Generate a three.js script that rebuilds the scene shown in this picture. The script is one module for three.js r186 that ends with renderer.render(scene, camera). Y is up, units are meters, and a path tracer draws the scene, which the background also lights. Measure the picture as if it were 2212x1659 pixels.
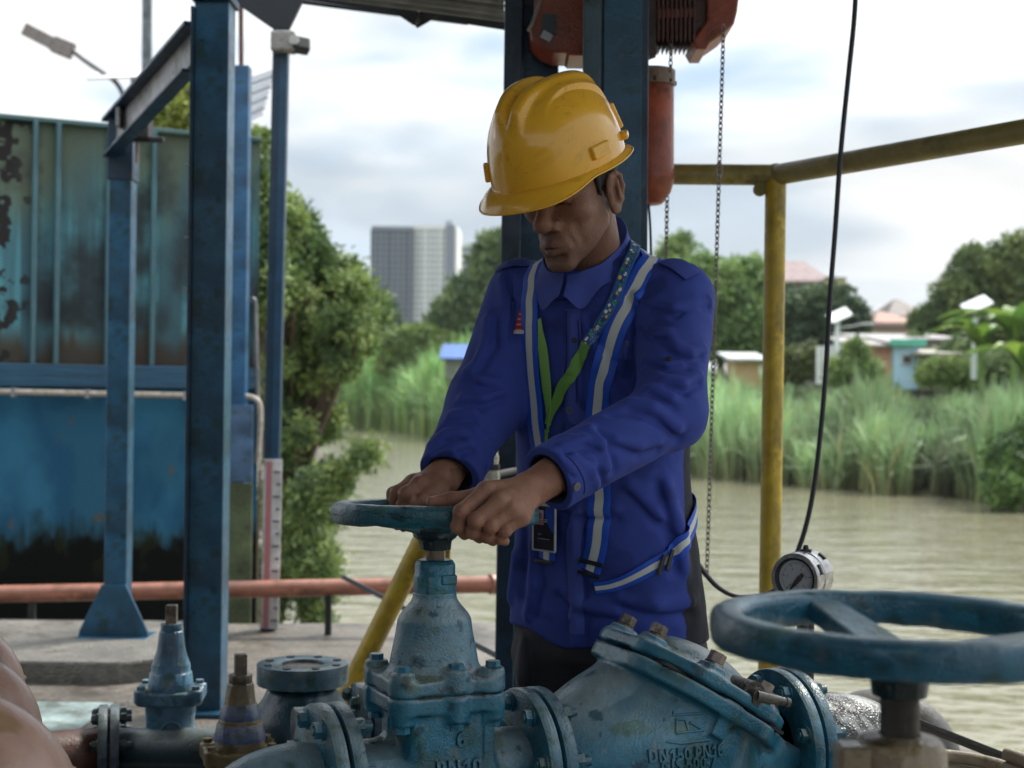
import * as THREE from 'three';
import { mergeGeometries, mergeVertices, toCreasedNormals } from 'three/addons/utils/BufferGeometryUtils.js';
import { RoundedBoxGeometry } from 'three/addons/geometries/RoundedBoxGeometry.js';
import { TextGeometry } from 'three/addons/geometries/TextGeometry.js';
import { FontLoader } from 'three/addons/loaders/FontLoader.js';

// ---------------------------------------------------------------- camera, sky, sun, exposure
const V3 = THREE.Vector3, V = (x, y, z) => new THREE.Vector3(x, y, z);
const scene = new THREE.Scene();
const CAM_Y = 1.12, VFOV = 29;
const camera = new THREE.PerspectiveCamera(VFOV, 4 / 3, 0.05, 6000);
camera.position.set(0, CAM_Y, 0);
camera.rotation.set(0.0086, 0, 0.0105, 'YXZ');
camera.updateMatrixWorld(true);
camera.focus = 2.5;
camera.userData.fStop = 5.4;

const fract = (x) => x - Math.floor(x);
const clamp = (x, a = 0, b = 1) => (x < a ? a : x > b ? b : x);
const lerp = (a, b, t) => a + (b - a) * t;
const sstep = (a, b, x) => { const t = clamp((x - a) / (b - a)); return t * t * (3 - 2 * t); };
function hash3(x, y, z) {
  let h = Math.imul(x | 0, 374761393) ^ Math.imul(y | 0, 668265263) ^ Math.imul(z | 0, 2147483629);
  h = Math.imul(h ^ (h >>> 13), 1274126177); h ^= h >>> 16;
  return (h >>> 0) / 4294967296;
}
function noise3(x, y, z) {
  const ix = Math.floor(x), iy = Math.floor(y), iz = Math.floor(z);
  let fx = x - ix, fy = y - iy, fz = z - iz;
  fx = fx * fx * (3 - 2 * fx); fy = fy * fy * (3 - 2 * fy); fz = fz * fz * (3 - 2 * fz);
  const l = (a, b, t) => a + (b - a) * t;
  return l(l(l(hash3(ix, iy, iz), hash3(ix + 1, iy, iz), fx), l(hash3(ix, iy + 1, iz), hash3(ix + 1, iy + 1, iz), fx), fy),
    l(l(hash3(ix, iy, iz + 1), hash3(ix + 1, iy, iz + 1), fx), l(hash3(ix, iy + 1, iz + 1), hash3(ix + 1, iy + 1, iz + 1), fx), fy), fz);
}
function fbm(x, y, z, o = 4) { let s = 0, a = 0.5, n = 0; for (let i = 0; i < o; i++) { s += a * noise3(x, y, z); n += a; x = x * 2.03 + 17.1; y = y * 2.03 + 5.3; z = z * 2.03 + 9.7; a *= 0.5; } return s / n; }
function rng(seed) { let s = seed >>> 0; return () => { s = (s + 0x6d2b79f5) | 0; let t = Math.imul(s ^ (s >>> 15), 1 | s); t = (t + Math.imul(t ^ (t >>> 7), 61 | t)) ^ t; return ((t ^ (t >>> 14)) >>> 0) / 4294967296; }; }

// sky: thin broken cloud over the whole dome, streaky and pale near the horizon
{
  const W = 2048, H = 1024, data = new Float32Array(W * H * 4);
  const sunDir = V(0.45, 0.75, -0.55).normalize();
  for (let r = 0; r < H; r++) {
    const up = ((r + 0.5) / H - 0.5) * Math.PI, y = Math.sin(up), c = Math.cos(up);
    for (let k = 0; k < W; k++) {
      const a = ((k + 0.5) / W - 0.5) * 2 * Math.PI, x = Math.cos(a) * c, z = Math.sin(a) * c, o = (r * W + k) * 4;
      let R, G, B;
      if (y < -0.02) { R = 0.30; G = 0.31; B = 0.27; }
      else {
        const yy = Math.max(0, y);
        const wx = fbm(x * 3 + 7, yy * 6, z * 3, 3) - 0.5;
        const f1 = fbm(x * 4.2 + wx * 1.6 + 3.1, yy * 17 + wx * 3, z * 4.2 + 11, 5);
        const f2 = fbm(x * 7 + 31 + wx * 2, yy * 30 + 5, z * 7 + wx, 5);
        const f3 = fbm(x * 2.2 + 50, yy * 7 + 2, z * 2.2 + 8, 3);
        const low = 1 - sstep(0.0, 0.16, yy);                        // the air near the horizon is pale
        const gap = 0.62 * sstep(0.54, 0.66, f1 * 0.62 + f2 * 0.38 + 0.05 * yy) * (1 - 0.75 * low);
        const shade = sstep(0.40, 0.60, f3 * 0.55 + f2 * 0.45) * (1 - 0.55 * low);
        const glow = Math.max(0, x * sunDir.x + y * sunDir.y + z * sunDir.z);
        const lift = 0.93 + 0.28 * Math.pow(glow, 4) + 0.05 * low;
        const f4 = fbm(x * 15 + 3 * wx, yy * 62 + 9, z * 15, 4), bright = 0.86 + 0.22 * sstep(0.3, 0.6, f1) + 0.16 * (f4 - 0.45);
        R = lift * bright * lerp(1.04, 0.62, shade); G = lift * bright * lerp(1.05, 0.73, shade); B = lift * bright * lerp(1.04, 0.84, shade);
        const cie = 0.465 * (1 + 2.4 * yy * yy); R *= cie; G *= cie; B *= cie;             // an overcast dome is brighter overhead
        R = lerp(R, 0.17, gap * 0.85); G = lerp(G, 0.28, gap * 0.85); B = lerp(B, 0.47, gap * 0.85);
        const fade = sstep(-0.02, 0.0, y); R = lerp(0.3, R, fade); G = lerp(0.31, G, fade); B = lerp(0.27, B, fade);
      }
      data[o] = R; data[o + 1] = G; data[o + 2] = B; data[o + 3] = 1;
    }
  }
  const sky = new THREE.DataTexture(data, W, H, THREE.RGBAFormat, THREE.FloatType);
  sky.mapping = THREE.EquirectangularReflectionMapping; sky.magFilter = THREE.LinearFilter; sky.needsUpdate = true;
  scene.background = sky; scene.environment = sky;
}
const sun = new THREE.DirectionalLight(new THREE.Color(1, 0.95, 0.86), 2.9);
sun.position.set(18, 30, -22); sun.target.position.set(0, 0, -4);
sun.castShadow = true; sun.shadow.radius = 24; sun.shadow.mapSize.set(2048, 2048);
Object.assign(sun.shadow.camera, { left: -40, right: 40, top: 40, bottom: -40, near: 1, far: 160 });
scene.add(sun, sun.target);
scene.fog = new THREE.FogExp2(new THREE.Color(0.80, 0.87, 0.93), 0.00012);

const renderer = new THREE.WebGLRenderer({ antialias: true });
renderer.toneMapping = THREE.LinearToneMapping;
renderer.toneMappingExposure = 2.25;
renderer.shadowMap.enabled = true;

// ---------------------------------------------------------------- helpers
// a direction through the lens, from measurements on a 2212 x 1659 view of the place; at() walks it to a depth in metres
const FPX = 829.5 / Math.tan((VFOV / 2) * Math.PI / 180);
const ray = (x, y) => V((x - 1106) / FPX, (829.5 - y) / FPX, -1).applyQuaternion(camera.quaternion);
const at = (x, y, d) => ray(x, y).multiplyScalar(d).add(camera.position);
const onY = (x, y, Y) => { const r = ray(x, y); return r.multiplyScalar((Y - CAM_Y) / r.y).add(camera.position); };

const names = new Map();
const numbered = (n) => { const k = names.get(n) || 0; names.set(n, k + 1); return k ? n + '_' + String(k).padStart(3, '0') : n; };
function tag(o, label, category, group, kind) { if (label) o.userData.label = label; if (category) o.userData.category = category; if (group) o.userData.group = group; if (kind) o.userData.kind = kind; return o; }
function thing(name, label, category, group, pos) {
  const o = new THREE.Group(); o.name = numbered(name); scene.add(o); if (pos) o.position.copy(pos);
  return tag(o, label, category, group);
}
function mesh(name, geo, mat, parent, kind) {
  if (Array.isArray(geo)) geo = merge(geo);
  const m = new THREE.Mesh(geo, mat); m.name = parent === scene ? numbered(name) : name; m.castShadow = m.receiveShadow = true;
  if (kind) m.userData.kind = kind;
  parent.add(m); return m;
}
function plain(g) {                                                  // position, normal, uv, colour; not indexed, so that pieces can be merged
  g = g.index ? g.toNonIndexed() : g;
  for (const k of Object.keys(g.attributes)) if (!['position', 'normal', 'uv', 'color'].includes(k)) g.deleteAttribute(k);
  if (!g.attributes.normal) g.computeVertexNormals();
  if (!g.attributes.uv) g.setAttribute('uv', new THREE.BufferAttribute(new Float32Array(g.attributes.position.count * 2), 2));
  return g;
}
function merge(list) {
  list = list.map(plain);
  const c = list.some((g) => g.attributes.color);
  if (c) for (const g of list) if (!g.attributes.color) g.setAttribute('color', new THREE.BufferAttribute(new Float32Array(g.attributes.position.count * 3).fill(1), 3));
  return list.length === 1 ? list[0] : mergeGeometries(list, false);
}
// uv in metres, each face seen along its main axis
function boxUV(g, s = 1) {
  g = plain(g);
  const p = g.attributes.position, n = p.count, uv = new Float32Array(n * 2), a = V(), b = V(), c = V(), e = V();
  for (let i = 0; i < n; i += 3) {
    a.fromBufferAttribute(p, i); b.fromBufferAttribute(p, i + 1); c.fromBufferAttribute(p, i + 2);
    e.crossVectors(b.clone().sub(a), c.clone().sub(a));
    const ax = Math.abs(e.x), ay = Math.abs(e.y), az = Math.abs(e.z), m = ax >= ay && ax >= az ? 0 : ay >= az ? 1 : 2;
    [a, b, c].forEach((q, j) => { uv[(i + j) * 2] = (m === 0 ? q.z : q.x) * s; uv[(i + j) * 2 + 1] = (m === 1 ? q.z : q.y) * s; });
  }
  g.setAttribute('uv', new THREE.BufferAttribute(uv, 2)); return g;
}
function tint(g, fn) {                                                // vertex colours from place and normal
  const p = g.attributes.position, nn = g.attributes.normal, col = new Float32Array(p.count * 3), a = V(), b = V();
  for (let i = 0; i < p.count; i++) { a.fromBufferAttribute(p, i); b.fromBufferAttribute(nn, i); const c = fn(a, b); col[i * 3] = c[0]; col[i * 3 + 1] = c[1]; col[i * 3 + 2] = c[2]; }
  g.setAttribute('color', new THREE.BufferAttribute(col, 3)); return g;
}
const mix3 = (a, b, t) => [lerp(a[0], b[0], t), lerp(a[1], b[1], t), lerp(a[2], b[2], t)];
const T = (g, x = 0, y = 0, z = 0) => g.translate(x, y, z);
const box = (w, h, d, x = 0, y = 0, z = 0, r = 0.004) => T(r && Math.min(w, h, d) > 2.2 * r ? new RoundedBoxGeometry(w, h, d, 2, r) : new THREE.BoxGeometry(w, h, d), x, y, z);
const Q_UP = V(0, 1, 0);
function aim(g, from, to) { const d = to.clone().sub(from); g.applyQuaternion(new THREE.Quaternion().setFromUnitVectors(Q_UP, d.normalize())); return g.translate(from.x, from.y, from.z); }
const scaleUV = (g, u, v) => { const t = g.attributes.uv; for (let i = 0; i < t.count; i++) t.setXY(i, t.getX(i) * u, t.getY(i) * v); return g; };
function rod(a, b, r, r2 = r, seg = 20) { const L = a.distanceTo(b); return aim(scaleUV(new THREE.CylinderGeometry(r2, r, L, seg, 1), 6.283 * r, L).translate(0, L / 2, 0), a, b); }
function bar(a, b, w, t, roll = 0) { const L = a.distanceTo(b); return aim(box(w, L, t, 0, L / 2, 0, Math.min(w, t) * 0.12).rotateY(roll), a, b); }
function tube(pts, r, seg = 60, rs = 12) { const c = new THREE.CatmullRomCurve3(pts, false, 'centripetal'); return scaleUV(new THREE.TubeGeometry(c, seg, r, rs, false), c.getLength(), 6.283 * r); }
function lathe(rows, seg = 40) { return new THREE.LatheGeometry(rows.map(([r, y]) => new THREE.Vector2(Math.max(r, 1e-4), y)), seg); }
// a lathe with crisp edges: every corner gets a small round
function turned(rows, seg = 48, e = 0.0025) {
  const out = [];
  rows.forEach((p, i) => {
    const a = rows[i - 1], b = rows[i + 1];
    if (!a || !b) { out.push(p); return; }
    const la = Math.hypot(a[0] - p[0], a[1] - p[1]), lb = Math.hypot(b[0] - p[0], b[1] - p[1]), k = Math.min(e, la * 0.45, lb * 0.45);
    const A = [p[0] + (a[0] - p[0]) / la * k, p[1] + (a[1] - p[1]) / la * k], B = [p[0] + (b[0] - p[0]) / lb * k, p[1] + (b[1] - p[1]) / lb * k];
    out.push(A, [(A[0] + B[0] + 2 * p[0]) / 4, (A[1] + B[1] + 2 * p[1]) / 4], B);
  });
  return toCreasedNormals(lathe(out, seg), 0.7);
}
function hexHead(r, h) { const g = new THREE.CylinderGeometry(r * 0.97, r, h, 6, 1); return plain(toCreasedNormals(g, 0.3)); }

// textures ---------------------------------------------------------------------------------
function dataTex(n, fn, srgb = true, rep = 1) {
  const d = new Uint8Array(n * n * 4);
  for (let y = 0; y < n; y++) for (let x = 0; x < n; x++) {
    const c = fn(x / n, y / n), o = (y * n + x) * 4;
    d[o] = clamp(c[0]) * 255; d[o + 1] = clamp(c[1]) * 255; d[o + 2] = clamp(c[2]) * 255; d[o + 3] = 255;
  }
  const t = new THREE.DataTexture(d, n, n); t.wrapS = t.wrapT = THREE.RepeatWrapping; t.magFilter = THREE.LinearFilter; t.minFilter = THREE.LinearMipmapLinearFilter; t.generateMipmaps = true;
  t.colorSpace = srgb ? THREE.SRGBColorSpace : THREE.NoColorSpace; t.repeat.set(rep, rep); t.needsUpdate = true; return t;
}
function rep(t, u, v = u) { const c = t.clone(); c.repeat.set(u, v); c.needsUpdate = true; return c; }
function canvasTex(w, h, draw) { const c = document.createElement('canvas'); c.width = w; c.height = h; draw(c.getContext('2d'), w, h); const t = new THREE.CanvasTexture(c); t.colorSpace = THREE.SRGBColorSpace; return t; }
// tileable noise from a torus in 4-D, by blending two shifted copies
const tile = (u, v, s, o, k = 0) => {
  const f = (a, b) => fbm(a * s + k, b * s + k * 1.7, k, o), wu = sstep(0.0, 1, u), wv = sstep(0, 1, v);
  return lerp(lerp(f(u + 1, v + 1), f(u, v + 1), wu), lerp(f(u + 1, v), f(u, v), wu), wv);
};
const grain = dataTex(256, (u, v) => { const a = tile(u, v, 40, 3, 3), b = tile(u, v, 9, 3, 8); const q = 0.5 + (a - 0.5) * 1.1 + (b - 0.5) * 0.8; return [q, q, q]; }, false);
const wear = dataTex(512, (u, v) => {                                 // dull, uneven old paint
  const a = tile(u, v, 6, 5, 1), b = tile(u, v, 30, 3, 5), c = sstep(0.60, 0.68, tile(u, v, 14, 4, 21));
  const q = 0.80 + (a - 0.5) * 0.55 + (b - 0.5) * 0.16; return [q * (1 + 0.03 * (a - 0.5)), q, q * (1 - 0.1 * c)].map((x) => x - 0.10 * c);
});
const roughTex = dataTex(256, (u, v) => { const a = 0.72 + (tile(u, v, 8, 4, 12) - 0.5) * 0.7; return [a, a, a]; }, false);
const concreteTex = dataTex(512, (u, v) => {
  const a = tile(u, v, 5, 5, 31), b = tile(u, v, 60, 2, 35), s = sstep(0.56, 0.7, tile(u, v, 9, 4, 44));
  const q = 0.72 + (a - 0.5) * 0.6 + (b - 0.5) * 0.28; return [q - s * 0.16, q - s * 0.17, q - s * 0.2];
});
const weave = dataTex(128, (u, v) => { const q = 0.5 + 0.25 * Math.sin(u * 2 * Math.PI * 32) * Math.sin(v * 2 * Math.PI * 32) + (hash3(u * 128, v * 128, 3) - 0.5) * 0.3; return [q, q, q]; }, false);

function paint(r, g, b, o = {}) {
  const m = new THREE.MeshPhysicalMaterial({ color: new THREE.Color().setRGB(r, g, b), roughness: o.rough ?? 0.6, metalness: o.metal ?? 0, map: o.map === undefined ? rep(wear, o.s ?? 2.2) : o.map, roughnessMap: o.rm === undefined ? rep(roughTex, 3) : o.rm,
    bumpMap: o.bump === null ? null : rep(grain, o.bs ?? 6), bumpScale: o.bump ?? 0.0012 });
  if (o.vc) m.vertexColors = true;
  if (o.spec !== undefined) m.specularIntensity = o.spec;
  if (o.coat) { m.clearcoat = o.coat; m.clearcoatRoughness = o.coatR ?? 0.2; }
  if (o.side) m.side = o.side;
  return m;
}
const flat = (r, g, b, rough = 0.8, o = {}) => { const m = new THREE.MeshStandardMaterial({ color: new THREE.Color().setRGB(r, g, b), roughness: rough, metalness: o.metal ?? 0 }); if (o.vc) m.vertexColors = true; if (o.double) m.side = THREE.DoubleSide; return m; };
const M = {
  blue: paint(0.018, 0.105, 0.20, { rough: 0.5, bump: 0.0008 }),
  blueDark: paint(0.010, 0.045, 0.095, { rough: 0.55, bump: 0.0008 }),
  teal: paint(0.9, 0.9, 0.9, { rough: 0.46, vc: true, bump: 0.0010, bs: 9 }),
  black: flat(0.012, 0.013, 0.014, 0.55),
  yellow: paint(0.66, 0.46, 0.035, { rough: 0.5, s: 3 }),
  yellowOld: paint(0.40, 0.33, 0.10, { rough: 0.6, s: 3 }),
  salmon: paint(0.84, 0.52, 0.40, { rough: 0.45, s: 1.5, bump: 0.0004 }),
  redPipe: paint(0.46, 0.185, 0.12, { rough: 0.5, s: 2 }),
  brown: paint(0.14, 0.055, 0.035, { rough: 0.6, s: 2 }),
  orange: paint(0.46, 0.095, 0.04, { rough: 0.5, s: 2 }),
  orangeDark: paint(0.10, 0.028, 0.018, { rough: 0.6, s: 2 }),
  steel: paint(0.62, 0.62, 0.60, { rough: 0.32, metal: 0.9, s: 6, bump: 0.0002 }),
  oldSteel: paint(0.30, 0.24, 0.19, { rough: 0.45, metal: 0.7, s: 9, bump: 0.0006, bs: 20 }),
  grey: paint(0.30, 0.31, 0.32, { rough: 0.55 }),
  galv: paint(0.42, 0.44, 0.46, { rough: 0.5, metal: 0.3 }),
  concrete: paint(0.20, 0.175, 0.145, { map: rep(concreteTex, 0.7), rough: 0.75, bump: 0.004, bs: 3 }),
  white: paint(0.78, 0.77, 0.74, { rough: 0.6 }),
};

// signed distances --------------------------------------------------------------------------
const smin = (a, b, k) => { const h = Math.max(k - Math.abs(a - b), 0) / k; return Math.min(a, b) - h * h * k * 0.25; };
const smax = (a, b, k) => -smin(-a, -b, k);
function cone(a, b, ra, rb = ra) {                                    // tapered capsule
  const bx = b.x - a.x, by = b.y - a.y, bz = b.z - a.z, L = bx * bx + by * by + bz * bz + 1e-12, ax = a.x, ay = a.y, az = a.z;
  return (x, y, z) => { const px = x - ax, py = y - ay, pz = z - az; let t = (px * bx + py * by + pz * bz) / L; t = t < 0 ? 0 : t > 1 ? 1 : t; const dx = px - bx * t, dy = py - by * t, dz = pz - bz * t; return Math.sqrt(dx * dx + dy * dy + dz * dz) - (ra + (rb - ra) * t); };
}
function ball(cx, cy, cz, rx, ry = rx, rz = rx) { const m = Math.min(rx, ry, rz); return (x, y, z) => { const a = (x - cx) / rx, b = (y - cy) / ry, c = (z - cz) / rz; const k = Math.sqrt(a * a + b * b + c * c), q = Math.sqrt(a * a / (rx * rx) + b * b / (ry * ry) + c * c / (rz * rz)); return q < 1e-9 ? -m : k * (k - 1) / q; }; }
// smooth surface of a distance field (surface nets), normals from its gradient
function nets(f, lo, hi, cell) {
  const nx = Math.ceil((hi.x - lo.x) / cell) + 1, ny = Math.ceil((hi.y - lo.y) / cell) + 1, nz = Math.ceil((hi.z - lo.z) / cell) + 1;
  const D = new Float32Array(nx * ny * nz), sx = 1, sy = nx, sz = nx * ny;
  const B = 5, reach = B * cell * 0.87 * 1.6 + 0.012;                    // blocks far from the surface are filled at once
  for (let k0 = 0; k0 < nz; k0 += B) for (let j0 = 0; j0 < ny; j0 += B) for (let q0 = 0; q0 < nx; q0 += B) {
    const h = (B - 1) / 2, m = f(lo.x + (q0 + h) * cell, lo.y + (j0 + h) * cell, lo.z + (k0 + h) * cell), far = Math.abs(m) > reach;
    for (let k = k0; k < Math.min(nz, k0 + B); k++) for (let j = j0; j < Math.min(ny, j0 + B); j++) for (let q = q0; q < Math.min(nx, q0 + B); q++) D[q + j * sy + k * sz] = far ? m : f(lo.x + q * cell, lo.y + j * cell, lo.z + k * cell);
  }
  const id = new Int32Array(nx * ny * nz).fill(-1), pos = [], idx = [];
  const C = [0, sx, sy, sx + sy, sz, sz + sx, sz + sy, sz + sx + sy], E = [[0, 1], [2, 3], [4, 5], [6, 7], [0, 2], [1, 3], [4, 6], [5, 7], [0, 4], [1, 5], [2, 6], [3, 7]];
  for (let k = 0; k < nz - 1; k++) for (let j = 0; j < ny - 1; j++) for (let q = 0; q < nx - 1; q++) {
    const i = q + j * sy + k * sz; let m = 0;
    for (let c = 0; c < 8; c++) if (D[i + C[c]] < 0) m |= 1 << c;
    if (m === 0 || m === 255) continue;
    let X = 0, Y = 0, Z = 0, n = 0;
    for (const [a, b] of E) {
      if (((m >> a) & 1) === ((m >> b) & 1)) continue;
      const da = D[i + C[a]], db = D[i + C[b]], t = da / (da - db);
      X += (a & 1) + ((b & 1) - (a & 1)) * t; Y += ((a >> 1) & 1) + (((b >> 1) & 1) - ((a >> 1) & 1)) * t; Z += (a >> 2) + ((b >> 2) - (a >> 2)) * t; n++;
    }
    id[i] = pos.length / 3; pos.push(lo.x + (q + X / n) * cell, lo.y + (j + Y / n) * cell, lo.z + (k + Z / n) * cell);
  }
  for (let k = 1; k < nz - 1; k++) for (let j = 1; j < ny - 1; j++) for (let q = 1; q < nx - 1; q++) {
    const i = q + j * sy + k * sz, s = D[i] < 0;
    const quad = (a, b, c, d, flip) => { if (a < 0 || b < 0 || c < 0 || d < 0) return; flip ? idx.push(a, c, b, a, d, c) : idx.push(a, b, c, a, c, d); };
    if (s !== D[i + sx] < 0) quad(id[i - sy - sz], id[i - sz], id[i], id[i - sy], !s);
    if (s !== D[i + sy] < 0) quad(id[i - sx - sz], id[i - sx], id[i], id[i - sz], !s);
    if (s !== D[i + sz] < 0) quad(id[i - sx - sy], id[i - sy], id[i], id[i - sx], !s);
  }
  const g = new THREE.BufferGeometry(), P = new Float32Array(pos), N = new Float32Array(pos.length), e = cell * 0.6;
  for (let i = 0; i < P.length; i += 3) {
    const x = P[i], y = P[i + 1], z = P[i + 2];
    let a = f(x + e, y, z) - f(x - e, y, z), b = f(x, y + e, z) - f(x, y - e, z), c = f(x, y, z + e) - f(x, y, z - e); const l = Math.hypot(a, b, c) || 1;
    N[i] = a / l; N[i + 1] = b / l; N[i + 2] = c / l;
  }
  for (let t = 0; t < idx.length; t += 3) {
    const a = idx[t] * 3, b = idx[t + 1] * 3, c = idx[t + 2] * 3, ux = P[b] - P[a], uy = P[b + 1] - P[a + 1], uz = P[b + 2] - P[a + 2], vx = P[c] - P[a], vy = P[c + 1] - P[a + 1], vz = P[c + 2] - P[a + 2];
    if ((uy * vz - uz * vy) * N[a] + (uz * vx - ux * vz) * N[a + 1] + (ux * vy - uy * vx) * N[a + 2] < 0) { const s = idx[t + 1]; idx[t + 1] = idx[t + 2]; idx[t + 2] = s; }
  }
  g.setAttribute('position', new THREE.BufferAttribute(P, 3)); g.setAttribute('normal', new THREE.BufferAttribute(N, 3)); g.setIndex(idx); return g;
}
function grad(f, p, e = 0.002) { return V(f(p.x + e, p.y, p.z) - f(p.x - e, p.y, p.z), f(p.x, p.y + e, p.z) - f(p.x, p.y - e, p.z), f(p.x, p.y, p.z + e) - f(p.x, p.y, p.z - e)).normalize(); }
function hit(f, x, y, d0, d1) {                                       // first point of a field along a direction of sight
  const r = ray(x, y); let d = d0;
  for (let i = 0; i < 400 && d < d1; i++) { const p = r.clone().multiplyScalar(d).add(camera.position), v = f(p.x, p.y, p.z); if (v < 0.0004) return p; d += Math.max(0.0006, v * 0.6); }
  return null;
}
// ================================================================ large structure
const WATER = -1.9;
// river: a wide sheet with small wind ripples
{
  const g = new THREE.PlaneGeometry(900, 900, 1, 1).rotateX(-Math.PI / 2); T(g, 0, WATER, -330);
  const uv = g.attributes.uv; for (let i = 0; i < uv.count; i++) uv.setXY(i, uv.getX(i) * 900 / 7, uv.getY(i) * 900 / 3.2);
  const rip = dataTex(512, (u, v) => { const a = tile(u, v, 7, 4, 61) * 0.7 + tile(u, v, 26, 3, 66) * 0.3; return [a, a, a]; }, false);
  const m = new THREE.MeshPhysicalMaterial({ color: new THREE.Color().setRGB(0.185, 0.172, 0.115), roughness: 0.07, metalness: 0, bumpMap: rip, bumpScale: 0.12, ior: 1.33 });
  tag(mesh('river_water', g, m, scene), null, null, null, 'structure');
  const bed = new THREE.PlaneGeometry(4000, 4000).rotateX(-Math.PI / 2); T(bed, 0, WATER - 1.5, -1500);
  tag(mesh('ground', bed, flat(0.10, 0.11, 0.06, 1), scene), null, null, null, 'structure');
}
// far bank: the water's edge (points in plan), a slope up to the foot of a low wall and level land behind it
const P2 = (x, d) => V((x - 1106) / FPX * d, 0, -d);
const edge = [P2(3300, 33), P2(2700, 38), P2(2212, 44), P2(1850, 50), P2(1500, 59), P2(1230, 75), P2(1010, 103), P2(890, 124), P2(780, 136), P2(600, 150), P2(300, 165), P2(-300, 185)];
const edgeCurve = new THREE.CatmullRomCurve3(edge, false, 'centripetal');
const bankAt = (t, back) => { const p = edgeCurve.getPointAt(t), q = edgeCurve.getTangentAt(t), n = V(-q.z, 0, q.x); if (n.z > 0) n.negate(); return p.addScaledVector(n, back); };
{
  const prof = [[-3, -1.2], [0, 0.02], [2, 0.6], [6, 1.7], [11, 2.7], [13.2, 2.9], [13.6, 3.9], [30, 4.2], [160, 4.6], [700, 5]], N = 80, pos = [], idx = [], uv = [];
  for (let i = 0; i <= N; i++) prof.forEach(([b, h], k) => { const p = bankAt(i / N, b); const w = h + (k > 1 && k < 8 ? (fbm(p.x * 0.3, 1, p.z * 0.3, 3) - 0.5) * 0.5 : 0); pos.push(p.x, WATER + w, p.z); uv.push(p.x * 0.3, p.z * 0.3); });
  const w = prof.length;
  for (let i = 0; i < N; i++) for (let k = 0; k < w - 1; k++) { const a = i * w + k, b = a + 1, c = a + w, d = c + 1; idx.push(a, c, b, b, c, d); }
  const g = new THREE.BufferGeometry(); g.setAttribute('position', new THREE.Float32BufferAttribute(pos, 3)); g.setAttribute('uv', new THREE.Float32BufferAttribute(uv, 2)); g.setIndex(idx); g.computeVertexNormals();
  const m = paint(0.16, 0.15, 0.075, { map: rep(concreteTex, 0.2), rough: 1, bump: 0.05, bs: 0.6 }); m.side = THREE.DoubleSide;
  tag(mesh('river_bank', g, m, scene), null, null, null, 'structure');
}
// near left bank: earth under the bush and the tank
{
  const g = new THREE.PlaneGeometry(44, 60, 60, 70).rotateX(-Math.PI / 2); T(g, -24.5, 0, -38);
  const p = g.attributes.position;
  for (let i = 0; i < p.count; i++) {
    const x = p.getX(i), z = p.getZ(i), shore = -2.9 + (z + 10) * 0.09 + (fbm(z * 0.3, 2, 0, 3) - 0.5) * 2;
    p.setY(i, WATER - 0.5 + 1.9 * sstep(shore + 0.4, shore - 2.2, x) + (fbm(x * 0.8, 0, z * 0.8, 3) - 0.5) * 0.35);
  }
  g.computeVertexNormals();
  tag(mesh('near_bank', boxUV(g), paint(0.10, 0.085, 0.05, { map: rep(concreteTex, 0.4), rough: 1, bump: 0.03, bs: 1 }), scene), null, null, null, 'structure');
}
// concrete deck with a raised plinth on the left
{
  const poly = (pts, y0, y1) => { const s = new THREE.Shape(pts.map(([x, z]) => new THREE.Vector2(x, -z))); const g = new THREE.ExtrudeGeometry(s, { depth: y1 - y0, bevelEnabled: true, bevelSize: 0.012, bevelThickness: 0.012, bevelSegments: 2 }); g.rotateX(-Math.PI / 2).translate(0, y0, 0); return boxUV(g); };
  const e1 = onY(560, 1347, 0), e2 = onY(1130, 1344, 0), e3 = onY(1700, 1478, 0), e4 = onY(2230, 1668, 0);
  mesh('concrete_deck', poly([[-6, 4], [-6, -6.9], [e1.x, e1.z], [e2.x, e2.z], [0.2, e2.z], [0.45, e3.z], [e3.x, e3.z], [e4.x, e4.z], [2.5, -2.2], [2.7, 4]], -0.35, -0.012), M.concrete, scene).userData.kind = 'structure';
  mesh('concrete_plinth', poly([[-6, -5.75], [-6, -6.75], [-1.3, -6.75], [-1.25, -5.9], [-1.5, -5.72]], -0.006, 0.075), paint(0.235, 0.225, 0.20, { map: rep(concreteTex, 0.9), rough: 0.9, bump: 0.005, bs: 3 }), scene).userData.kind = 'structure';
  // worn strips of pale paint on the floor
  const strip = (x0, x1, z0, z1, y, c, n) => { const g = boxUV(T(new THREE.BoxGeometry(x1 - x0, 0.004, z1 - z0), (x0 + x1) / 2, y, (z0 + z1) / 2)); mesh(n, g, c, scene).userData.kind = 'structure'; };
  strip(-3.2, -1.42, -5.35, -4.86, 0.004, paint(0.36, 0.47, 0.47, { map: rep(concreteTex, 1.3), rough: 0.85 }), 'floor_paint');
  const sup = []; for (const [x, z] of [[-5.5, -6.3], [-3, -6.3], [-0.4, -6.6], [0.8, -5.4], [1.3, -4.4]]) sup.push(box(0.35, 3.2, 0.35, x, -1.97, z, 0.01));
  mesh('deck_support', boxUV(merge(sup)), M.concrete, scene).userData.kind = 'structure';
}
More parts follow.
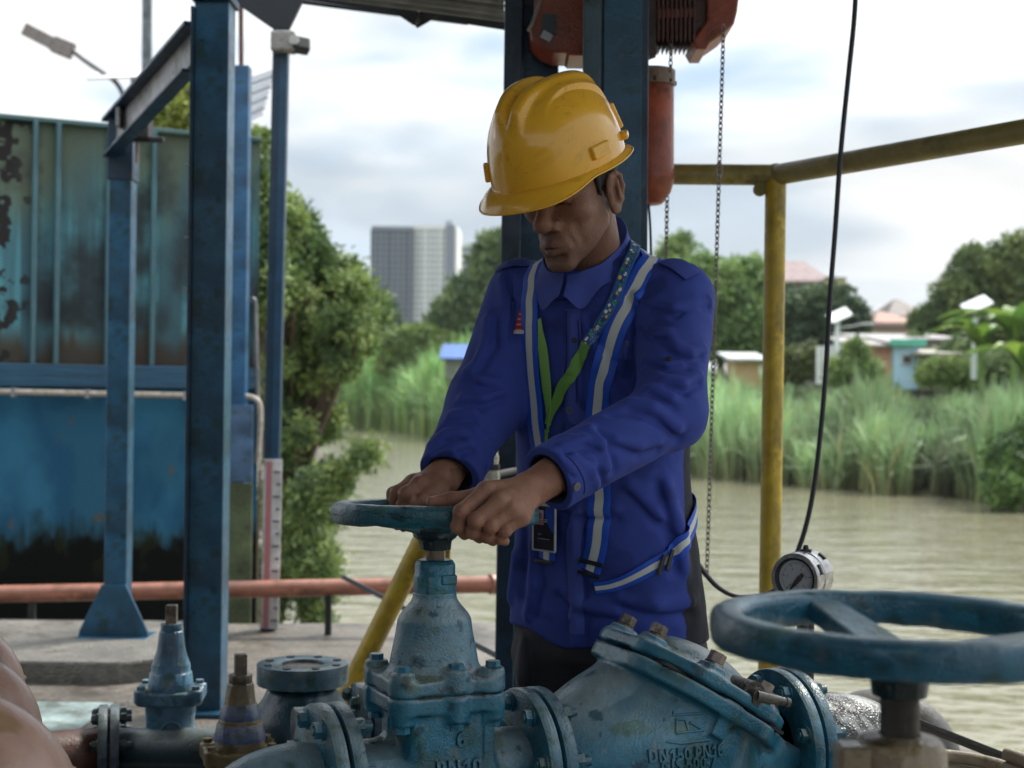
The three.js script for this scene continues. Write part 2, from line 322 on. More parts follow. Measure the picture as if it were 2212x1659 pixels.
// corrugated roof on dark steel, and unseen walls added to darken the worker's front
{
  const roof = thing('shelter_roof', 'dark steel shelter roof with corrugated sheets overhead', 'roof');
  const A = at(600, -8, 4.75), B = at(1100, 34, 5.0), eave = (x) => lerp(A.y, B.y, (x - A.x) / (B.x - A.x)), z0 = -4.95;
  const pos = [], idx = [], uv = [], nX = 220, x0 = -2.9, x1 = 1.9, zz = [z0, -2.2, 0, 4.2];
  for (let i = 0; i <= nX; i++) for (let k = 0; k < zz.length; k++) { const x = lerp(x0, x1, i / nX), r = 0.014 * Math.sin(i / nX * (x1 - x0) / 0.095 * Math.PI * 2); pos.push(x, 2.60 + (zz[k] - z0) * 0.115 + r, zz[k]); uv.push(x, zz[k]); }
  const w = zz.length; for (let i = 0; i < nX; i++) for (let k = 0; k < w - 1; k++) { const a = i * w + k; idx.push(a, a + w, a + 1, a + 1, a + w, a + w + 1); }
  const g = new THREE.BufferGeometry(); g.setAttribute('position', new THREE.Float32BufferAttribute(pos, 3)); g.setAttribute('uv', new THREE.Float32BufferAttribute(uv, 2)); g.setIndex(idx); g.computeVertexNormals();
  const sh = paint(0.30, 0.31, 0.29, { rough: 0.6 }); sh.side = THREE.DoubleSide; mesh('roof_sheet', g, sh, roof);
  const dark = flat(0.010, 0.012, 0.018, 0.6);
  for (const z of [-4.6, -2.6, -0.6, 1.3]) mesh('purlin', box(4.8, 0.10, 0.06, -0.5, 2.535 + (z - z0) * 0.115, z), dark, roof);
  // near gusset and rafters that show at the top of the view
  const d = 4.7, pl = (pts, t, dd) => { const c = at(pts[0][0], pts[0][1], dd); const s = new THREE.Shape(pts.map(([x, y]) => { const q = at(x, y, dd); return new THREE.Vector2(q.x, q.y); })); const e = new THREE.ExtrudeGeometry(s, { depth: t, bevelEnabled: false }); return T(e, 0, 0, c.z); };
  mesh('gusset_plate', pl([[488, -60], [496, -2], [588, 62], [627, 64], [662, -8], [664, -60]], 0.03, 6.3), dark, roof);
  mesh('rafter', [bar(at(400, -60, 5.6), at(1100, 46, 5.05), 0.055, 0.05), bar(at(655, 2, 6.2), at(1010, 46, 5.3), 0.022, 0.02)], dark, roof);
  mesh('brace', bar(at(895, 45, 5.1), at(1010, -22, 4.9), 0.05, 0.03), dark, roof);
  mesh('brace', bar(at(780, -40, 5.1), at(905, 42, 5.05), 0.05, 0.03), dark, roof);
  const lightS = paint(0.46, 0.46, 0.44, { rough: 0.6 }), slat = (x0, y0, x1, y1, dd, m) => mesh('eave_sheet', bar(at(x0, y0, dd), at(x1, y1, dd), 0.018, 0.012), m, roof);
  for (let i = 0; i < 6; i++) slat(660 + i * 62, -14 - i * 4, 1090, 41 - i * 12.5, 4.9 - i * 0.03, i % 2 ? lightS : sh);
  const wall = thing('added_shade_wall', 'plain grey walls added out of view to darken the front of the worker', 'building');
  mesh('wall', boxUV(box(0.2, 3.0, 7.0, -3.3, 1.5, 0.6)), paint(0.26, 0.26, 0.25, { map: rep(concreteTex, 0.5), rough: 0.9 }), wall);
  mesh('wall', boxUV(box(5.2, 1.7, 0.2, -0.8, 0.85, 4.3)), paint(0.30, 0.30, 0.29, { map: rep(concreteTex, 0.5), rough: 0.9 }), wall);
}
// ---------------------------------------------------------------- blue tank on the left
{
  const tank = thing('steel_tank', 'large blue steel tank with stained ribbed panels and a near black foot with mossy spots', 'tank');
  const L = at(-260, 860, 7.45), R = at(556, 860, 8.35), dir = R.clone().sub(L); dir.y = 0; const len = dir.length(); dir.normalize();
  const nrm = V(-dir.z, 0, dir.x); if (nrm.z < 0) nrm.negate();
  const Yof = (x, y) => { const r = ray(x, y), t = L.clone().sub(camera.position).dot(nrm) / r.dot(nrm); return r.multiplyScalar(t).add(camera.position).y; };
  const Xof = (x) => { const r = ray(x, 860), t = L.clone().sub(camera.position).dot(nrm) / r.dot(nrm); return r.multiplyScalar(t).add(camera.position).sub(L).dot(dir); };
  const yT = (Yof(0, 248) + Yof(420, 293)) / 2, yB1 = Yof(200, 788), yB0 = Yof(200, 838), yL = Yof(200, 1148), yF = -0.05;
  // a picture of the stains: streaks run down from the rim, flaking at the far left, black growth at the foot of the panel
  const stain = dataTex(1024, (u, v) => {                              // u along the wall (0..1 of its length), v up
    const sx = u * len, sy = v;
    const run = fbm(sx * 5, sy * 1.1 + 3, 2, 5), run2 = fbm(sx * 14, sy * 0.8 + 9, 5, 4), bl = fbm(sx * 3.1, sy * 4 + 1, 8, 5);
    let c = mix3([0.30, 0.53, 0.57], [0.22, 0.36, 0.40], sstep(0.35, 0.6, run2));
    c = mix3(c, [0.36, 0.38, 0.29], sstep(0.5, 0.95, v + (run - 0.5) * 0.6) * 0.85);
    c = mix3(c, [0.085, 0.105, 0.115], sstep(0.36, 0.60, bl * 0.75 + (0.62 - Math.abs(v - 0.33)) * 0.5 - 0.12) * 0.92);
    c = mix3(c, [0.22, 0.17, 0.12], sstep(0.16, 0.03, v + (run2 - 0.5) * 0.16) * 0.9);
    const fl = sstep(0.50, 0.53, fbm(sx * 17, sy * 21, 20, 5) + 0.16 * sstep(0.36, 0.18, u) - 0.10 + 0.10 * (v - 0.5));
    c = mix3(c, [0.085, 0.065, 0.06], fl * sstep(0.42, 0.30, u));
    return c;
  });
  stain.wrapS = stain.wrapT = THREE.ClampToEdgeWrapping;
  const panelM = new THREE.MeshStandardMaterial({ map: stain, roughness: 0.75, bumpMap: rep(grain, 14), bumpScale: 0.002 });
  const place = (g) => { g.rotateY(Math.atan2(-dir.z, dir.x)); return g.translate(L.x, 0, L.z); };   // local x along the wall, z towards the viewer
  const slab = (x0, x1, y0, y1, z0, z1, r = 0.004) => place(box(x1 - x0, y1 - y0, z1 - z0, (x0 + x1) / 2, (y0 + y1) / 2, (z0 + z1) / 2, r));
  const ribs = [68, 118, 228, 325].map(Xof), cuts = [0, Xof(68), Xof(228), Xof(325), len];
  for (let i = 0; i < 4; i++) {
    const x0 = cuts[i], x1 = cuts[i + 1], g = new THREE.PlaneGeometry(x1 - x0, yT - yB1, 24, 1), uv = g.attributes.uv;
    for (let k = 0; k < uv.count; k++) uv.setXY(k, lerp(x0, x1, uv.getX(k)) / len, uv.getY(k));
    T(g, (x0 + x1) / 2, (yT + yB1) / 2, 0.0); const q = g.attributes.position; for (let k = 0; k < q.count; k++) q.setZ(k, -0.006 + 0.004 * i % 0.008 - 0.012 * Math.sin(Math.PI * (q.getX(k) - x0) / (x1 - x0)));
    g.computeVertexNormals(); mesh('panel', place(g), panelM, tank);
  }
  const ribM = paint(0.10, 0.24, 0.29, { rough: 0.55, s: 1.2 });
  for (const x of ribs) mesh('rib', slab(x - 0.014, x + 0.014, yB1, yT - 0.01, 0.0, 0.035), ribM, tank);
  mesh('rim', slab(0, len, yT - 0.012, yT + 0.012, -0.12, 0.03), paint(0.12, 0.26, 0.27, { rough: 0.6, s: 1.2 }), tank);
  mesh('band', slab(0, len, yB0, yB1, -0.02, 0.055, 0.008), M.blue, tank);
  // lower panel: dull blue with chips; its lower part turns near black
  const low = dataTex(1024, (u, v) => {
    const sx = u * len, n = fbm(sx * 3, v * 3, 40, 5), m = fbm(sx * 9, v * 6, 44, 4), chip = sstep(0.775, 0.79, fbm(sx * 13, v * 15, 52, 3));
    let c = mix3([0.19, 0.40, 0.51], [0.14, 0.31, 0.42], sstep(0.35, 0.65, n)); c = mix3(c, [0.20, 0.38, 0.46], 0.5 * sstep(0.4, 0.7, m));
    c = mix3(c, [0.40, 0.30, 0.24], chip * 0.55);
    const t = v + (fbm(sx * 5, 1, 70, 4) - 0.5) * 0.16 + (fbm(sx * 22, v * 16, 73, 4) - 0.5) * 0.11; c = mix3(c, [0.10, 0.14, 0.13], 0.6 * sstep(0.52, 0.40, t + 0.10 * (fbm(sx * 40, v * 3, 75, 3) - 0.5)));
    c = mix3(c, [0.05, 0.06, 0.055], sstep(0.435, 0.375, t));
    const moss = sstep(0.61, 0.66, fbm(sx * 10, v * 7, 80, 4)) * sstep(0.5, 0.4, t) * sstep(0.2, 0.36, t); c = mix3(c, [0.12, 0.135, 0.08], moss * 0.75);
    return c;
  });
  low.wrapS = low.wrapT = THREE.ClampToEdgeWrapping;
  const y0 = lerp(yB0, yL, 1.75);
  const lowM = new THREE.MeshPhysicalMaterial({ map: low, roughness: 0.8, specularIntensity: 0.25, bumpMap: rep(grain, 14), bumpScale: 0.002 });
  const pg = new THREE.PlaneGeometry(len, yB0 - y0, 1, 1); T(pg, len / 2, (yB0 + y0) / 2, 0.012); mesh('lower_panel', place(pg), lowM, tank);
  const nearBlack = paint(0.010, 0.012, 0.011, { map: null, rough: 1, spec: 0.1 });  // even near-black colour for the set-back wall below the panel
  mesh('foot', slab(0, len - 0.02, -1.8, y0 + 0.004, -0.9, -0.25), nearBlack, tank);
  mesh('wall', slab(0.01, len, y0, yT - 0.02, -1.9, -0.03), M.blueDark, tank);
  // corner post, its top standing above the rim
  const cx = at(512, 860, 8.2), pt = at(512, 143, 8.2).y;
  mesh('corner_post', boxUV(T(box(0.105, pt - 0.5, 0.10), cx.x, (pt + 0.5) / 2, cx.z)), paint(0.026, 0.125, 0.27, { rough: 0.5 }), tank);
  const greenM = paint(0.13, 0.17, 0.075, { map: rep(concreteTex, 1.5), rough: 0.95 });
  mesh('mossy_patch', boxUV(T(box(0.13, at(0, 1038, 8.1).y - at(0, 1345, 8.1).y, 0.02), at(522, 860, 8.1).x, (at(0, 1038, 8.1).y + at(0, 1345, 8.1).y) / 2, -8.1)), greenM, tank);
  mesh('corner_plate', boxUV(T(box(0.13, at(0, 870, 8.14).y - at(0, 1036, 8.14).y, 0.02), at(522, 860, 8.14).x, (at(0, 870, 8.14).y + at(0, 1036, 8.14).y) / 2, -8.14)), paint(0.075, 0.15, 0.27, { rough: 0.6 }), tank);
  // white service pipe that runs along the tank and turns down at its corner
  const wp = thing('service_pipe', 'thin dirty white pipe running along the blue tank below its stained panels', 'pipe');
  const line = [-250, 0, 200, 420, 505].map((x) => { const r = ray(x, 846 + x * 0.02), t = L.clone().addScaledVector(nrm, 0.09).sub(camera.position).dot(nrm) / r.dot(nrm); return r.multiplyScalar(t).add(camera.position); });
  mesh('pipe_run', tube([...line, at(545, 859, 8.2), at(558, 868, 8.2), at(562, 885, 8.2), at(561, 930, 8.2), at(556, 1000, 8.2)], 0.0165, 160), paint(0.62, 0.54, 0.46, { rough: 0.7, s: 6 }), wp);
  for (const x of [30, 190, 400]) { const r = ray(x, 847 + x * 0.02), t = L.clone().addScaledVector(nrm, 0.085).sub(camera.position).dot(nrm) / r.dot(nrm); mesh('clip', T(box(0.02, 0.05, 0.05, 0, 0, 0, 0.002), ...r.multiplyScalar(t).add(camera.position).toArray()), M.galv, wp); }
  const cd = thing('conduit', 'grey conduit hooked over beside the tank corner', 'pipe');
  mesh('conduit_run', tube([at(541, 652, 8.3), at(544, 645, 8.3), at(549, 648, 8.3), at(551, 665, 8.3), at(553, 760, 8.3), at(556, 860, 8.3), at(560, 1000, 8.3)], 0.014, 80), M.grey, cd);
  const rp = thing('rusty_pipe', 'thin rusty brown pipe rising behind the tank corner post', 'pipe');
  mesh('pipe_run', [rod(at(520, -40, 8.45), at(522, 320, 8.45), 0.014), rod(at(522, 320, 8.45), at(537, 700, 8.45), 0.014)], M.brown, rp);
}
// ---------------------------------------------------------------- steel columns under the roof
function uprights(x0, x1, y, d) { const b = at((x0 + x1) / 2, y, d); return { x: b.x, z: b.z, w: (x1 - x0) / FPX * d }; }
{
  // slim column on the plinth with a flared foot
  const c = uprights(236, 284, 860, 6.35), yt = at(255, 252, 6.35).y, yb = 0.075, o = thing('flared_column', 'slim blue steel column with a flared triangular foot on the plinth', 'column', null, V(c.x, yb, c.z));
  const h = yt - yb; mesh('shaft', boxUV(box(c.w, h, 0.10, 0, h / 2, 0, 0.005)), M.blue, o);
  const s = new THREE.Shape(); s.moveTo(-0.148, 0.0); s.lineTo(0.148, 0.0); s.lineTo(0.140, 0.035); s.lineTo(c.w / 2 + 0.002, 0.225); s.lineTo(-c.w / 2 - 0.002, 0.225); s.lineTo(-0.140, 0.035); s.closePath();
  mesh('foot_plate', boxUV(T(new THREE.ExtrudeGeometry(s, { depth: 0.012, bevelEnabled: true, bevelSize: 0.003, bevelThickness: 0.003, bevelSegments: 2 }), 0, 0.004, 0.055)), M.blue, o);
  mesh('base_plate', boxUV(box(0.30, 0.014, 0.2, 0, 0.007, 0.02)), M.blue, o);
  mesh('top_sleeve', boxUV(box(c.w + 0.012, 0.27, 0.112, 0, h - 0.14, 0)), M.blueDark, o);
}
{
  // heavy column in front, and the channel beam that joins the two
  const c = uprights(418, 492, 860, 5.25), yt = at(455, 8, 5.25).y, o = thing('box_column', 'heavy dark blue steel column standing before the tank', 'column', null, V(c.x, 0, c.z));
  mesh('shaft', boxUV(box(c.w, yt, 0.13, 0, yt / 2, 0, 0.006)), M.blue, o);
  mesh('flange', boxUV(box(0.012, yt - 0.05, 0.15, -c.w / 2 - 0.004, yt / 2, 0.006, 0.003)), M.blueDark, o);
  mesh('cap', boxUV(box(c.w + 0.02, 0.03, 0.16, 0, yt + 0.012, 0)), M.blueDark, o);
  mesh('base_plate', boxUV(box(0.26, 0.016, 0.26, 0, 0.008, 0)), M.blue, o);
  for (const [y] of [[200], [360], [515], [625]]) mesh('bolt', T(box(0.012, 0.008, 0.012, -c.w / 2 - 0.014, at(425, y, 5.2).y, 0.055, 0.002), 0, 0, 0.03), M.galv, o);
  const bm = thing('channel_beam', 'grey steel channel beam joining the slim column to the heavy column', 'beam');
  const A = at(248, 262, 6.35), B = at(424, 62, 5.3), dir = B.clone().sub(A).normalize(), side = V(dir.z, 0, -dir.x).normalize(); if (side.z < 0) side.negate();
  const upv = dir.clone().cross(side).normalize(); if (upv.y < 0) upv.negate(); const len = A.distanceTo(B), mt = new THREE.Matrix4().makeBasis(dir, upv, dir.clone().cross(upv)); mt.setPosition(A);
  const lay = (g) => g.applyMatrix4(mt), sgn = dir.clone().cross(upv).dot(side) > 0 ? 1 : -1;
  mesh('web', boxUV(lay(box(len, 0.15, 0.008, len / 2, -0.075, 0, 0.002))), paint(0.50, 0.49, 0.50, { rough: 0.5 }), bm);
  mesh('flange', boxUV(lay(box(len + 0.05, 0.016, 0.055, len / 2, 0.008, 0.024 * sgn, 0.003))), M.blueDark, bm);
  mesh('flange', boxUV(lay(box(len, 0.012, 0.06, len / 2, -0.156, 0.026 * sgn, 0.003))), M.blueDark, bm);
  // trolley stop and small lamp hung at the beam's end
  const cl = thing('beam_clamp', 'dark steel clamp and stop hanging at the end of the channel beam', 'clamp');
  const p = at(300, 268, 6.2);
  mesh('body', [T(box(0.10, 0.085, 0.09), p.x, p.y - 0.02, p.z), T(box(0.15, 0.02, 0.03), p.x + 0.03, p.y - 0.065, p.z)], M.black, cl);
  mesh('plate', T(box(0.018, 0.10, 0.07), p.x - 0.075, p.y + 0.03, p.z + 0.02), M.galv, cl);
  mesh('rod', rod(at(243, 315, 6.2), at(258, 296, 6.2), 0.007), M.galv, cl);
  mesh('hanging_cord', rod(at(296, 308, 6.2), at(296, 352, 6.2), 0.007), paint(0.5, 0.34, 0.28, {}), cl);
  mesh('hook_bar', rod(at(388, 172, 5.5), at(416, 135, 5.3), 0.006), M.galv, cl);
}
{
  // thin post with a floodlight above and a water-level board below
  const b = onY(580, 1361, 0), t = at(608, 62, 6.75); const d = -b.z;
  const o = thing('thin_post', 'thin dark blue post between the tank and the leafy bush', 'post');
  const foot = V(b.x, 0, b.z), head = at(609, 40, d);
  mesh('shaft', boxUV(bar(foot, head, 0.075, 0.06)), M.blueDark, o); mesh('face_strip', boxUV(bar(foot.clone().add(V(0.018, 0, 0.034)), head.clone().add(V(0.018, 0, 0.034)), 0.034, 0.006)), paint(0.014, 0.075, 0.15, { rough: 0.55 }), o);
  const fl = thing('floodlight', 'small grey floodlight clamped to the head of the thin post', 'lamp');
  const q = at(618, 92, d - 0.05);
  mesh('band', T(box(0.115, 0.095, 0.10, 0, 0, 0, 0.012), q.x - 0.01, q.y, q.z), paint(0.42, 0.40, 0.37, { rough: 0.5 }), fl);
  mesh('housing', aim(box(0.07, 0.09, 0.06, 0, 0.04, 0, 0.012), q.clone().add(V(0.03, -0.01, 0.02)), q.clone().add(V(0.13, -0.02, -0.02))), M.black, fl);
  mesh('lens', T(new THREE.CylinderGeometry(0.022, 0.022, 0.05, 16).rotateX(Math.PI / 2), q.x + 0.045, q.y, q.z + 0.04), M.white, fl);
  const g = thing('level_board', 'red and white water level board fixed to the foot of the thin post', 'gauge board');
  const s0 = at(582, 1358, d - 0.06), s1 = at(590, 992, d - 0.06), mid = (k) => s0.clone().lerp(s1, k);
  mesh('board', boxUV(bar(s0, s1, 0.085, 0.012)), paint(0.74, 0.72, 0.72, { rough: 0.5 }), g);
  const r0 = s0.clone().add(V(-0.017, 0.003, 0.008)), r1 = s1.clone().add(V(-0.017, -0.01, 0.008));
  mesh('red_band', bar(r0, r1, 0.026, 0.004), flat(0.34, 0.13, 0.14, 0.5), g);
  for (let i = 0; i < 13; i++) { const c = mid(0.05 + i * 0.073); mesh('tick', T(box(i % 2 ? 0.018 : 0.032, 0.007, 0.003, 0, 0, 0, 0), c.x + (i % 2 ? 0.028 : 0.021), c.y, c.z + 0.0085), flat(0.05, 0.05, 0.06, 0.6), g); }
}
{
  // the two wide columns behind the man
  const c = uprights(1086, 1136, 860, 4.3), o = thing('rear_column', 'dark blue steel column behind the right arm of the worker', 'column');
  const A = at(1074, 1560, 4.3), top = at(1090, -60, 4.3), ax = (p, dx, dz) => V(p.x + dx, p.y, p.z + dz);
  const bot = V(A.x, 0, A.z);
  mesh('flange', boxUV(bar(ax(bot, 0.018, 0), ax(top, 0.03, 0), 0.055, 0.15)), M.blueDark, o);
  mesh('web', boxUV(bar(ax(bot, 0.092, -0.03), ax(top, 0.104, -0.03), 0.114, 0.05)), paint(0.016, 0.085, 0.17, { rough: 0.55 }), o);
  const c2 = uprights(1254, 1397, 860, 3.9), o2 = thing('front_column', 'wide blue steel column rising behind the yellow helmet', 'column');
  const a2 = V(c2.x, 0, c2.z), t2 = at(1327, -60, 3.9);
  mesh('flange', boxUV(bar(ax(a2, 0.02, 0.0), ax(t2, 0.024, 0.0), 0.10, 0.012)), M.blue, o2);
  mesh('side_plate', boxUV(bar(ax(a2, -0.056, -0.02), ax(t2, -0.056, -0.02), 0.048, 0.05)), paint(0.07, 0.14, 0.20, { rough: 0.6 }), o2);
  mesh('edge_plate', boxUV(bar(ax(a2, 0.078, -0.02), ax(t2, 0.078, -0.02), 0.026, 0.05)), M.blueDark, o2);
  mesh('web', boxUV(bar(ax(a2, 0.02, -0.06), ax(t2, 0.024, -0.06), 0.14, 0.10)), M.blueDark, o2);
}
// ---------------------------------------------------------------- yellow tube frame
{
  const o = thing('tube_frame', 'yellow tube frame with two top rails meeting over a post by the river', 'railing');
  const P = at(1676, 378, 4.3), foot = V(at(1664, 860, 4.3).x, 0, -4.3), r = 0.0305, top = P.clone(); top.y = P.y;
  mesh('post', rod(foot, V(P.x, P.y - 0.005, P.z), r, r, 28), M.yellow, o);
  const l = at(1380, 366, 4.36); l.y = P.y + 0.008; const rr = at(2330, 258, 3.45); rr.y = P.y + 0.002;
  mesh('rail', rod(l, P, r, r, 28), M.yellowOld, o);
  mesh('rail', rod(P, rr, r, r, 28), M.yellowOld, o);
  mesh('elbow', T(new THREE.SphereGeometry(r * 1.12, 24, 16), P.x, P.y, P.z), M.yellowOld, o);
  mesh('weld_plate', T(new THREE.CylinderGeometry(0.02, 0.02, 0.02, 16).rotateX(Math.PI / 2), P.x - 0.045, P.y - 0.042, P.z), M.yellowOld, o);
  const b = thing('yellow_brace', 'slanting yellow tube brace behind the left gate valve', 'brace');
  const b0 = onY(738, 1510, 0.0), b1 = at(955, 1085, 4.35);
  mesh('tube', rod(at(700, 1600, 4.6), b1, 0.032, 0.032, 28), M.yellow, b);
  mesh('upright', rod(V(at(966, 1100, 4.4).x, 0, -4.4), at(968, 1120, 4.4), 0.009, 0.009), M.yellow, b);
}
// low red pipe along the deck edge with dark sloping bars behind
{
  const o = thing('red_pipe', 'long low red pipe running along the edge of the deck', 'pipe');
  const a = at(-300, 1289, 6.75), b = at(1074, 1262, 7.0);
  mesh('pipe_run', rod(a, b, 0.040, 0.040, 24), M.redPipe, o);
  mesh('coupling', rod(at(1058, 1262, 6.98), at(1076, 1262, 7.0), 0.047, 0.047, 24), M.redPipe, o);
  for (const x of [60, 700]) { const p = a.clone().lerp(b, (x + 300) / 1374); mesh('stand', T(box(0.03, p.y - 0.03, 0.03), p.x, (p.y - 0.04) / 2, p.z), M.black, o); }
  const s = thing('dark_stay', 'dark steel stay sloping down behind the yellow brace', 'brace');
  mesh('flat_bar', bar(at(748, 1250, 6.6), at(1090, 1425, 5.2), 0.05, 0.02), flat(0.03, 0.035, 0.04, 0.5), s);
}
// ================================================================ vegetation and far buildings
function leafMat(r, g, b, tr = 0.35) { const m = new THREE.MeshPhysicalMaterial({ color: new THREE.Color().setRGB(r, g, b), roughness: 0.85, transmission: tr, thickness: 0, side: THREE.DoubleSide }); return m; }
const LEAF = leafMat(1, 1, 1, 0.3);
// a spray of small pointed leaves, about one unit across
function sprayGeo(n, seed, len = 0.42, wid = 0.16) {
  const r = rng(seed), pos = [], nor = [];
  for (let i = 0; i < n; i++) {
    const c = V(r() - 0.5, r() - 0.5, r() - 0.5).multiplyScalar(0.9), d = V(r() - 0.5, r() - 0.75, r() - 0.5).normalize(), s = d.clone().cross(V(r() - 0.5, 1, r() - 0.5)).normalize(), n0 = s.clone().cross(d);
    const L = len * (0.7 + 0.6 * r()), w = wid * (0.7 + 0.6 * r()), a = c, b = c.clone().addScaledVector(d, L * 0.5).addScaledVector(n0, 0.05), e = c.clone().addScaledVector(d, L).addScaledVector(n0, -0.04);
    const p = b.clone().addScaledVector(s, w / 2), q = b.clone().addScaledVector(s, -w / 2);
    for (const v of [a, p, b, b, p, e, a, b, q, b, e, q]) { pos.push(v.x, v.y, v.z); }
  }
  const g = new THREE.BufferGeometry(); g.setAttribute('position', new THREE.Float32BufferAttribute(pos, 3)); g.computeVertexNormals(); return g;
}
const sprays = [sprayGeo(14, 11), sprayGeo(14, 12)], sprayFine = sprayGeo(22, 13, 0.34, 0.12);
// one tree: tapered trunk with limbs, and leaf sprays gathered in uneven clumps
function tree(name, label, category, base, blobs, o = {}) {
  const r = rng(o.seed ?? 5), t = thing(name, label, category, o.group), size = o.leaf ?? 0.6, count = o.count ?? 1500;
  const limbs = [], mid = blobs.reduce((a, b) => a.add(b.c), V()).divideScalar(blobs.length), fork = base.clone().lerp(mid, 0.45), tr = o.trunk ?? 0.18;
  limbs.push(tube([base, base.clone().lerp(fork, 0.5).add(V((r() - 0.5) * tr * 2, 0, 0)), fork], tr, 10, 8));
  for (const b of blobs) limbs.push(tube([fork, fork.clone().lerp(b.c, 0.5).add(V((r() - 0.5) * tr, tr, (r() - 0.5) * tr)), b.c], tr * 0.35, 8, 6));
  mesh('trunk', limbs, o.bark ?? BARK, t);
  const m = new THREE.InstancedMesh(o.geo ?? sprays[0], LEAF, count), M4 = new THREE.Matrix4(), q = new THREE.Quaternion(), e = new THREE.Euler(), col = new THREE.Color();
  let vol = blobs.map((b) => Math.pow(b.r.x * b.r.y * b.r.z, 0.7)), tot = vol.reduce((a, b) => a + b, 0);
  // clump centres inside every blob, leaves around the clumps, so that gaps stay open
  const clumps = []; blobs.forEach((b, i) => { const n = Math.max(4, Math.round((o.clumps ?? 40) * vol[i] / tot)); for (let k = 0; k < n; k++) { const d = V(r() - 0.5, r() - 0.5, r() - 0.5).normalize(), s = 0.35 + 0.65 * Math.pow(r(), 0.5); clumps.push({ p: b.c.clone().add(d.multiply(b.r).multiplyScalar(s)), b, k: r(), s: (0.20 + 0.22 * r()) * Math.min(b.r.x, b.r.y, b.r.z) * (o.spread ?? 1) }); } });
  const C = o.cols ?? [[0.035, 0.075, 0.022], [0.075, 0.125, 0.035], [0.14, 0.18, 0.05]];
  for (let i = 0; i < count; i++) {
    const c = clumps[Math.floor(r() * clumps.length)], d = V(r() + r() - 1, (r() + r() - 1) * 0.8, r() + r() - 1).multiplyScalar(c.s * 1.5), p = c.p.clone().add(d);
    e.set(r() * 6.3, r() * 6.3, r() * 6.3); q.setFromEuler(e); const s = size * (0.6 + 0.8 * r()); M4.compose(p, q, V(s, s, s)); m.setMatrixAt(i, M4);
    const k = clamp(c.k * 0.75 + r() * 0.35), cc = k < 0.5 ? mix3(C[0], C[1], k * 2) : mix3(C[1], C[2], k * 2 - 1); col.setRGB(cc[0], cc[1], cc[2]); m.setColorAt(i, col);
  }
  m.name = o.crown ?? 'crown'; m.castShadow = m.receiveShadow = true; m.userData.kind = 'stuff'; t.add(m); return t;
}
const BARK = flat(0.09, 0.065, 0.045, 0.95);
const blob = (x, y, d, rx, ry, rz) => { const k = d / FPX; return { c: at(x, y, d), r: V(rx * k, ry * k, (rz ?? (rx + ry) / 2) * k) }; };
const foot = (x, d, Y) => { const p = at(x, 860, d); p.y = Y; return p; };

// bushy tree over the water beside the thin post
{
  const r = rng(404), blobs = [], edgeX = (y) => { const k = [[440, 630], [520, 660], [600, 770], [690, 800], [780, 770], [860, 730], [950, 790], [1000, 812], [1060, 740], [1150, 715], [1250, 715], [1330, 690]]; for (let i = 0; i < k.length - 1; i++) if (y <= k[i + 1][0]) return lerp(k[i][1], k[i + 1][1], (y - k[i][0]) / (k[i + 1][0] - k[i][0])); return 690; };
  for (let i = 0; i < 125; i++) { const y = 455 + 870 * Math.pow(r(), 1.25), x = lerp(555, edgeX(y), Math.pow(r(), 0.8)), s = (y < 800 ? 30 : 22) * (0.6 + 0.8 * r()); blobs.push(blob(x, y, 15.3 + 1.8 * r(), s * 1.2, s * (y > 900 ? 1.2 : 0.8))); }
  tree('riverside_tree', 'loose leafy tree overhanging the river beside the thin post', 'tree', foot(600, 17, -1.6), blobs, { leaf: 0.24, count: 4600, clumps: 500, seed: 4, geo: sprayFine, trunk: 0.06, cols: [[0.018, 0.05, 0.014], [0.085, 0.155, 0.036], [0.30, 0.38, 0.10]], spread: 1.0 });
}
tree('creeper', 'bright green creeper climbing behind the tank corner post', 'plant', foot(560, 11, -1), [
  blob(552, 380, 11, 14, 90), blob(560, 470, 11, 18, 60), blob(556, 300, 11, 8, 25), blob(575, 620, 11, 20, 90), blob(560, 560, 11, 16, 60), blob(630, 485, 12, 12, 12)], { leaf: 0.16, count: 1500, clumps: 60, seed: 8, geo: sprays[1], trunk: 0.012, cols: [[0.05, 0.11, 0.03], [0.13, 0.21, 0.05], [0.26, 0.33, 0.08]], spread: 1.2 });
tree('tall_shrub', 'sunlit yellow green tree showing above the tank rim', 'tree', foot(400, 16, -1.5), [blob(385, 250, 16, 32, 28), blob(405, 225, 16, 24, 24), blob(372, 285, 16, 18, 22), blob(420, 270, 16, 20, 30), blob(400, 420, 16, 30, 60)], { leaf: 0.28, count: 1300, clumps: 50, seed: 9, geo: sprays[1], trunk: 0.05, cols: [[0.10, 0.17, 0.03], [0.24, 0.30, 0.05], [0.42, 0.45, 0.09]], spread: 1.1 });
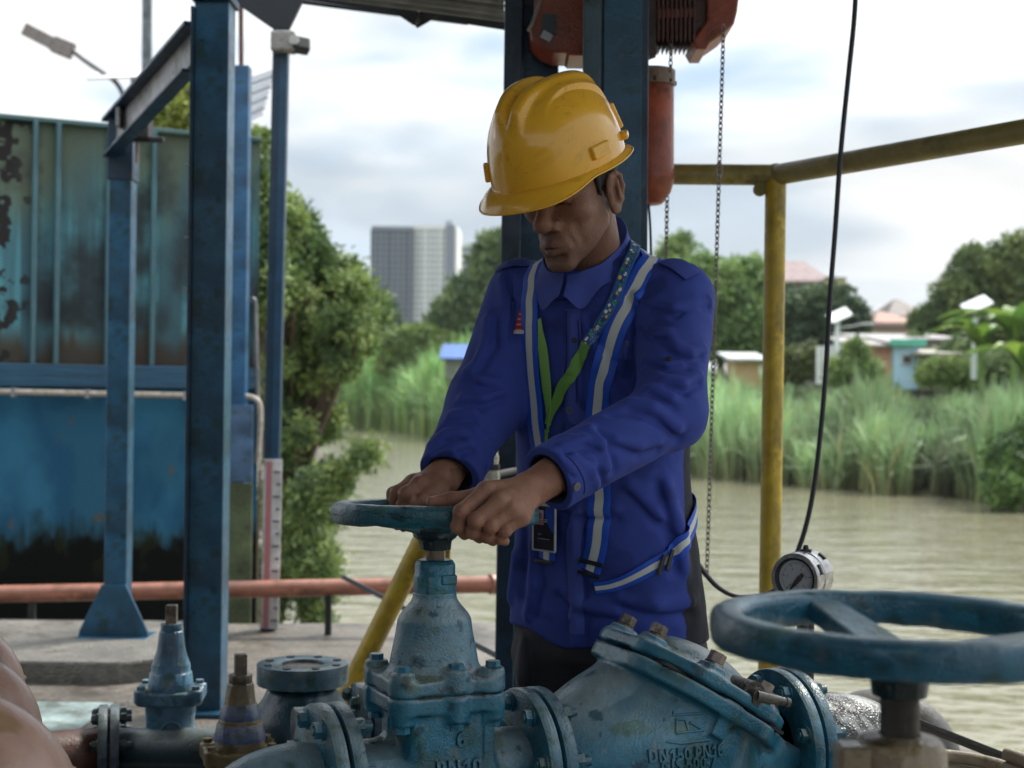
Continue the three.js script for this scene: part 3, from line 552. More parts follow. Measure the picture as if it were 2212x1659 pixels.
// trees of the far bank
const G1 = [[0.05, 0.09, 0.028], [0.10, 0.165, 0.05], [0.19, 0.25, 0.08]], G2 = [[0.07, 0.13, 0.03], [0.16, 0.25, 0.06], [0.27, 0.35, 0.10]], G3 = [[0.030, 0.065, 0.030], [0.06, 0.11, 0.045], [0.12, 0.17, 0.07]];
tree('bank_tree', 'dark tree in front of the tower foot beside the overhanging tree', 'tree', foot(812, 150, 0.5), [blob(800, 700, 150, 42, 50), blob(828, 745, 150, 40, 40), blob(785, 760, 150, 40, 50), blob(770, 650, 150, 24, 30)], { leaf: 2.2, count: 2200, clumps: 80, seed: 21, trunk: 0.3, cols: G3 });
tree('bank_tree', 'tall loose tree at the right of the towers beside the worker', 'tree', foot(1050, 132, 1), [blob(1068, 580, 132, 34, 50), blob(1020, 650, 132, 46, 36), blob(1070, 690, 132, 60, 60), blob(985, 700, 132, 44, 30), blob(1010, 735, 132, 60, 35), blob(1080, 545, 132, 24, 22)], { leaf: 1.9, count: 3600, clumps: 130, seed: 22, trunk: 0.3, cols: G1 });
tree('bank_bush', 'bright yellow green bush below the towers', 'bush', foot(905, 128, 1), [blob(890, 745, 128, 50, 26), blob(935, 750, 128, 36, 30), blob(860, 775, 128, 36, 22)], { leaf: 1.4, count: 1800, clumps: 70, seed: 23, trunk: 0.1, cols: [[0.07, 0.13, 0.02], [0.17, 0.25, 0.04], [0.28, 0.35, 0.08]] });
tree('bank_tree', 'pale green feathery tree just right of the worker', 'tree', foot(1560, 78, 2), [blob(1545, 620, 78, 60, 55), blob(1600, 610, 78, 40, 45), blob(1570, 690, 78, 70, 60), blob(1520, 720, 78, 50, 50), blob(1615, 720, 78, 40, 45), blob(1480, 640, 78, 40, 60)], { leaf: 1.0, count: 4200, clumps: 130, seed: 24, trunk: 0.2, cols: [[0.07, 0.14, 0.04], [0.14, 0.24, 0.06], [0.24, 0.34, 0.10]] });
tree('bank_tree', 'dark round tree between the yellow post and the black cable', 'tree', foot(1740, 84, 2), [blob(1720, 680, 84, 56, 50), blob(1790, 680, 84, 56, 50), blob(1750, 740, 84, 80, 48), blob(1830, 700, 84, 30, 40), blob(1670, 690, 84, 36, 55), blob(1690, 750, 84, 40, 40)], { leaf: 1.0, count: 4200, clumps: 130, seed: 25, trunk: 0.25, cols: G3 });
tree('bank_bush', 'low olive bush between the yellow post and the white fence', 'bush', foot(1730, 66, 2.2), [blob(1715, 790, 66, 34, 24), blob(1745, 780, 66, 22, 22)], { leaf: 0.6, count: 900, clumps: 40, seed: 26, trunk: 0.06, cols: [[0.05, 0.07, 0.02], [0.10, 0.13, 0.03], [0.15, 0.17, 0.05]] });
tree('bank_tree', 'tall dark leafy tree at the right edge behind the lamp mast', 'tree', foot(2140, 78, 2.2), [blob(2110, 580, 78, 44, 44), blob(2180, 570, 78, 56, 46), blob(2080, 640, 78, 46, 42), blob(2150, 650, 78, 60, 50), blob(2230, 620, 78, 60, 80), blob(2040, 690, 78, 36, 26), blob(2100, 700, 78, 50, 34), blob(2200, 720, 78, 60, 50), blob(1998, 700, 78, 18, 14)], { leaf: 0.95, count: 5600, clumps: 170, seed: 27, trunk: 0.3, cols: [[0.045, 0.08, 0.024], [0.10, 0.155, 0.04], [0.22, 0.27, 0.08]] });
tree('bank_bush', 'small dark bush behind the little blue house', 'bush', foot(2050, 64, 2.2), [blob(2060, 780, 63, 30, 30), blob(2110, 770, 62, 34, 34), blob(1975, 742, 70, 20, 10), blob(2150, 800, 60, 40, 30)], { leaf: 0.6, count: 1500, clumps: 60, seed: 28, trunk: 0.06, cols: G1 });
tree('bank_bush', 'dark green bush at the water edge in the right corner of the bank', 'bush', foot(2190, 41.5, -1.7), [blob(2195, 1000, 41.5, 50, 40), blob(2170, 1050, 41, 34, 30), blob(2225, 960, 42, 30, 50)], { leaf: 0.5, count: 1500, clumps: 60, seed: 29, trunk: 0.05, cols: [[0.03, 0.07, 0.02], [0.07, 0.15, 0.03], [0.16, 0.27, 0.05]] });
tree('far_tree', 'faint distant treetop between chain and tube frame', 'tree', foot(1455, 95, 2), [blob(1455, 560, 95, 26, 26), blob(1440, 600, 95, 30, 30), blob(1470, 530, 95, 14, 12)], { leaf: 1.0, count: 500, clumps: 40, seed: 30, trunk: 0.1, cols: G2, spread: 1.4 });

tree('bank_bush', 'low leafy bush growing before the yellow shack', 'bush', foot(2040, 57, 2), [blob(2010, 808, 57, 22, 16), blob(2045, 800, 57, 26, 22), blob(2082, 806, 57, 22, 20)], { leaf: 0.5, count: 800, clumps: 40, seed: 33, trunk: 0.05, cols: G2 });
tree('bank_bush', 'fresh green bush covering the foot of the white fence', 'bush', foot(1830, 57, 2), [blob(1812, 800, 57, 22, 18), blob(1846, 780, 57, 18, 34), blob(1875, 800, 57, 20, 16)], { leaf: 0.5, count: 800, clumps: 40, seed: 34, trunk: 0.05, cols: G2 });
// banana plants at the right edge: broad leaves on a short stem
{
  const leaf = () => { const pos = [], idx = [], nS = 8; for (let i = 0; i <= nS; i++) { const t = i / nS, w = 0.28 * Math.sin(Math.PI * Math.min(1, 0.12 + t * 0.92)), y = 1.5 * t - 1.0 * t * t * t, x = 1.3 * t * t + 0.3 * t; pos.push(x, y, -w, x + 0.02, y - 0.05, 0, x, y, w); } for (let i = 0; i < nS; i++) for (let k = 0; k < 2; k++) { const a = i * 3 + k; idx.push(a, a + 1, a + 3, a + 1, a + 4, a + 3); } const g = new THREE.BufferGeometry(); g.setAttribute('position', new THREE.Float32BufferAttribute(pos, 3)); g.setIndex(idx); g.computeVertexNormals(); return g; };
  const lg = leaf(), r = rng(77), mats = [leafMat(0.09, 0.19, 0.035, 0.4), leafMat(0.16, 0.27, 0.045, 0.4), leafMat(0.22, 0.33, 0.05, 0.4)];
  [[2190, 790, 52, 1.5, 'banana plant with broad bright leaves at the right edge'], [2120, 800, 54, 1.25, 'banana plant leaning behind the right lamp mast'], [2215, 860, 46, 1.3, 'low banana plant above the right end of the reeds']].forEach(([x, y, d, s, label], i) => {
    const p = at(x, y, d), t = thing('banana_plant', label, 'plant', null, p); t.scale.setScalar(s);
    mesh('stem', lathe([[0.09, -1.4], [0.07, 0.4], [0.04, 0.9]], 10), flat(0.12, 0.2, 0.05, 0.8), t);
    for (let k = 0; k < 12; k++) { const m = mesh('leaf', lg, mats[k % 5 === 4 ? 2 : k % 2], t); m.position.y = 0.6; m.rotation.set(0, k * 0.78 + r(), 0); m.scale.set(0.8 + 0.4 * r(), 0.8 + 0.5 * r(), 1); }
  });
}
// reeds along the far water's edge: one mass of arching grass
{
  const tuft = (seed) => {
    const r = rng(seed), pos = [], idx = [], col = [];
    for (let i = 0; i < 34; i++) {
      const a = r() * 6.283, b = V(Math.cos(r() * 6.3) * 0.16 * r(), 0, Math.sin(r() * 6.3) * 0.16 * r()), h = 0.55 + 0.5 * r(), lean = 0.08 + 0.62 * r() * r(), wd = 0.011 + 0.008 * r(), o = pos.length / 3, nS = 5, sx = -Math.sin(a), sz = Math.cos(a), kc = 0.7 + 0.5 * r(), br = r() < 0.16;
      for (let s = 0; s <= nS; s++) { const t = s / nS, y = h * (t - 0.42 * lean * 2 * t * t * t), out = lean * 1.1 * t * t, w = wd * (1 - t * t * 0.9), x = b.x + Math.cos(a) * out, z = b.z + Math.sin(a) * out; pos.push(x + sx * w, y, z + sz * w, x - sx * w, y, z - sz * w); const c = br ? [0.40 * kc, 0.36 * kc, 0.20 * kc] : mix3([0.20, 0.20, 0.10], [0.27 * kc, 0.37 * kc, 0.21 * kc], sstep(0, 0.6, t)); col.push(...c, ...c); }
      for (let s = 0; s < nS; s++) { const k = o + s * 2; idx.push(k, k + 1, k + 2, k + 1, k + 3, k + 2); }
    }
    const g = new THREE.BufferGeometry(); g.setAttribute('position', new THREE.Float32BufferAttribute(pos, 3)); g.setAttribute('color', new THREE.Float32BufferAttribute(col, 3)); g.setIndex(idx); g.computeVertexNormals(); return g;
  };
  const mat = new THREE.MeshPhysicalMaterial({ roughness: 0.75, vertexColors: true, transmission: 0.3, thickness: 0, side: THREE.DoubleSide });
  const reeds = thing('reeds', null, null); reeds.userData.kind = 'stuff'; reeds.userData.label = 'tall pale green reeds crowding the far bank down to the water'; reeds.userData.category = 'reeds';
  const r = rng(91), per = [[], [], []], colr = [[], [], []], M4 = new THREE.Matrix4(), q = new THREE.Quaternion();
  const L = edgeCurve.getLength();
  for (let i = 0; i < 8500; i++) {
    const t = 0.02 + 0.80 * r(), bk = -0.4 + 9.5 * Math.pow(r(), 1.2), p = bankAt(t, bk), n1 = fbm(p.x * 0.16, 4, p.z * 0.16, 3), n2 = fbm(p.x * 0.6, 9, p.z * 0.6, 3);
    const far = sstep(70, 110, -p.z);
    const h = (1.5 + 2.6 * n1 + 1.0 * (n2 - 0.4)) * (0.75 + 0.5 * r()) * lerp(0.92, 1.8, far) * lerp(1.05, 0.8, sstep(3, 9, bk));
    const pxx = p.x / -p.z * FPX + 1106, low = 1 - 0.30 * (sstep(1670, 1720, pxx) * sstep(1840, 1800, pxx) + sstep(1930, 1970, pxx) * sstep(2150, 2110, pxx)) + 0.25 * Math.exp(-Math.pow((pxx - 1866) / 34, 2)); if (n2 < 0.40 && bk < 3.5 && r() < 0.75) continue;
    const ground = WATER + Math.max(-0.1, bk * 0.27); q.setFromEuler(new THREE.Euler((r() - 0.5) * 0.2, r() * 6.3, (r() - 0.5) * 0.2)); const w = h * (0.75 + 0.3 * r()); M4.compose(V(p.x, ground, p.z), q, V(w, h * low, w));
    const k = i % 3; per[k].push(M4.clone()); const b = 0.30 + 1.15 * sstep(0.3, 0.7, n2) + 0.35 * (r() - 0.3), gr = lerp(1.04, 1.16, far); colr[k].push([b * lerp(1.02, 0.9, n1) * lerp(1, 0.95, far), b * gr, b * lerp(0.88, 0.66, far)]);
  }
  for (let k = 0; k < 3; k++) { const m = new THREE.InstancedMesh(tuft(200 + k), mat, per[k].length), c = new THREE.Color(); per[k].forEach((x, i) => { m.setMatrixAt(i, x); m.setColorAt(i, c.setRGB(...colr[k][i])); }); m.name = 'blades'; m.userData.kind = 'stuff'; reeds.add(m); }
}
// ---------------------------------------------------------------- towers far off
{
  const d = 620, k = d / FPX;
  const tower = (label, x0, x1, yTop, floors, cols, dd, wallC, slabC, yaw, deep = 20, pane) => {
    const p = at((x0 + x1) / 2, yTop, dd), h = p.y + 4, w = (x1 - x0) * dd / FPX, t = thing('apartment_tower', label, 'tower block', 'tower blocks beyond the river', V(p.x, -4, p.z)); t.rotation.y = yaw;
    mesh('core', box(w - 1.2, h - 0.4, deep - 1.4, 0, h / 2 - 0.2, -deep / 2, 0), wallC, t);
    const glass = pane ?? new THREE.MeshStandardMaterial({ color: new THREE.Color().setRGB(0.09, 0.13, 0.15), roughness: 0.25 });
    const fh = h / floors;
    for (let i = 0; i <= floors; i++) mesh('floor_slab', box(w, 0.75, deep, 0, i * fh, -deep / 2, 0), slabC, t);
    for (let i = 0; i <= cols; i++) mesh('pier', box(i % 3 === 0 ? 1.1 : 0.55, h, deep + 0.3, -w / 2 + w * i / cols, h / 2, -deep / 2, 0), pane ? slabC : wallC, t);
    for (let i = 0; i < cols; i++) mesh('window_band', box(w / cols * 0.72, h - 2, 0.2, -w / 2 + w * (i + 0.5) / cols, h / 2, -0.55, 0), glass, t);
    mesh('parapet', box(w + 0.4, 1.6, deep + 0.4, 0, h + 0.6, -deep / 2, 0), slabC, t);
    return { t, h, w };
  };
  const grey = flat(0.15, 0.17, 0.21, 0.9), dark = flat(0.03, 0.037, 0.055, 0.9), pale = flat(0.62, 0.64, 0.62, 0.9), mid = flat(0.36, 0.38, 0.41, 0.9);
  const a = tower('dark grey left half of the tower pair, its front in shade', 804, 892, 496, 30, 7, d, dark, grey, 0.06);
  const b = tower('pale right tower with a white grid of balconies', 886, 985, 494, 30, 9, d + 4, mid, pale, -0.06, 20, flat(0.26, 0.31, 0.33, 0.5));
  mesh('stair_shaft', box(3.6, b.h + 1.5, 4, b.w / 2 - 2.2, b.h / 2 + 0.7, 0.4, 0), grey, b.t); mesh('roof_house', box(3, 3, 6, b.w / 2 - 3, b.h + 2, -4, 0), mid, b.t);
  mesh('shaft', box(2.2, a.h - 26, 3, -2, a.h / 2 - 13, 0.6, 0), mid, a.t);
  tower('lower pale block partly hidden behind the right tower', 985, 1028, 532, 24, 4, d + 60, mid, flat(0.55, 0.60, 0.60, 0.9), -0.1);
}
// ---------------------------------------------------------------- houses and fittings on the far bank
const roofM = (r, g, b) => paint(r, g, b, { rough: 0.8, s: 0.6 });
function house(name, label, x0, x1, yEave, yBase, d, depth, wall, roofMat, o = {}) {
  const a = at(x0, yBase, d), b = at(x1, yEave, d), w = b.x - a.x, h = b.y - a.y, t = thing(name, label, o.category ?? 'house', null, V(a.x + w / 2, a.y, a.z)); t.rotation.y = o.yaw ?? 0;
  mesh('wall', boxUV(box(w, h + 0.6, depth, 0, h / 2 - 0.3, -depth / 2, 0.02)), wall, t);
  const e = o.over ?? 0.4, rh = o.rise ?? 1;
  if (o.hip) {
    const W = w / 2 + e, D = depth / 2 + e, R = Math.max(0.1, W - D * 0.9), pts = [V(-W, h, e), V(W, h, e), V(W, h, -depth - e), V(-W, h, -depth - e), V(-R, h + rh, -depth / 2), V(R, h + rh, -depth / 2)];
    const f = (is) => { const pos = []; for (const i of is) pos.push(...pts[i].toArray()); const g = new THREE.BufferGeometry(); g.setAttribute('position', new THREE.Float32BufferAttribute(pos, 3)); g.computeVertexNormals(); return boxUV(g); };
    roofMat.side = THREE.DoubleSide; for (const is of [[0, 1, 5, 0, 5, 4], [1, 2, 5], [2, 3, 4, 2, 4, 5], [3, 0, 4]]) mesh('roof_slope', f(is), roofMat, t);
    mesh('fascia', [box(2 * W, 0.25, 0.1, 0, h - 0.05, e, 0), box(0.1, 0.25, 2 * D, W, h - 0.05, -depth / 2, 0), box(0.1, 0.25, 2 * D, -W, h - 0.05, -depth / 2, 0)], flat(0.35, 0.25, 0.22, 0.8), t);
  } else {                                                            // a single slope, low in front
    const g = box(w + 2 * e, 0.10, Math.hypot(depth + 2 * e, rh)); g.rotateX(Math.atan2(rh, depth + 2 * e)); T(g, 0, h + rh / 2, -depth / 2); mesh('roof_slope', boxUV(g), roofMat, t);
  }
  for (const [u, v, ww, hh] of o.windows ?? []) { const f = mesh('window', box(ww + 0.15, hh + 0.15, 0.08, (u - 0.5) * w, v * h, 0.03, 0.01), flat(0.5, 0.5, 0.5, 0.7), t); mesh('pane', box(ww, hh, 0.04, (u - 0.5) * w, v * h, 0.075, 0), flat(0.03, 0.04, 0.05, 0.2), f); }
  for (const [u, ww, hh, c] of o.doors ?? []) mesh('door', box(ww, hh, 0.08, (u - 0.5) * w, hh / 2, 0.03, 0.01), c, t);
  if (o.trim) mesh('eave_trim', box(w + 2 * e, 0.28, 0.12, 0, h + 0.02, e, 0.02), o.trim, t);
  return t;
}
{
  const pink = roofM(0.42, 0.30, 0.30), terra = roofM(0.42, 0.20, 0.14), tin = roofM(0.46, 0.42, 0.40);
  house('large_hall', 'big hall with a pale pink hipped roof behind the trees', 1575, 1782, 610, 700, 190, 7, flat(0.55, 0.33, 0.28, 0.9), pink, { hip: true, rise: 3.0, over: 1, category: 'building', windows: [[0.35, 0.8, 1.6, 1.4], [0.5, 0.8, 1.6, 1.4], [0.62, 0.8, 1.6, 1.4], [0.75, 0.8, 1.6, 1.4], [0.87, 0.8, 1.6, 1.4]], yaw: -0.25 });
  house('hall_annexe', 'small yellowish block at the right end of the pink roofed hall', 1786, 1828, 600, 680, 186, 8, flat(0.36, 0.35, 0.17, 0.9), roofM(0.3, 0.3, 0.2), { rise: 0.2, over: 0.1, category: 'building' });
  house('little_house', 'tiny house front painted terracotta under a pinkish roof', 1853, 1930, 748, 808, 62, 4, flat(0.62, 0.32, 0.22, 0.9), tin, { rise: 0.5, windows: [[0.15, 0.55, 0.5, 0.5]], doors: [[0.5, 0.5, 0.95, flat(0.48, 0.26, 0.18, 0.8)]] });
  house('blue_house', 'tiny pale blue house with green eaves beside the terracotta front', 1932, 1985, 742, 810, 61.5, 4, flat(0.42, 0.62, 0.74, 0.9), roofM(0.40, 0.40, 0.38), { rise: 0.4, over: 0.25, trim: flat(0.10, 0.42, 0.30, 0.7), windows: [[0.5, 0.5, 0.32, 0.3]] });
  house('shack', 'low yellow shack with a flat pale roof near the right lamp mast', 1990, 2082, 766, 812, 61, 4, flat(0.16, 0.17, 0.10, 0.9), roofM(0.5, 0.46, 0.38), { rise: 0.3, over: 0.3 });
  house('tin_shed', 'wide shed roof of grey tin rising behind the little houses', 1880, 2080, 735, 790, 68, 6, flat(0.3, 0.28, 0.26, 0.9), roofM(0.40, 0.38, 0.38), { rise: 0.5 });
  house('red_roof_house', 'distant house with a terracotta gable roof among treetops', 1880, 1985, 700, 760, 95, 7, flat(0.5, 0.4, 0.33, 0.9), terra, { hip: true, rise: 1.0 });
  house('dark_roof_house', 'distant house with a dark peaked roof left of the tall tree', 1925, 2000, 685, 740, 104, 7, flat(0.3, 0.24, 0.2, 0.9), roofM(0.13, 0.09, 0.08), { hip: true, rise: 1.5 });
  house('kiosk', 'low kiosk with a white roof just left of the yellow post', 1590, 1640, 778, 812, 66, 3, flat(0.46, 0.30, 0.16, 0.9), roofM(0.7, 0.72, 0.74), { rise: 0.4, category: 'kiosk' });
  house('blue_tarp_shed', 'long low shed with a blue tarpaulin roof on the far bank left of the worker', 962, 1040, 776, 800, 100, 4, flat(0.16, 0.17, 0.15, 0.9), roofM(0.05, 0.16, 0.5), { rise: 1.1, category: 'shed' });
  // board fence left of the little houses
  const f = thing('white_fence', 'white upright board fence beside the terracotta house', 'fence');
  for (let i = 0; i < 12; i++) { const p = at(1766 + i * 7.4, 808, 61.5), q = at(1766 + i * 7.4, 748 - i * 0.6, 61.5); mesh('board', box(0.11, q.y - p.y + 0.4, 0.03, p.x, (p.y + q.y) / 2 - 0.2, p.z + 0.01 * (i % 2), 0), flat(0.72 - 0.06 * (i % 3), 0.73 - 0.06 * (i % 3), 0.72 - 0.06 * (i % 3), 0.8), f); }
  // rough stone wall along the top of the bank
  const w = thing('stone_wall', 'low rough stone wall along the top of the far bank', 'wall'), r = rng(5), geos = [];
  for (let t = 0.03; t < 0.5; t += 0.0035) for (let k = 0; k < 4; k++) { const p = bankAt(t + (k % 2) * 0.0017, 12.6), g = new THREE.DodecahedronGeometry(0.24, 0); g.scale(1.5 + 0.4 * r(), 0.75 + 0.3 * r(), 1).rotateY(r() * 6.3); geos.push(T(g, p.x, WATER + 2.75 + k * 0.34, p.z)); }
  mesh('stone', boxUV(merge(geos)), paint(0.34, 0.33, 0.30, { map: rep(concreteTex, 0.8), rough: 0.95, bump: 0.02, bs: 1 }), w, 'stuff');
  const cap = []; for (let i = 3; i < 50; i++) { const a = bankAt(i / 100, 12.6), b = bankAt((i + 1) / 100, 12.6); a.y = b.y = WATER + 4.15; cap.push(bar(a, b, 0.1, 0.5, 0)); } mesh('coping', boxUV(merge(cap)), M.concrete, w);
  // solar lamp masts
  const mast = (label, x, yTop, yBot, d, px) => { const a = at(x, yBot, d), b = at(x + 4, yTop, d), t = thing('solar_lamp', label, 'street lamp', 'solar lamps on the far bank'); mesh('pole', rod(a, b, 0.11, 0.09, 12), flat(0.62, 0.68, 0.66, 0.6), t); const c = b.clone().add(V(0.05, 0.25, 0)), g = box(1.25 * px, 0.07, 0.8, 0, 0, 0, 0.02).rotateX(0.5).rotateZ(0.42); mesh('solar_panel', T(g, c.x, c.y, c.z), flat(0.78, 0.79, 0.80, 0.5), t); mesh('lamp_arm', rod(b.clone().add(V(0, -0.3, 0)), b.clone().add(V(1.1, -0.1, 0.2)), 0.03), flat(0.5, 0.5, 0.5, 0.5), t); mesh('lamp_head', T(box(0.5, 0.07, 0.2, 0, 0, 0, 0.02), b.x + 1.2, b.y - 0.1, b.z + 0.2), flat(0.6, 0.6, 0.6, 0.5), t); };
  mast('solar lamp mast between the black cable and the white fence', 1806, 694, 765, 62, 0.72); mast('solar lamp mast in front of the tall tree at the right', 2103, 672, 820, 56, 0.80);
}
// ---------------------------------------------------------------- lamp, pole and slatted sign behind the tank
{
  const p = thing('utility_pole', 'plain grey pole rising straight behind the tank', 'pole'); mesh('shaft', rod(foot(318, 17, -1.4), at(318, -60, 17), 0.062, 0.058, 20), paint(0.20, 0.24, 0.28, { rough: 0.5 }), p);
  const s = thing('street_lamp', 'solar street lamp with a curved arm above the blue tank', 'street lamp'), d = 20, m = paint(0.20, 0.20, 0.20, { rough: 0.5 });
  mesh('arm', tube([at(272, 330, d), at(268, 215, d), at(252, 180, d), at(222, 157, d), at(185, 132, d), at(150, 105, d)], 0.032, 60), m, s);
  const a = at(52, 62, d), b = at(118, 96, d), c = at(158, 112, d), dir = c.clone().sub(a).normalize();
  mesh('lamp_head', [bar(a, b, 0.17, 0.09, 0), bar(b.clone().addScaledVector(dir, -0.02), c, 0.22, 0.13, 0)], paint(0.36, 0.31, 0.29, { rough: 0.5 }), s);
  const q = at(255, 163, d); mesh('solar_panel', T(box(0.72, 0.03, 0.5, 0, 0, 0, 0.008).rotateX(0.35).rotateZ(0.05), q.x, q.y, q.z), flat(0.7, 0.68, 0.66, 0.5), s);
  mesh('panel_bracket', [rod(at(216, 163, d), at(292, 163, d), 0.014), rod(at(287, 164, d), at(287, 330, d), 0.03)], m, s);
  const g = thing('slatted_roof', 'small pale slatted roof edge behind the thin post', 'roof panel'), dd = 14;
  for (let i = 0; i < 9; i++) mesh('slat', bar(at(533, 174 + i * 11, dd), at(596 - i * 3.5, 152 + i * 11.5, dd), 0.034, 0.012), i % 2 ? flat(0.30, 0.33, 0.40, 0.6) : flat(0.62, 0.64, 0.70, 0.6), g);
}
// ================================================================ valves and pipes
const font = await new FontLoader().loadAsync('fonts/droid/droid_sans_bold.typeface.json');
const TEAL = [0.040, 0.265, 0.41], DUST = [0.48, 0.56, 0.56], DARKT = [0.012, 0.055, 0.085];
// old cast-iron paint: dust that has settled on upward faces, thin patches, grime in spots
function castTint(g, o = {}) {
  const base = o.base ?? TEAL, dust = o.dust ?? DUST, amt = o.amt ?? 1, s = o.s ?? 1;
  return tint(g, (p, n) => {
    const a = fbm(p.x * 22 * s, p.y * 22 * s, p.z * 22 * s, 4), b = fbm(p.x * 70 * s + 5, p.y * 70 * s, p.z * 70 * s, 3), f = fbm(p.x * 6 * s + 3, p.y * 6 * s, p.z * 6 * s + 1, 3);
    let c = base.map((x) => x * (0.72 + 0.55 * a)); c = mix3(c, base.map((x, i) => x * 1.25 + 0.012), sstep(0.5, 0.75, f) * 0.5);
    const up = sstep(o.lo ?? 0.05, o.hi ?? 0.95, n.y + (a - 0.5) * 0.5 + (f - 0.5) * 0.5);
    c = mix3(c, dust, up * 0.85 * amt); c = mix3(c, [0.40, 0.41, 0.37], sstep(0.66, 0.8, b) * up * 0.5 * amt);
    c = mix3(c, [0.30, 0.36, 0.36], sstep(0.70, 0.72, fbm(p.x * 55 * s + 9, p.y * 55 * s, p.z * 55 * s + 2, 4)) * 0.5); c = mix3(c, base.map((x) => x * 0.35), sstep(0.685, 0.70, fbm(p.x * 38 * s + 19, p.y * 38 * s, p.z * 38 * s + 12, 4)) * 0.7);
    c = mix3(c, [0.045, 0.03, 0.022], sstep(0.70, 0.76, b) * sstep(0.52, 0.62, f) * 0.8 * (o.rust ?? 0.6));
    return c;
  });
}
const cast = (g, o) => boxUV(castTint(plain(g), o));
// handwheel: rounded rim, three dished spokes, hub
function handwheel(parent, R, o = {}) {
  const w = new THREE.Group(); w.name = 'handwheel'; parent.add(w);
  const prof = [], hw = 0.0165, hh = 0.0178; for (let i = 0; i <= 28; i++) { const a = i / 28 * Math.PI * 2, c = Math.cos(a), s = Math.sin(a), k = Math.pow(Math.pow(Math.abs(c), 3.2) + Math.pow(Math.abs(s), 3.2), -1 / 3.2); prof.push(new THREE.Vector2(R - hw + c * k * hw, s * k * hh)); }
  const rim = new THREE.LatheGeometry(prof, 140), p = rim.attributes.position;
  for (let i = 0; i < p.count; i++) { const x = p.getX(i), y = p.getY(i), z = p.getZ(i), d = (fbm(x * 45, y * 45, z * 45, 3) - 0.5) * 0.0035 + (fbm(x * 12, y * 12 + 4, z * 12, 2) - 0.5) * 0.003, l = Math.hypot(x, z); p.setXYZ(i, x + x / l * d, y + d * (y < 0 ? 1.6 : 0.7), z + z / l * d); }
  rim.computeVertexNormals();
  mesh('rim', cast(rim, o), M.teal, w);
  for (let k = 0; k < 3; k++) {
    const a = (o.spin ?? 0) + k * 2.0944, s = new THREE.Shape(); s.moveTo(0.022, -0.020); s.lineTo(R - 0.02, -0.0145); s.lineTo(R - 0.02, 0.0145); s.lineTo(0.022, 0.020); s.closePath();
    const g = new THREE.ExtrudeGeometry(s, { depth: 0.013, bevelEnabled: true, bevelSize: 0.004, bevelThickness: 0.004, bevelSegments: 3, steps: 1, curveSegments: 4 }); g.rotateX(Math.PI / 2); T(g, 0, 0.008, 0);
    const q = g.attributes.position; for (let i = 0; i < q.count; i++) { const t = clamp((R - 0.02 - q.getX(i)) / (R - 0.045)); q.setY(i, q.getY(i) - 0.027 * sstep(0.05, 0.85, t)); } g.computeVertexNormals();
    mesh('spoke', cast(g.rotateY(a), o), M.teal, w);
  }
  mesh('hub', cast(turned([[0.012, -0.062], [0.026, -0.062], [0.028, -0.046], [0.036, -0.040], [0.040, -0.030], [0.034, -0.022], [0.02, -0.020], [0.012, -0.020]], 40), { ...o, base: DARKT, amt: 0.4 }), M.teal, w);
  mesh('stem_nut', cast(T(hexHead(0.015, 0.008), 0, -0.018, 0), { ...o, base: DARKT, amt: 0.5 }), M.teal, w);
  return w;
}
const headG = hexHead(0.0145, 0.0125), nutG = hexHead(0.0155, 0.014), washG = plain(new THREE.CylinderGeometry(0.017, 0.017, 0.003, 20));
// a pair of bolted flanges: discs across local x
function flangePair(parent, x, y, R, o = {}) {
  const f = new THREE.Group(); f.name = 'flange'; parent.add(f); f.position.set(x, y, 0);
  const disc = (x0, x1) => cast(turned([[0.07 * (R / 0.135), x0], [R, x0], [R, x1], [0.07 * (R / 0.135), x1]], 90, 0.004).rotateZ(-Math.PI / 2), o);
  mesh('disc', disc(-0.026, -0.003), M.teal, f); mesh('disc', disc(0.003, 0.026), M.teal, f);
  mesh('gasket', turned([[0.05, -0.004], [R - 0.012, -0.004], [R - 0.012, 0.004], [0.05, 0.004]], 60).rotateZ(-Math.PI / 2), M.black, f);
  const n = o.n ?? 8;
  for (let i = 0; i < n; i++) {
    const a = (i + 0.5) / n * Math.PI * 2 + (o.turn ?? 0), by = Math.cos(a) * R * 0.835, bz = Math.sin(a) * R * 0.835;
    const g = merge([T(headG.clone().rotateZ(Math.PI / 2), -0.0345, 0, 0), T(washG.clone().rotateZ(Math.PI / 2), -0.0275, 0, 0), T(nutG.clone().rotateX(0).rotateZ(Math.PI / 2), 0.0355, 0, 0), T(new THREE.CylinderGeometry(0.009, 0.009, 0.10, 12).rotateZ(Math.PI / 2), 0.006, 0, 0)]);
    mesh('bolt', cast(T(g.rotateX(i * 0.9), 0, by, bz), { ...o, amt: (o.amt ?? 1) * 0.6 }), M.teal, f);
  }
  return f;
}
// raised letters laid on a curved casting
function lettering(parent, str, f, P, u, v, n, size, o) {
  const g = plain(new TextGeometry(str, { font, size, depth: 0.004, curveSegments: 4, bevelEnabled: true, bevelSize: size * 0.03, bevelThickness: 0.0012, bevelSegments: 2 })); g.computeBoundingBox(); const bb = g.boundingBox, cx = (bb.min.x + bb.max.x) / 2;
  const p = g.attributes.position;
  for (let i = 0; i < p.count; i++) { const q = P.clone().addScaledVector(u, (p.getX(i) - cx) * (o.wide ?? 1)).addScaledVector(v, p.getY(i)).addScaledVector(n, 0.05); for (let k = 0; k < 40; k++) q.addScaledVector(n, -f(q.x, q.y, q.z) * 0.7); q.addScaledVector(n, p.getZ(i) * 1.1 - 0.0006); p.setXYZ(i, q.x, q.y, q.z); }
  g.computeVertexNormals(); return mesh('lettering', cast(toCreasedNormals(g, 0.6), { ...o, amt: 0.5 }), M.teal, parent);
}
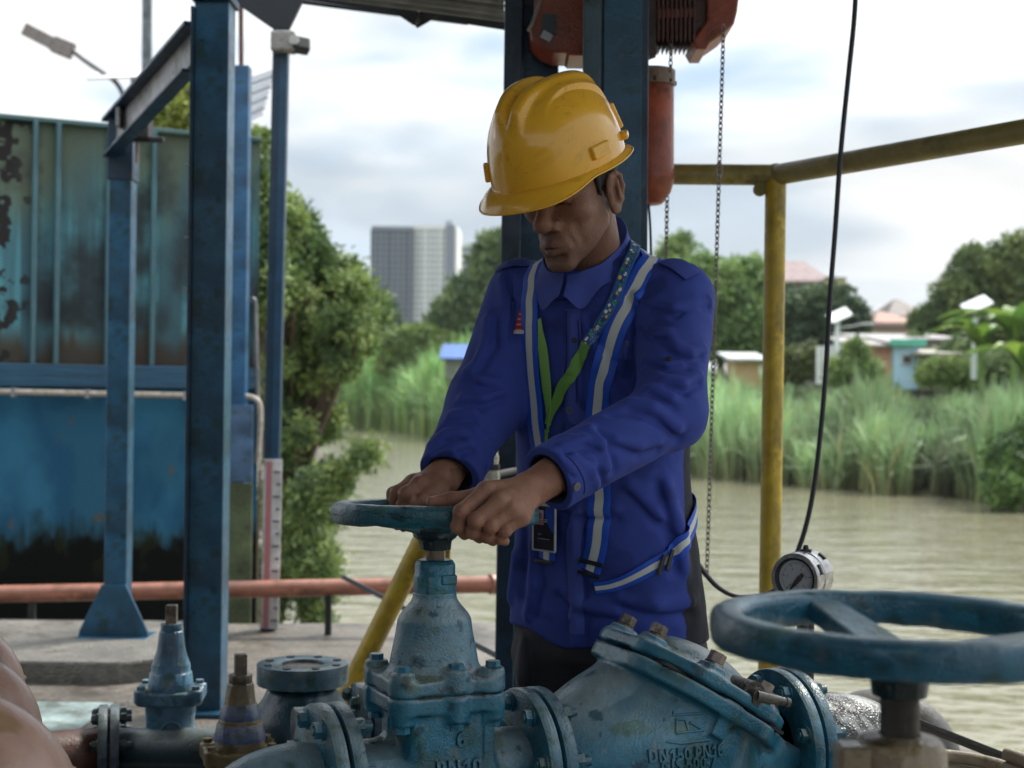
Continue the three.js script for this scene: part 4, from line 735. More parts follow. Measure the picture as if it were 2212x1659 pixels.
const YAW = 24 * Math.PI / 180, C0 = at(941, 1108, 2.49), AX = 0.48;
const toLocal = (p) => p.clone().sub(V(C0.x, 0, C0.z)).applyAxisAngle(Q_UP, -YAW);
{
  // ---- gate valve under the worker's hands
  const o = thing('gate_valve', 'blue gate valve with the handwheel the worker is turning', 'valve', null, V(C0.x, 0, C0.z)); o.rotation.y = YAW;
  const W = handwheel(o, 0.174, { spin: 0.9, amt: 0.55, base: [0.034, 0.24, 0.33], s: 1 }); W.position.set(0, C0.y, 0);
  W.quaternion.setFromAxisAngle(V(1, 0, 0).applyAxisAngle(Q_UP, -YAW), -2.0 * Math.PI / 180);
  mesh('stem', turned([[0.001, 0.80], [0.0155, 0.80], [0.0155, 0.935], [0.001, 0.935]], 28), M.oldSteel, o);
  mesh('gland', cast(turned([[0.016, 0.846], [0.029, 0.846], [0.034, 0.838], [0.034, 0.822], [0.0355, 0.820], [0.0355, 0.792], [0.033, 0.788], [0.02, 0.788]], 44), { amt: 1 }), M.teal, o);
  mesh('gland_key', cast(T(box(0.028, 0.016, 0.016, 0.012, 0.815, 0.030, 0.003), 0, 0, 0), { amt: 0.3 }), M.teal, o);
  // bonnet: an oval bell on a plate with four corner lugs
  const plate = (hx, hz, y0, y1) => (x, y, z) => { const qx = Math.abs(x) - hx + 0.035, qz = Math.abs(z) - hz + 0.035; let d = Math.hypot(Math.max(qx, 0), Math.max(qz, 0)) + Math.min(Math.max(qx, qz), 0) - 0.035; const wob = 0.006 * Math.cos(x / hx * 3.1) * (Math.abs(z) > hz * 0.6 ? 1 : 0); d += wob; const e = Math.max(y - y1, y0 - y); return smax(d, e, 0.006); };
  const lug = (x, z, y0, y1) => (px, py, pz) => smax(Math.hypot(px - x, pz - z) - 0.0195, Math.max(py - y1, y0 - py), 0.006);
  const lugs = [[-0.079, 0.066], [0.079, 0.066], [-0.079, -0.066], [0.079, -0.066], [0.012, 0.071], [-0.012, -0.071]];
  const bell = (x, y, z) => { const t = clamp((0.79 - y) / 0.135), ax = 0.0365 + 0.026 * sstep(0.02, 0.34, t) + 0.015 * sstep(0.25, 1.0, t), az = 0.0365 + 0.019 * sstep(0.04, 0.36, t) + 0.008 * sstep(0.25, 1, t); const d = (Math.hypot(x / ax, z / az) - 1) * Math.min(ax, az) * 0.9; return Math.max(d, y - 0.792); };
  const upP = plate(0.094, 0.084, 0.634, 0.657), loP = plate(0.095, 0.085, 0.604, 0.6305);
  const fBon = (x, y, z) => { let d = smin(bell(x, y, z), upP(x, y, z), 0.022); for (const [a, b] of lugs) d = smin(d, lug(a, b, 0.636, 0.674)(x, y, z), 0.012); return d; };
  mesh('bonnet', cast(nets(fBon, V(-0.125, 0.62, -0.115), V(0.125, 0.805, 0.115), 0.003), { amt: 0.95, lo: -0.45, hi: 0.95 }), M.teal, o);
  const pipeB = (x, y, z) => Math.max(Math.hypot(y - AX, z) - 0.074, Math.abs(x) - 0.17);
  const fBody = (x, y, z) => {
    const hx = 0.071, hz = 0.075, qx = Math.abs(x) - hx + 0.022, qz = Math.abs(z) - hz + 0.022; let d = Math.hypot(Math.max(qx, 0), Math.max(qz, 0)) + Math.min(Math.max(qx, qz), 0) - 0.022; d = Math.max(d, y - 0.62, 0.30 - y);
    const rib = Math.max(Math.abs(x) - 0.084, Math.abs(z) - 0.012, y - 0.61, 0.3 - y); const rib2 = Math.max(Math.abs(x - 0.070) - 0.010, Math.abs(z - 0.066) - 0.010, y - 0.61, 0.3 - y);
    d = smin(d, rib, 0.01); d = smin(d, rib2, 0.006); d = smin(d, pipeB(x, y, z), 0.02); d = smin(d, loP(x, y, z), 0.012); for (const [a, b] of lugs) d = smin(d, lug(a, b, 0.586, 0.629)(x, y, z), 0.010); return d;
  };
  mesh('body', cast(nets(fBody, V(-0.19, 0.27, -0.12), V(0.19, 0.645, 0.12), 0.0034), { amt: 0.75 }), M.teal, o);
  mesh('gasket', box(0.176, 0.006, 0.154, 0, 0.632, 0, 0), M.black, o);
  for (const [a, b] of lugs) { mesh('bolt', cast(T(hexHead(0.0125, 0.010), a, 0.678, b), { amt: 0.8 }), M.teal, o); mesh('nut', cast(T(hexHead(0.013, 0.012), a, 0.581, b), { amt: 0.4 }), M.teal, o); }
  mesh('foot', cast(turned([[0.001, 0.0], [0.09, 0.0], [0.09, 0.02], [0.05, 0.05], [0.05, 0.33], [0.001, 0.33]], 32), { base: DARKT }), M.teal, o);
  const n = V(0, 0, 1), u = V(1, 0, 0), v = V(0, 1, 0);
  lettering(o, '6', fBody, V(0.020, 0.548, 0.08), u, v, n, 0.024, {}); lettering(o, 'PN10', fBody, V(0.016, 0.503, 0.08), u, v, n, 0.024, {});
  flangePair(o, -0.180, AX, 0.138, { amt: 0.9 }); flangePair(o, 0.182, AX, 0.138, { amt: 0.7, turn: 0.1 });
  const pp = thing('feed_pipe', 'short blue pipe feeding the left end of the gate valve', 'pipe', null, V(C0.x, 0, C0.z)); pp.rotation.y = YAW;
  mesh('pipe_run', cast(tube([V(-0.206, AX, 0), V(-0.25, AX, 0), V(-0.30, AX - 0.015, 0), V(-0.345, AX - 0.06, 0), V(-0.36, AX - 0.12, 0), V(-0.362, 0, 0)], 0.078, 50, 36), { amt: 0.7 }), M.teal, pp);

  // ---- swing check valve to its right
  const c = thing('check_valve', 'bulky teal check valve with a bolted slanting cover in front of the worker', 'valve', null, V(C0.x, 0, C0.z)); c.rotation.y = YAW;
  const cn = V(Math.sin(0.527), Math.cos(0.527), 0), cc = V(0.490, 0.600, 0), cu = V(cn.y, -cn.x, 0);
  const rel = (x, y) => [(x - cc.x) * cu.x + (y - cc.y) * cu.y, (x - cc.x) * cn.x + (y - cc.y) * cn.y];
  const oct = (a, b, R) => { const k = Math.max(Math.abs(a), Math.abs(b)), m = (Math.abs(a) + Math.abs(b)) * 0.7071; return smax(k - R, m - R * 1.06, 0.02); };
  const ell = ball(0.395, AX + 0.02, 0, 0.185, 0.160, 0.142), pipe1 = cone(V(0.20, AX, 0), V(0.42, AX, 0), 0.095, 0.135), pipe2 = cone(V(0.42, AX - 0.01, 0), V(0.70, AX, 0), 0.12, 0.088);
  const fCk = (x, y, z) => {
    const [a, h] = rel(x, y); let d = smin(smin(ell(x, y, z), pipe1(x, y, z), 0.06), pipe2(x, y, z), 0.05);
    const neck = Math.max(oct(a, z, 0.140), h, -h - 0.17); d = smin(d, neck, 0.035); d = smax(d, h + 0.002, 0.004);
    const pl = smax(oct(a, z, 0.168), Math.max(h + 0.002, -h - 0.030), 0.006); d = smin(d, pl, 0.014);
    const rib = Math.max(Math.abs(z - 0.02) - 0.4, Math.abs(a) - 0.014, h, -h - 0.066, Math.hypot(a, z) - 0.16); d = smin(d, rib, 0.012);
    return Math.max(d, 0.205 - x, x - 0.69);
  };
  mesh('body', cast(nets(fCk, V(0.18, 0.28, -0.19), V(0.72, 0.72, 0.19), 0.0042), { amt: 0.95, lo: 0.12, hi: 1.0 }), M.teal, c);
  const fCov = (x, y, z) => { const [a, h] = rel(x, y); let d = smax(oct(a, z, 0.168), Math.max(h - 0.026, 0.004 - h), 0.006); const dome = Math.max(Math.hypot(a / 0.12, z / 0.115, (h - 0.02) / 0.055) * 0.055 - 0.055, 0.004 - h); d = smin(d, dome, 0.02); for (let k = 0; k < 8; k++) { const t = (k + 0.5) / 8 * Math.PI * 2; d = smin(d, smax(Math.hypot(a - Math.cos(t) * 0.148, z - Math.sin(t) * 0.148) - 0.024, Math.max(h - 0.040, 0.004 - h), 0.005), 0.012); } return d; };
  mesh('cover', cast(nets(fCov, V(0.28, 0.48, -0.20), V(0.72, 0.75, 0.20), 0.0038), { amt: 0.95, lo: 0.3, hi: 1.05 }), M.teal, c);
  mesh('gasket', box(0.27, 0.006, 0.27, 0, 0, 0, 0).rotateZ(-0.527).translate(cc.x + cn.x * 0.001, cc.y + cn.y * 0.001, 0), M.black, c);
  for (let k = 0; k < 8; k++) {
    const t = (k + 0.5) / 8 * Math.PI * 2, a = Math.cos(t) * 0.148, z = Math.sin(t) * 0.148, g = merge([T(hexHead(0.0155, 0.017), 0, 0.014, 0), T(new THREE.CylinderGeometry(0.017, 0.018, 0.004, 24), 0, 0.002, 0)]);
    g.rotateY(k).rotateZ(-0.527).translate(cc.x + cu.x * a + cn.x * 0.040, cc.y + cu.y * a + cn.y * 0.040, z);
    mesh('cover_bolt', boxUV(g), paint(0.34, 0.29, 0.26, { rough: 0.38, metal: 0.6, s: 10, bump: 0.0006, bs: 20 }), c);
  }
  // hinge plug with its bent pin on the near side
  const hp = toLocal(at(1612, 1500, 2.58)), hd = V(0.15, 0, 1).normalize();
  mesh('hinge_plug', boxUV(merge([rod(hp.clone().addScaledVector(hd, -0.07), hp.clone().addScaledVector(hd, 0.020), 0.029, 0.026, 28), rod(hp.clone().addScaledVector(hd, 0.018), hp.clone().addScaledVector(hd, 0.034), 0.019, 0.017, 6)])), paint(0.07, 0.055, 0.045, { rough: 0.6, s: 12, bump: 0.003, bs: 20 }), c);
  mesh('hinge_pin', boxUV(merge([rod(hp.clone().add(V(0.0, 0.004, 0.030)), hp.clone().add(V(0.062, -0.012, 0.030)), 0.010, 0.0075, 14), rod(hp.clone().add(V(0.060, -0.0115, 0.030)), hp.clone().add(V(0.068, -0.014, 0.030)), 0.009, 0.008, 14)])), paint(0.16, 0.15, 0.13, { rough: 0.55, s: 12 }), c);
  flangePair(c, 0.700, AX, 0.138, { amt: 0.6, turn: 0.05 });
  // cast letters and the maker's triangle
  const LP = (x, y) => { const w = hit((X, Y, Z) => { const l = toLocal(V(X, Y, Z)); return fCk(l.x, l.y, l.z); }, x, y, 2.1, 3.2); return w ? toLocal(w) : V(0.42, 0.42, 0.15); };
  const lay = (str, x, y, size, wide) => { const P = LP(x, y), nn = grad(fCk, P); const uu = V(1, 0, 0).addScaledVector(nn, -nn.x).normalize(), vv = nn.clone().cross(uu); lettering(c, str, fCk, P, uu, vv, nn, size, { wide }); };
  lay('DN150 PN16', 1487, 1641, 0.0205, 0.86); lay('GJS 500-7', 1489, 1663, 0.0205, 0.86);
  const bars = [[[1453, 1545], [1520, 1541]], [[1461, 1553], [1461, 1582]], [[1461, 1554], [1480, 1554]], [[1480, 1554], [1487, 1580]], [[1461, 1584], [1520, 1577]], [[1440, 1602], [1472, 1606]], [[1472, 1606], [1535, 1598]], [[1455, 1536], [1456, 1545]], [[1490, 1560], [1520, 1577]]];
  const bg = bars.map(([a, b]) => tube([0, 0.5, 1].map((t) => LP(lerp(a[0], b[0], t), lerp(a[1], b[1], t))), 0.0026, 8, 6));
  mesh('emblem', cast(merge(bg), { amt: 0.3 }), M.teal, c);

  // ---- black elbow with a pressure gauge on a riser
  const e = thing('black_elbow', 'black pipe elbow spattered with white leaving the check valve', 'pipe', null, V(C0.x, 0, C0.z)); e.rotation.y = YAW;
  const eg = plain(tube([V(0.726, AX, 0), V(0.80, AX, 0), V(0.88, AX - 0.02, 0), V(0.95, AX - 0.09, 0), V(0.98, AX - 0.20, 0), V(0.985, 0.0, 0)], 0.086, 60, 40));
  tint(eg, (p, n) => { const a = fbm(p.x * 60, p.y * 60, p.z * 60, 4), b = fbm(p.x * 14, p.y * 14, p.z * 14, 3); return mix3(mix3([0.018, 0.019, 0.018], [0.06, 0.065, 0.06], sstep(0.4, 0.7, b)), [0.5, 0.52, 0.5], sstep(0.60, 0.68, a + 0.10 * n.y + (b - 0.5) * 0.3) * 0.75); });
  mesh('pipe_run', boxUV(eg), paint(1, 1, 1, { vc: true, map: null, rough: 0.42, bump: 0.003, bs: 10 }), e);
  const rp = toLocal(at(1743, 1536, 2.80)), rt = toLocal(at(1745, 1300, 2.80));
  mesh('riser', [rod(V(rp.x, rp.y - 0.03, rp.z), V(rp.x, rt.y + 0.03, rp.z), 0.0125, 0.0125, 20), rod(V(rp.x, rp.y - 0.03, rp.z), V(rp.x, rp.y + 0.012, rp.z), 0.022, 0.013, 20)], M.black, e);
  const gp = at(1719, 1250, 2.76), ga = thing('pressure_gauge', 'round steel pressure gauge with a grey dial above the right handwheel', 'gauge', null, gp); ga.rotation.y = -0.60; ga.rotation.x = 0.02;
  const R = 0.0475;
  mesh('case', toCreasedNormals(lathe([[0.001, -0.074], [R - 0.006, -0.074], [R - 0.001, -0.068], [R - 0.001, -0.030], [R + 0.0012, -0.029], [R + 0.0012, -0.026], [R, -0.025], [R, 0.004], [R - 0.002, 0.006], [R - 0.008, 0.006]], 72).rotateX(Math.PI / 2), 0.5), paint(0.72, 0.71, 0.70, { rough: 0.3, metal: 0.75, s: 5, bump: 0.0002 }), ga);
  mesh('bezel', toCreasedNormals(lathe([[R - 0.0085, 0.006], [R - 0.0085, -0.006], [R - 0.0125, -0.006], [R - 0.0125, 0.004], [R - 0.0085, 0.0065]], 72).rotateX(Math.PI / 2), 0.5), M.black, ga);
  const dial = canvasTex(512, 512, (x, w) => { x.fillStyle = '#aab2ba'; x.fillRect(0, 0, w, w); x.translate(w / 2, w / 2); x.strokeStyle = '#15181c'; for (let i = 0; i <= 50; i++) { const a = (135 + i * 5.4) * Math.PI / 180, l = i % 10 === 0 ? 44 : i % 5 === 0 ? 30 : 18; x.lineWidth = i % 10 === 0 ? 8 : 3; x.beginPath(); x.moveTo(Math.cos(a) * 205, Math.sin(a) * 205); x.lineTo(Math.cos(a) * (205 - l), Math.sin(a) * (205 - l)); x.stroke(); } x.fillStyle = '#15181c'; x.font = '44px sans-serif'; x.textAlign = 'center'; x.textBaseline = 'middle'; for (let i = 0; i <= 5; i++) { const a = (135 + i * 54) * Math.PI / 180; x.fillText(String(i * 2), Math.cos(a) * 130, Math.sin(a) * 130); } x.font = '34px sans-serif'; x.fillText('bar', 0, 95); });
  mesh('dial', T(new THREE.CircleGeometry(R - 0.010, 64), 0, 0, -0.004), new THREE.MeshStandardMaterial({ map: dial, roughness: 0.7 }), ga);
  const nd = new THREE.Shape(); nd.moveTo(-0.001, 0.028); nd.lineTo(0.001, 0.028); nd.lineTo(0.0045, 0.008); nd.lineTo(0.0035, -0.012); nd.lineTo(-0.0035, -0.012); nd.lineTo(-0.0045, 0.008); nd.closePath();
  mesh('needle', [new THREE.ExtrudeGeometry(nd, { depth: 0.001, bevelEnabled: false }).rotateZ(2.45).translate(0.006, 0.0, -0.0015), T(new THREE.CylinderGeometry(0.005, 0.005, 0.003, 20).rotateX(Math.PI / 2), 0.006, 0, 0)], M.black, ga);
  mesh('glass', T(new THREE.CircleGeometry(R - 0.009, 48), 0, 0, 0.002), new THREE.MeshPhysicalMaterial({ transmission: 1, thickness: 0, roughness: 0.03, color: 0xffffff }), ga);
  mesh('vent_plug', T(merge([new THREE.CylinderGeometry(0.004, 0.006, 0.008, 16).translate(0, 0.006, 0), new THREE.CylinderGeometry(0.011, 0.011, 0.004, 20)]), 0, R + 0.001, -0.045), M.black, ga);
  for (const [a, z, l] of [[0.62, -0.058, 0.016], [1.15, -0.012, 0.02]]) mesh('slot', T(box(0.006, l, 0.008, 0, 0, 0, 0.001), R - 0.001, 0, z).rotateZ(Math.PI / 2 - a), M.black, ga);
  mesh('stub', rod(V(0.0, -R + 0.002, -0.035), V(0.0, -R - 0.06, -0.035), 0.011), M.black, ga);
}
{
  // ---- nearer valve on the right: big handwheel, dark stem, beige bonnet
  const c = at(1945, 1364, 1.425), o = thing('gate_valve', 'nearest gate valve with a large blue handwheel and beige bonnet at right', 'valve', null, V(c.x, 0, c.z));
  const W = handwheel(o, 0.182, { spin: 1.86, amt: 0.75, base: [0.04, 0.25, 0.40], dust: [0.52, 0.63, 0.67], lo: 0.35, hi: 1.05 }); W.position.y = c.y; W.rotation.z = -0.006;
  const BE = { base: [0.42, 0.32, 0.205], dust: [0.46, 0.40, 0.31], amt: 0.5, rust: 1 };
  mesh('stem', turned([[0.001, c.y - 0.30], [0.0185, c.y - 0.30], [0.0185, c.y - 0.05], [0.001, c.y - 0.05]], 28), paint(0.085, 0.065, 0.05, { rough: 0.55, s: 10, bump: 0.002, bs: 18 }), o);
  mesh('bonnet', cast(turned([[0.02, c.y - 0.098], [0.038, c.y - 0.102], [0.044, c.y - 0.112], [0.046, c.y - 0.15], [0.055, c.y - 0.165], [0.08, c.y - 0.24], [0.10, c.y - 0.30], [0.02, c.y - 0.30]], 48), BE), M.teal, o);
  mesh('gland_nut', cast(T(box(0.032, 0.034, 0.034, -0.047, c.y - 0.122, 0.012, 0.004), 0, 0, 0), BE), M.teal, o);
  mesh('body', cast(turned([[0.001, 0.0], [0.12, 0.0], [0.12, c.y - 0.30], [0.13, c.y - 0.295], [0.13, c.y - 0.27], [0.02, c.y - 0.27]], 48), BE), M.teal, o);
}
// ---- small valves on the left, out of focus
{
  const LB = { base: [0.11, 0.28, 0.44], dust: [0.42, 0.52, 0.58], amt: 0.85 };
  const small = (label, x, yTop, d, o, colr, rings) => {
    const p = at(x, yTop, d), H = p.y, t = thing('gate_valve', label, 'valve', null, V(p.x, 0, p.z)); t.rotation.y = o.yaw ?? 0.35;
    mesh('spindle', boxUV(T(box(0.028, 0.055, 0.028, 0, H - 0.027, 0, 0.003), 0, 0, 0)), M.oldSteel, t);
    mesh('collar', cast(turned([[0.01, H - 0.066], [0.027, H - 0.066], [0.027, H - 0.046], [0.01, H - 0.046]], 32), colr), M.teal, t);
    mesh('bonnet', cast(turned([[0.02, H - 0.062], [0.030, H - 0.066], [0.034, H - 0.10], [0.036, H - 0.115], [0.046, H - 0.145], [0.049, H - 0.152], [0.049, H - 0.168], [0.053, H - 0.171], [0.057, H - 0.20], [0.059, H - 0.222], [0.02, H - 0.222]], 44), colr), M.teal, t);
    if (rings) for (const [y0, y1, r0, r1] of [[0.112, 0.147, 0.0385, 0.0485], [0.156, 0.196, 0.052, 0.0595]]) mesh('blue_ring', cast(turned([[0.03, H - y1], [r1, H - y1], [r0, H - y0], [0.03, H - y0]], 44), { base: [0.085, 0.15, 0.32], dust: [0.36, 0.30, 0.22], amt: 0.9, lo: -0.1, hi: 0.9, rust: 3 }), M.teal, t);
    const pl = (x, y, z) => { const qx = Math.abs(x) - 0.056, qz = Math.abs(z) - 0.040; let d2 = smax(Math.hypot(Math.max(qx, 0), Math.max(qz, 0)) + Math.min(Math.max(qx, qz), 0) - 0.024, Math.abs(y - (H - 0.232)) - 0.017, 0.005); for (const a of [-1, 1]) for (const b of [-1, 1]) d2 = smin(d2, smax(Math.hypot(x - a * 0.068, z - b * 0.045) - 0.018, Math.abs(y - (H - 0.224)) - 0.016, 0.005), 0.01); return d2; };
    mesh('cover_plate', cast(nets(pl, V(-0.1, H - 0.27, -0.08), V(0.1, H - 0.19, 0.08), 0.004), colr), M.teal, t);
    const bd = (x, y, z) => { const s = clamp((H - 0.245 - y) / 0.25), ax = lerp(0.066, 0.040, s), az = lerp(0.05, 0.05, s); return smin(Math.max((Math.hypot(x / ax, z / az) - 1) * 0.045, y - (H - 0.245)), Math.max(Math.hypot(y - (o.axis ?? 0.2), z) - 0.058, Math.abs(x) - 0.10), 0.02); };
    mesh('body', cast(nets(bd, V(-0.12, 0.04, -0.08), V(0.12, H - 0.235, 0.08), 0.005), { ...colr, amt: 0.4 }), M.teal, t);
    for (const a of [-1, 1]) for (const b of [-1, 1]) mesh('bolt', cast(T(hexHead(0.011, 0.01), a * 0.068, H - 0.204, b * 0.045), colr), M.teal, t);
    return { t, H };
  };
  const A = small('pale blue spindle valve without a handwheel standing left of the pipe tee', 371, 1307, 3.8, { axis: 0.2, yaw: 0.1 }, LB);
  const em = [new THREE.TorusGeometry(0.026, 0.003, 8, 32)]; for (let k = 0; k < 4; k++) em.push(bar(V(Math.cos(k * 1.571) * 0.024, Math.sin(k * 1.571) * 0.018, 0), V(Math.cos((k + 1) * 1.571) * 0.024, Math.sin((k + 1) * 1.571) * 0.018, 0), 0.004, 0.005));
  mesh('emblem', cast(T(merge(em), 0.01, A.H - 0.315, 0.052), LB), M.teal, A.t);
  small('rust stained blue spindle valve caked with yellow dirt', 520, 1413, 3.42, { axis: 0.12, yaw: 0.3 }, { base: [0.24, 0.18, 0.09], dust: [0.42, 0.31, 0.15], amt: 1, lo: -0.2, hi: 0.8, rust: 2 }, true);
  // brown supply pipe, bolted flanges, tee with a blank top flange
  const p0 = at(235, 1626, 3.8), s = thing('brown_pipe', 'dark brown supply pipe running low into the left spindle valve', 'pipe'); const pl = at(-120, 1660, 3.55), pA = at(371, 1626, 3.8), pC = at(655, 1626, 3.66);
  mesh('pipe_run', rod(pl, p0, 0.066, 0.066, 32), M.brown, s);
  const F = thing('pipe_flange', 'upright bolted grey blue flange pair on the brown pipe', 'flange', null, V(p0.x, 0, p0.z)); F.rotation.y = 0.25; flangePair(F, 0, p0.y, 0.122, { base: [0.075, 0.13, 0.19], amt: 0.7 });
  const B = thing('blue_pipe', 'dark blue pipe between the left flange and the pipe tee', 'pipe'); mesh('pipe_run', cast(rod(p0, pC, 0.062, 0.062, 32), { base: DARKT, amt: 0.8 }), M.teal, B);
  const q = at(654, 1432, 3.66), t = thing('pipe_tee', 'stout blue pipe tee with an open round flange on top', 'pipe fitting', null, V(q.x, 0, q.z)), Hq = q.y;
  mesh('top_flange', cast(turned([[0.05, Hq - 0.018], [0.052, Hq], [0.112, Hq], [0.112, Hq - 0.026], [0.112, Hq - 0.030], [0.112, Hq - 0.05], [0.06, Hq - 0.052]], 64), { base: [0.06, 0.16, 0.22], amt: 0.9 }), M.teal, t);
  mesh('inner_plate', T(new THREE.CylinderGeometry(0.06, 0.06, 0.008, 40), 0, Hq - 0.012, 0), M.oldSteel, t);
  mesh('bulb', cast(turned([[0.06, Hq - 0.05], [0.085, Hq - 0.06], [0.095, Hq - 0.085], [0.13, Hq - 0.13], [0.142, Hq - 0.19], [0.135, Hq - 0.26], [0.10, Hq - 0.32], [0.09, 0.0]], 56, 0.01), { base: [0.022, 0.085, 0.13], amt: 0.8 }), M.teal, t);
  for (let k = 0; k < 8; k++) mesh('bolt_hole', T(new THREE.CylinderGeometry(0.010, 0.010, 0.004, 16), Math.cos(k * 0.785 + 0.3) * 0.09, Hq + 0.0005, Math.sin(k * 0.785 + 0.3) * 0.09), M.black, t);
  const r1 = at(790, 1535, 3.3), R = thing('small_flange', 'small pale blue flange pair half hidden behind the gate valve', 'flange', null, V(r1.x, 0, r1.z)); R.rotation.y = 0.30; flangePair(R, 0, r1.y - 0.02, 0.082, { base: [0.10, 0.22, 0.30], amt: 0.9, n: 4 });
  mesh('pipe_run', cast(rod(V(-0.16, r1.y - 0.03, 0), V(0.30, r1.y - 0.03, 0), 0.045, 0.045, 28), { base: [0.06, 0.07, 0.075], amt: 1 }), M.teal, R); mesh('stand', T(box(0.05, r1.y, 0.05), 0.06, r1.y / 2 - 0.02, 0), M.black, R);
  const be = at(850, 1560, 2.72), bp = thing('beige_post', 'pale beige post close behind the gate valve body', 'post'); mesh('shaft', boxUV(T(box(0.035, be.y + 0.05, 0.03), be.x, (be.y + 0.05) / 2, be.z)), paint(0.42, 0.36, 0.26, { rough: 0.8 }), bp);
  const wf = at(1056, 1012, 3.9), wr = thing('wrapped_fitting', 'small cream wrapped pipe fitting showing between the arm and body of the worker', 'pipe fitting', null, wf); mesh('wrap', turned([[0.001, -0.05], [0.024, -0.05], [0.030, -0.02], [0.024, 0.0], [0.027, 0.03], [0.015, 0.06], [0.001, 0.062]], 24), paint(0.72, 0.68, 0.54, { rough: 0.8, s: 8 }), wr); mesh('band', turned([[0.02, -0.004], [0.029, -0.004], [0.029, 0.012], [0.02, 0.012]], 24), M.black, wr); mesh('bracket', rod(V(0.0, -0.02, 0), V(0.07, -0.02, -0.3), 0.01), M.black, wr);
  // three salmon coloured pipes that bend to the floor
  const pipeBend = (label, pts, r) => { const g = thing('salmon_pipe', label, 'pipe', 'salmon painted pipes bending down at the left edge'); mesh('pipe_run', tube(pts, r, 60, 40), M.salmon, g); const c = new THREE.CatmullRomCurve3(pts, false, 'centripetal'); for (const t of [0.46, 0.62]) { const p = c.getPointAt(t), q = c.getTangentAt(t); mesh('weld_seam', aim(new THREE.TorusGeometry(r, 0.004, 8, 48).rotateX(Math.PI / 2), p, p.clone().add(q)), M.salmon, g); } return g; };
  pipeBend('farthest and darkest salmon pipe bend at the left edge', [at(-420, 1420, 3.0), at(-200, 1410, 3.0), at(-70, 1415, 3.0), at(-25, 1465, 3.0), at(-15, 1560, 3.0), at(-15, 1750, 3.0)], 0.066);
  pipeBend('middle salmon pipe bend of the three at the left edge', [at(-420, 1510, 2.5), at(-170, 1500, 2.5), at(-50, 1508, 2.5), at(-6, 1560, 2.5), at(-2, 1640, 2.5), at(-2, 1900, 2.5)], 0.070);
  pipeBend('nearest and largest salmon pipe bend in the lower left corner', [at(-480, 1640, 2.05), at(-200, 1630, 2.05), at(-80, 1640, 2.05), at(0, 1700, 2.05), at(30, 1800, 2.05), at(45, 2050, 2.05)], 0.096);
}
// ---- things on the floor at the right
{
  const g = thing('grey_pipe', 'dark grey pipe bend lying beyond the right handwheel', 'pipe'); mesh('pipe_run', tube([at(1745, 1880, 3.6), at(1765, 1680, 3.6), at(1795, 1600, 3.6), at(1850, 1553, 3.6), at(1930, 1545, 3.6), at(2000, 1590, 3.6), at(2030, 1700, 3.6), at(2036, 1990, 3.6)], 0.062, 60, 28), paint(0.13, 0.125, 0.12, { rough: 0.7 }), g);
  const e = thing('angle_bar', 'dark rusty angle bar slanting across the lower right corner', 'bar'); mesh('leg', bar(at(1900, 1530, 3.3), at(2330, 1700, 2.9), 0.035, 0.012), paint(0.035, 0.028, 0.025, { rough: 0.7 }), e);
  const h = thing('beige_hose', 'coiled beige hose beside the nearest valve', 'hose'), c = at(2050, 1745, 2.4); const pts = []; for (let i = 0; i <= 120; i++) { const a = i / 120 * Math.PI * 2 * 4.2 - 0.6; pts.push(V(c.x + Math.cos(a) * (0.15 + 0.004 * Math.sin(i)), c.y + 0.065 - i * 0.0008, c.z + Math.sin(a) * 0.17)); }
  mesh('coil', tube(pts, 0.0115, 420, 10), paint(0.55, 0.47, 0.36, { rough: 0.6 }), h);
  const s = thing('hose_stand', 'pale stand under the hose coil', 'stand'); mesh('drum', boxUV(turned([[0.02, 0], [0.12, 0], [0.12, c.y - 0.02], [0.02, c.y - 0.02]], 40).translate(c.x, 0, c.z)), paint(0.40, 0.33, 0.25, { rough: 0.8 }), s);
}
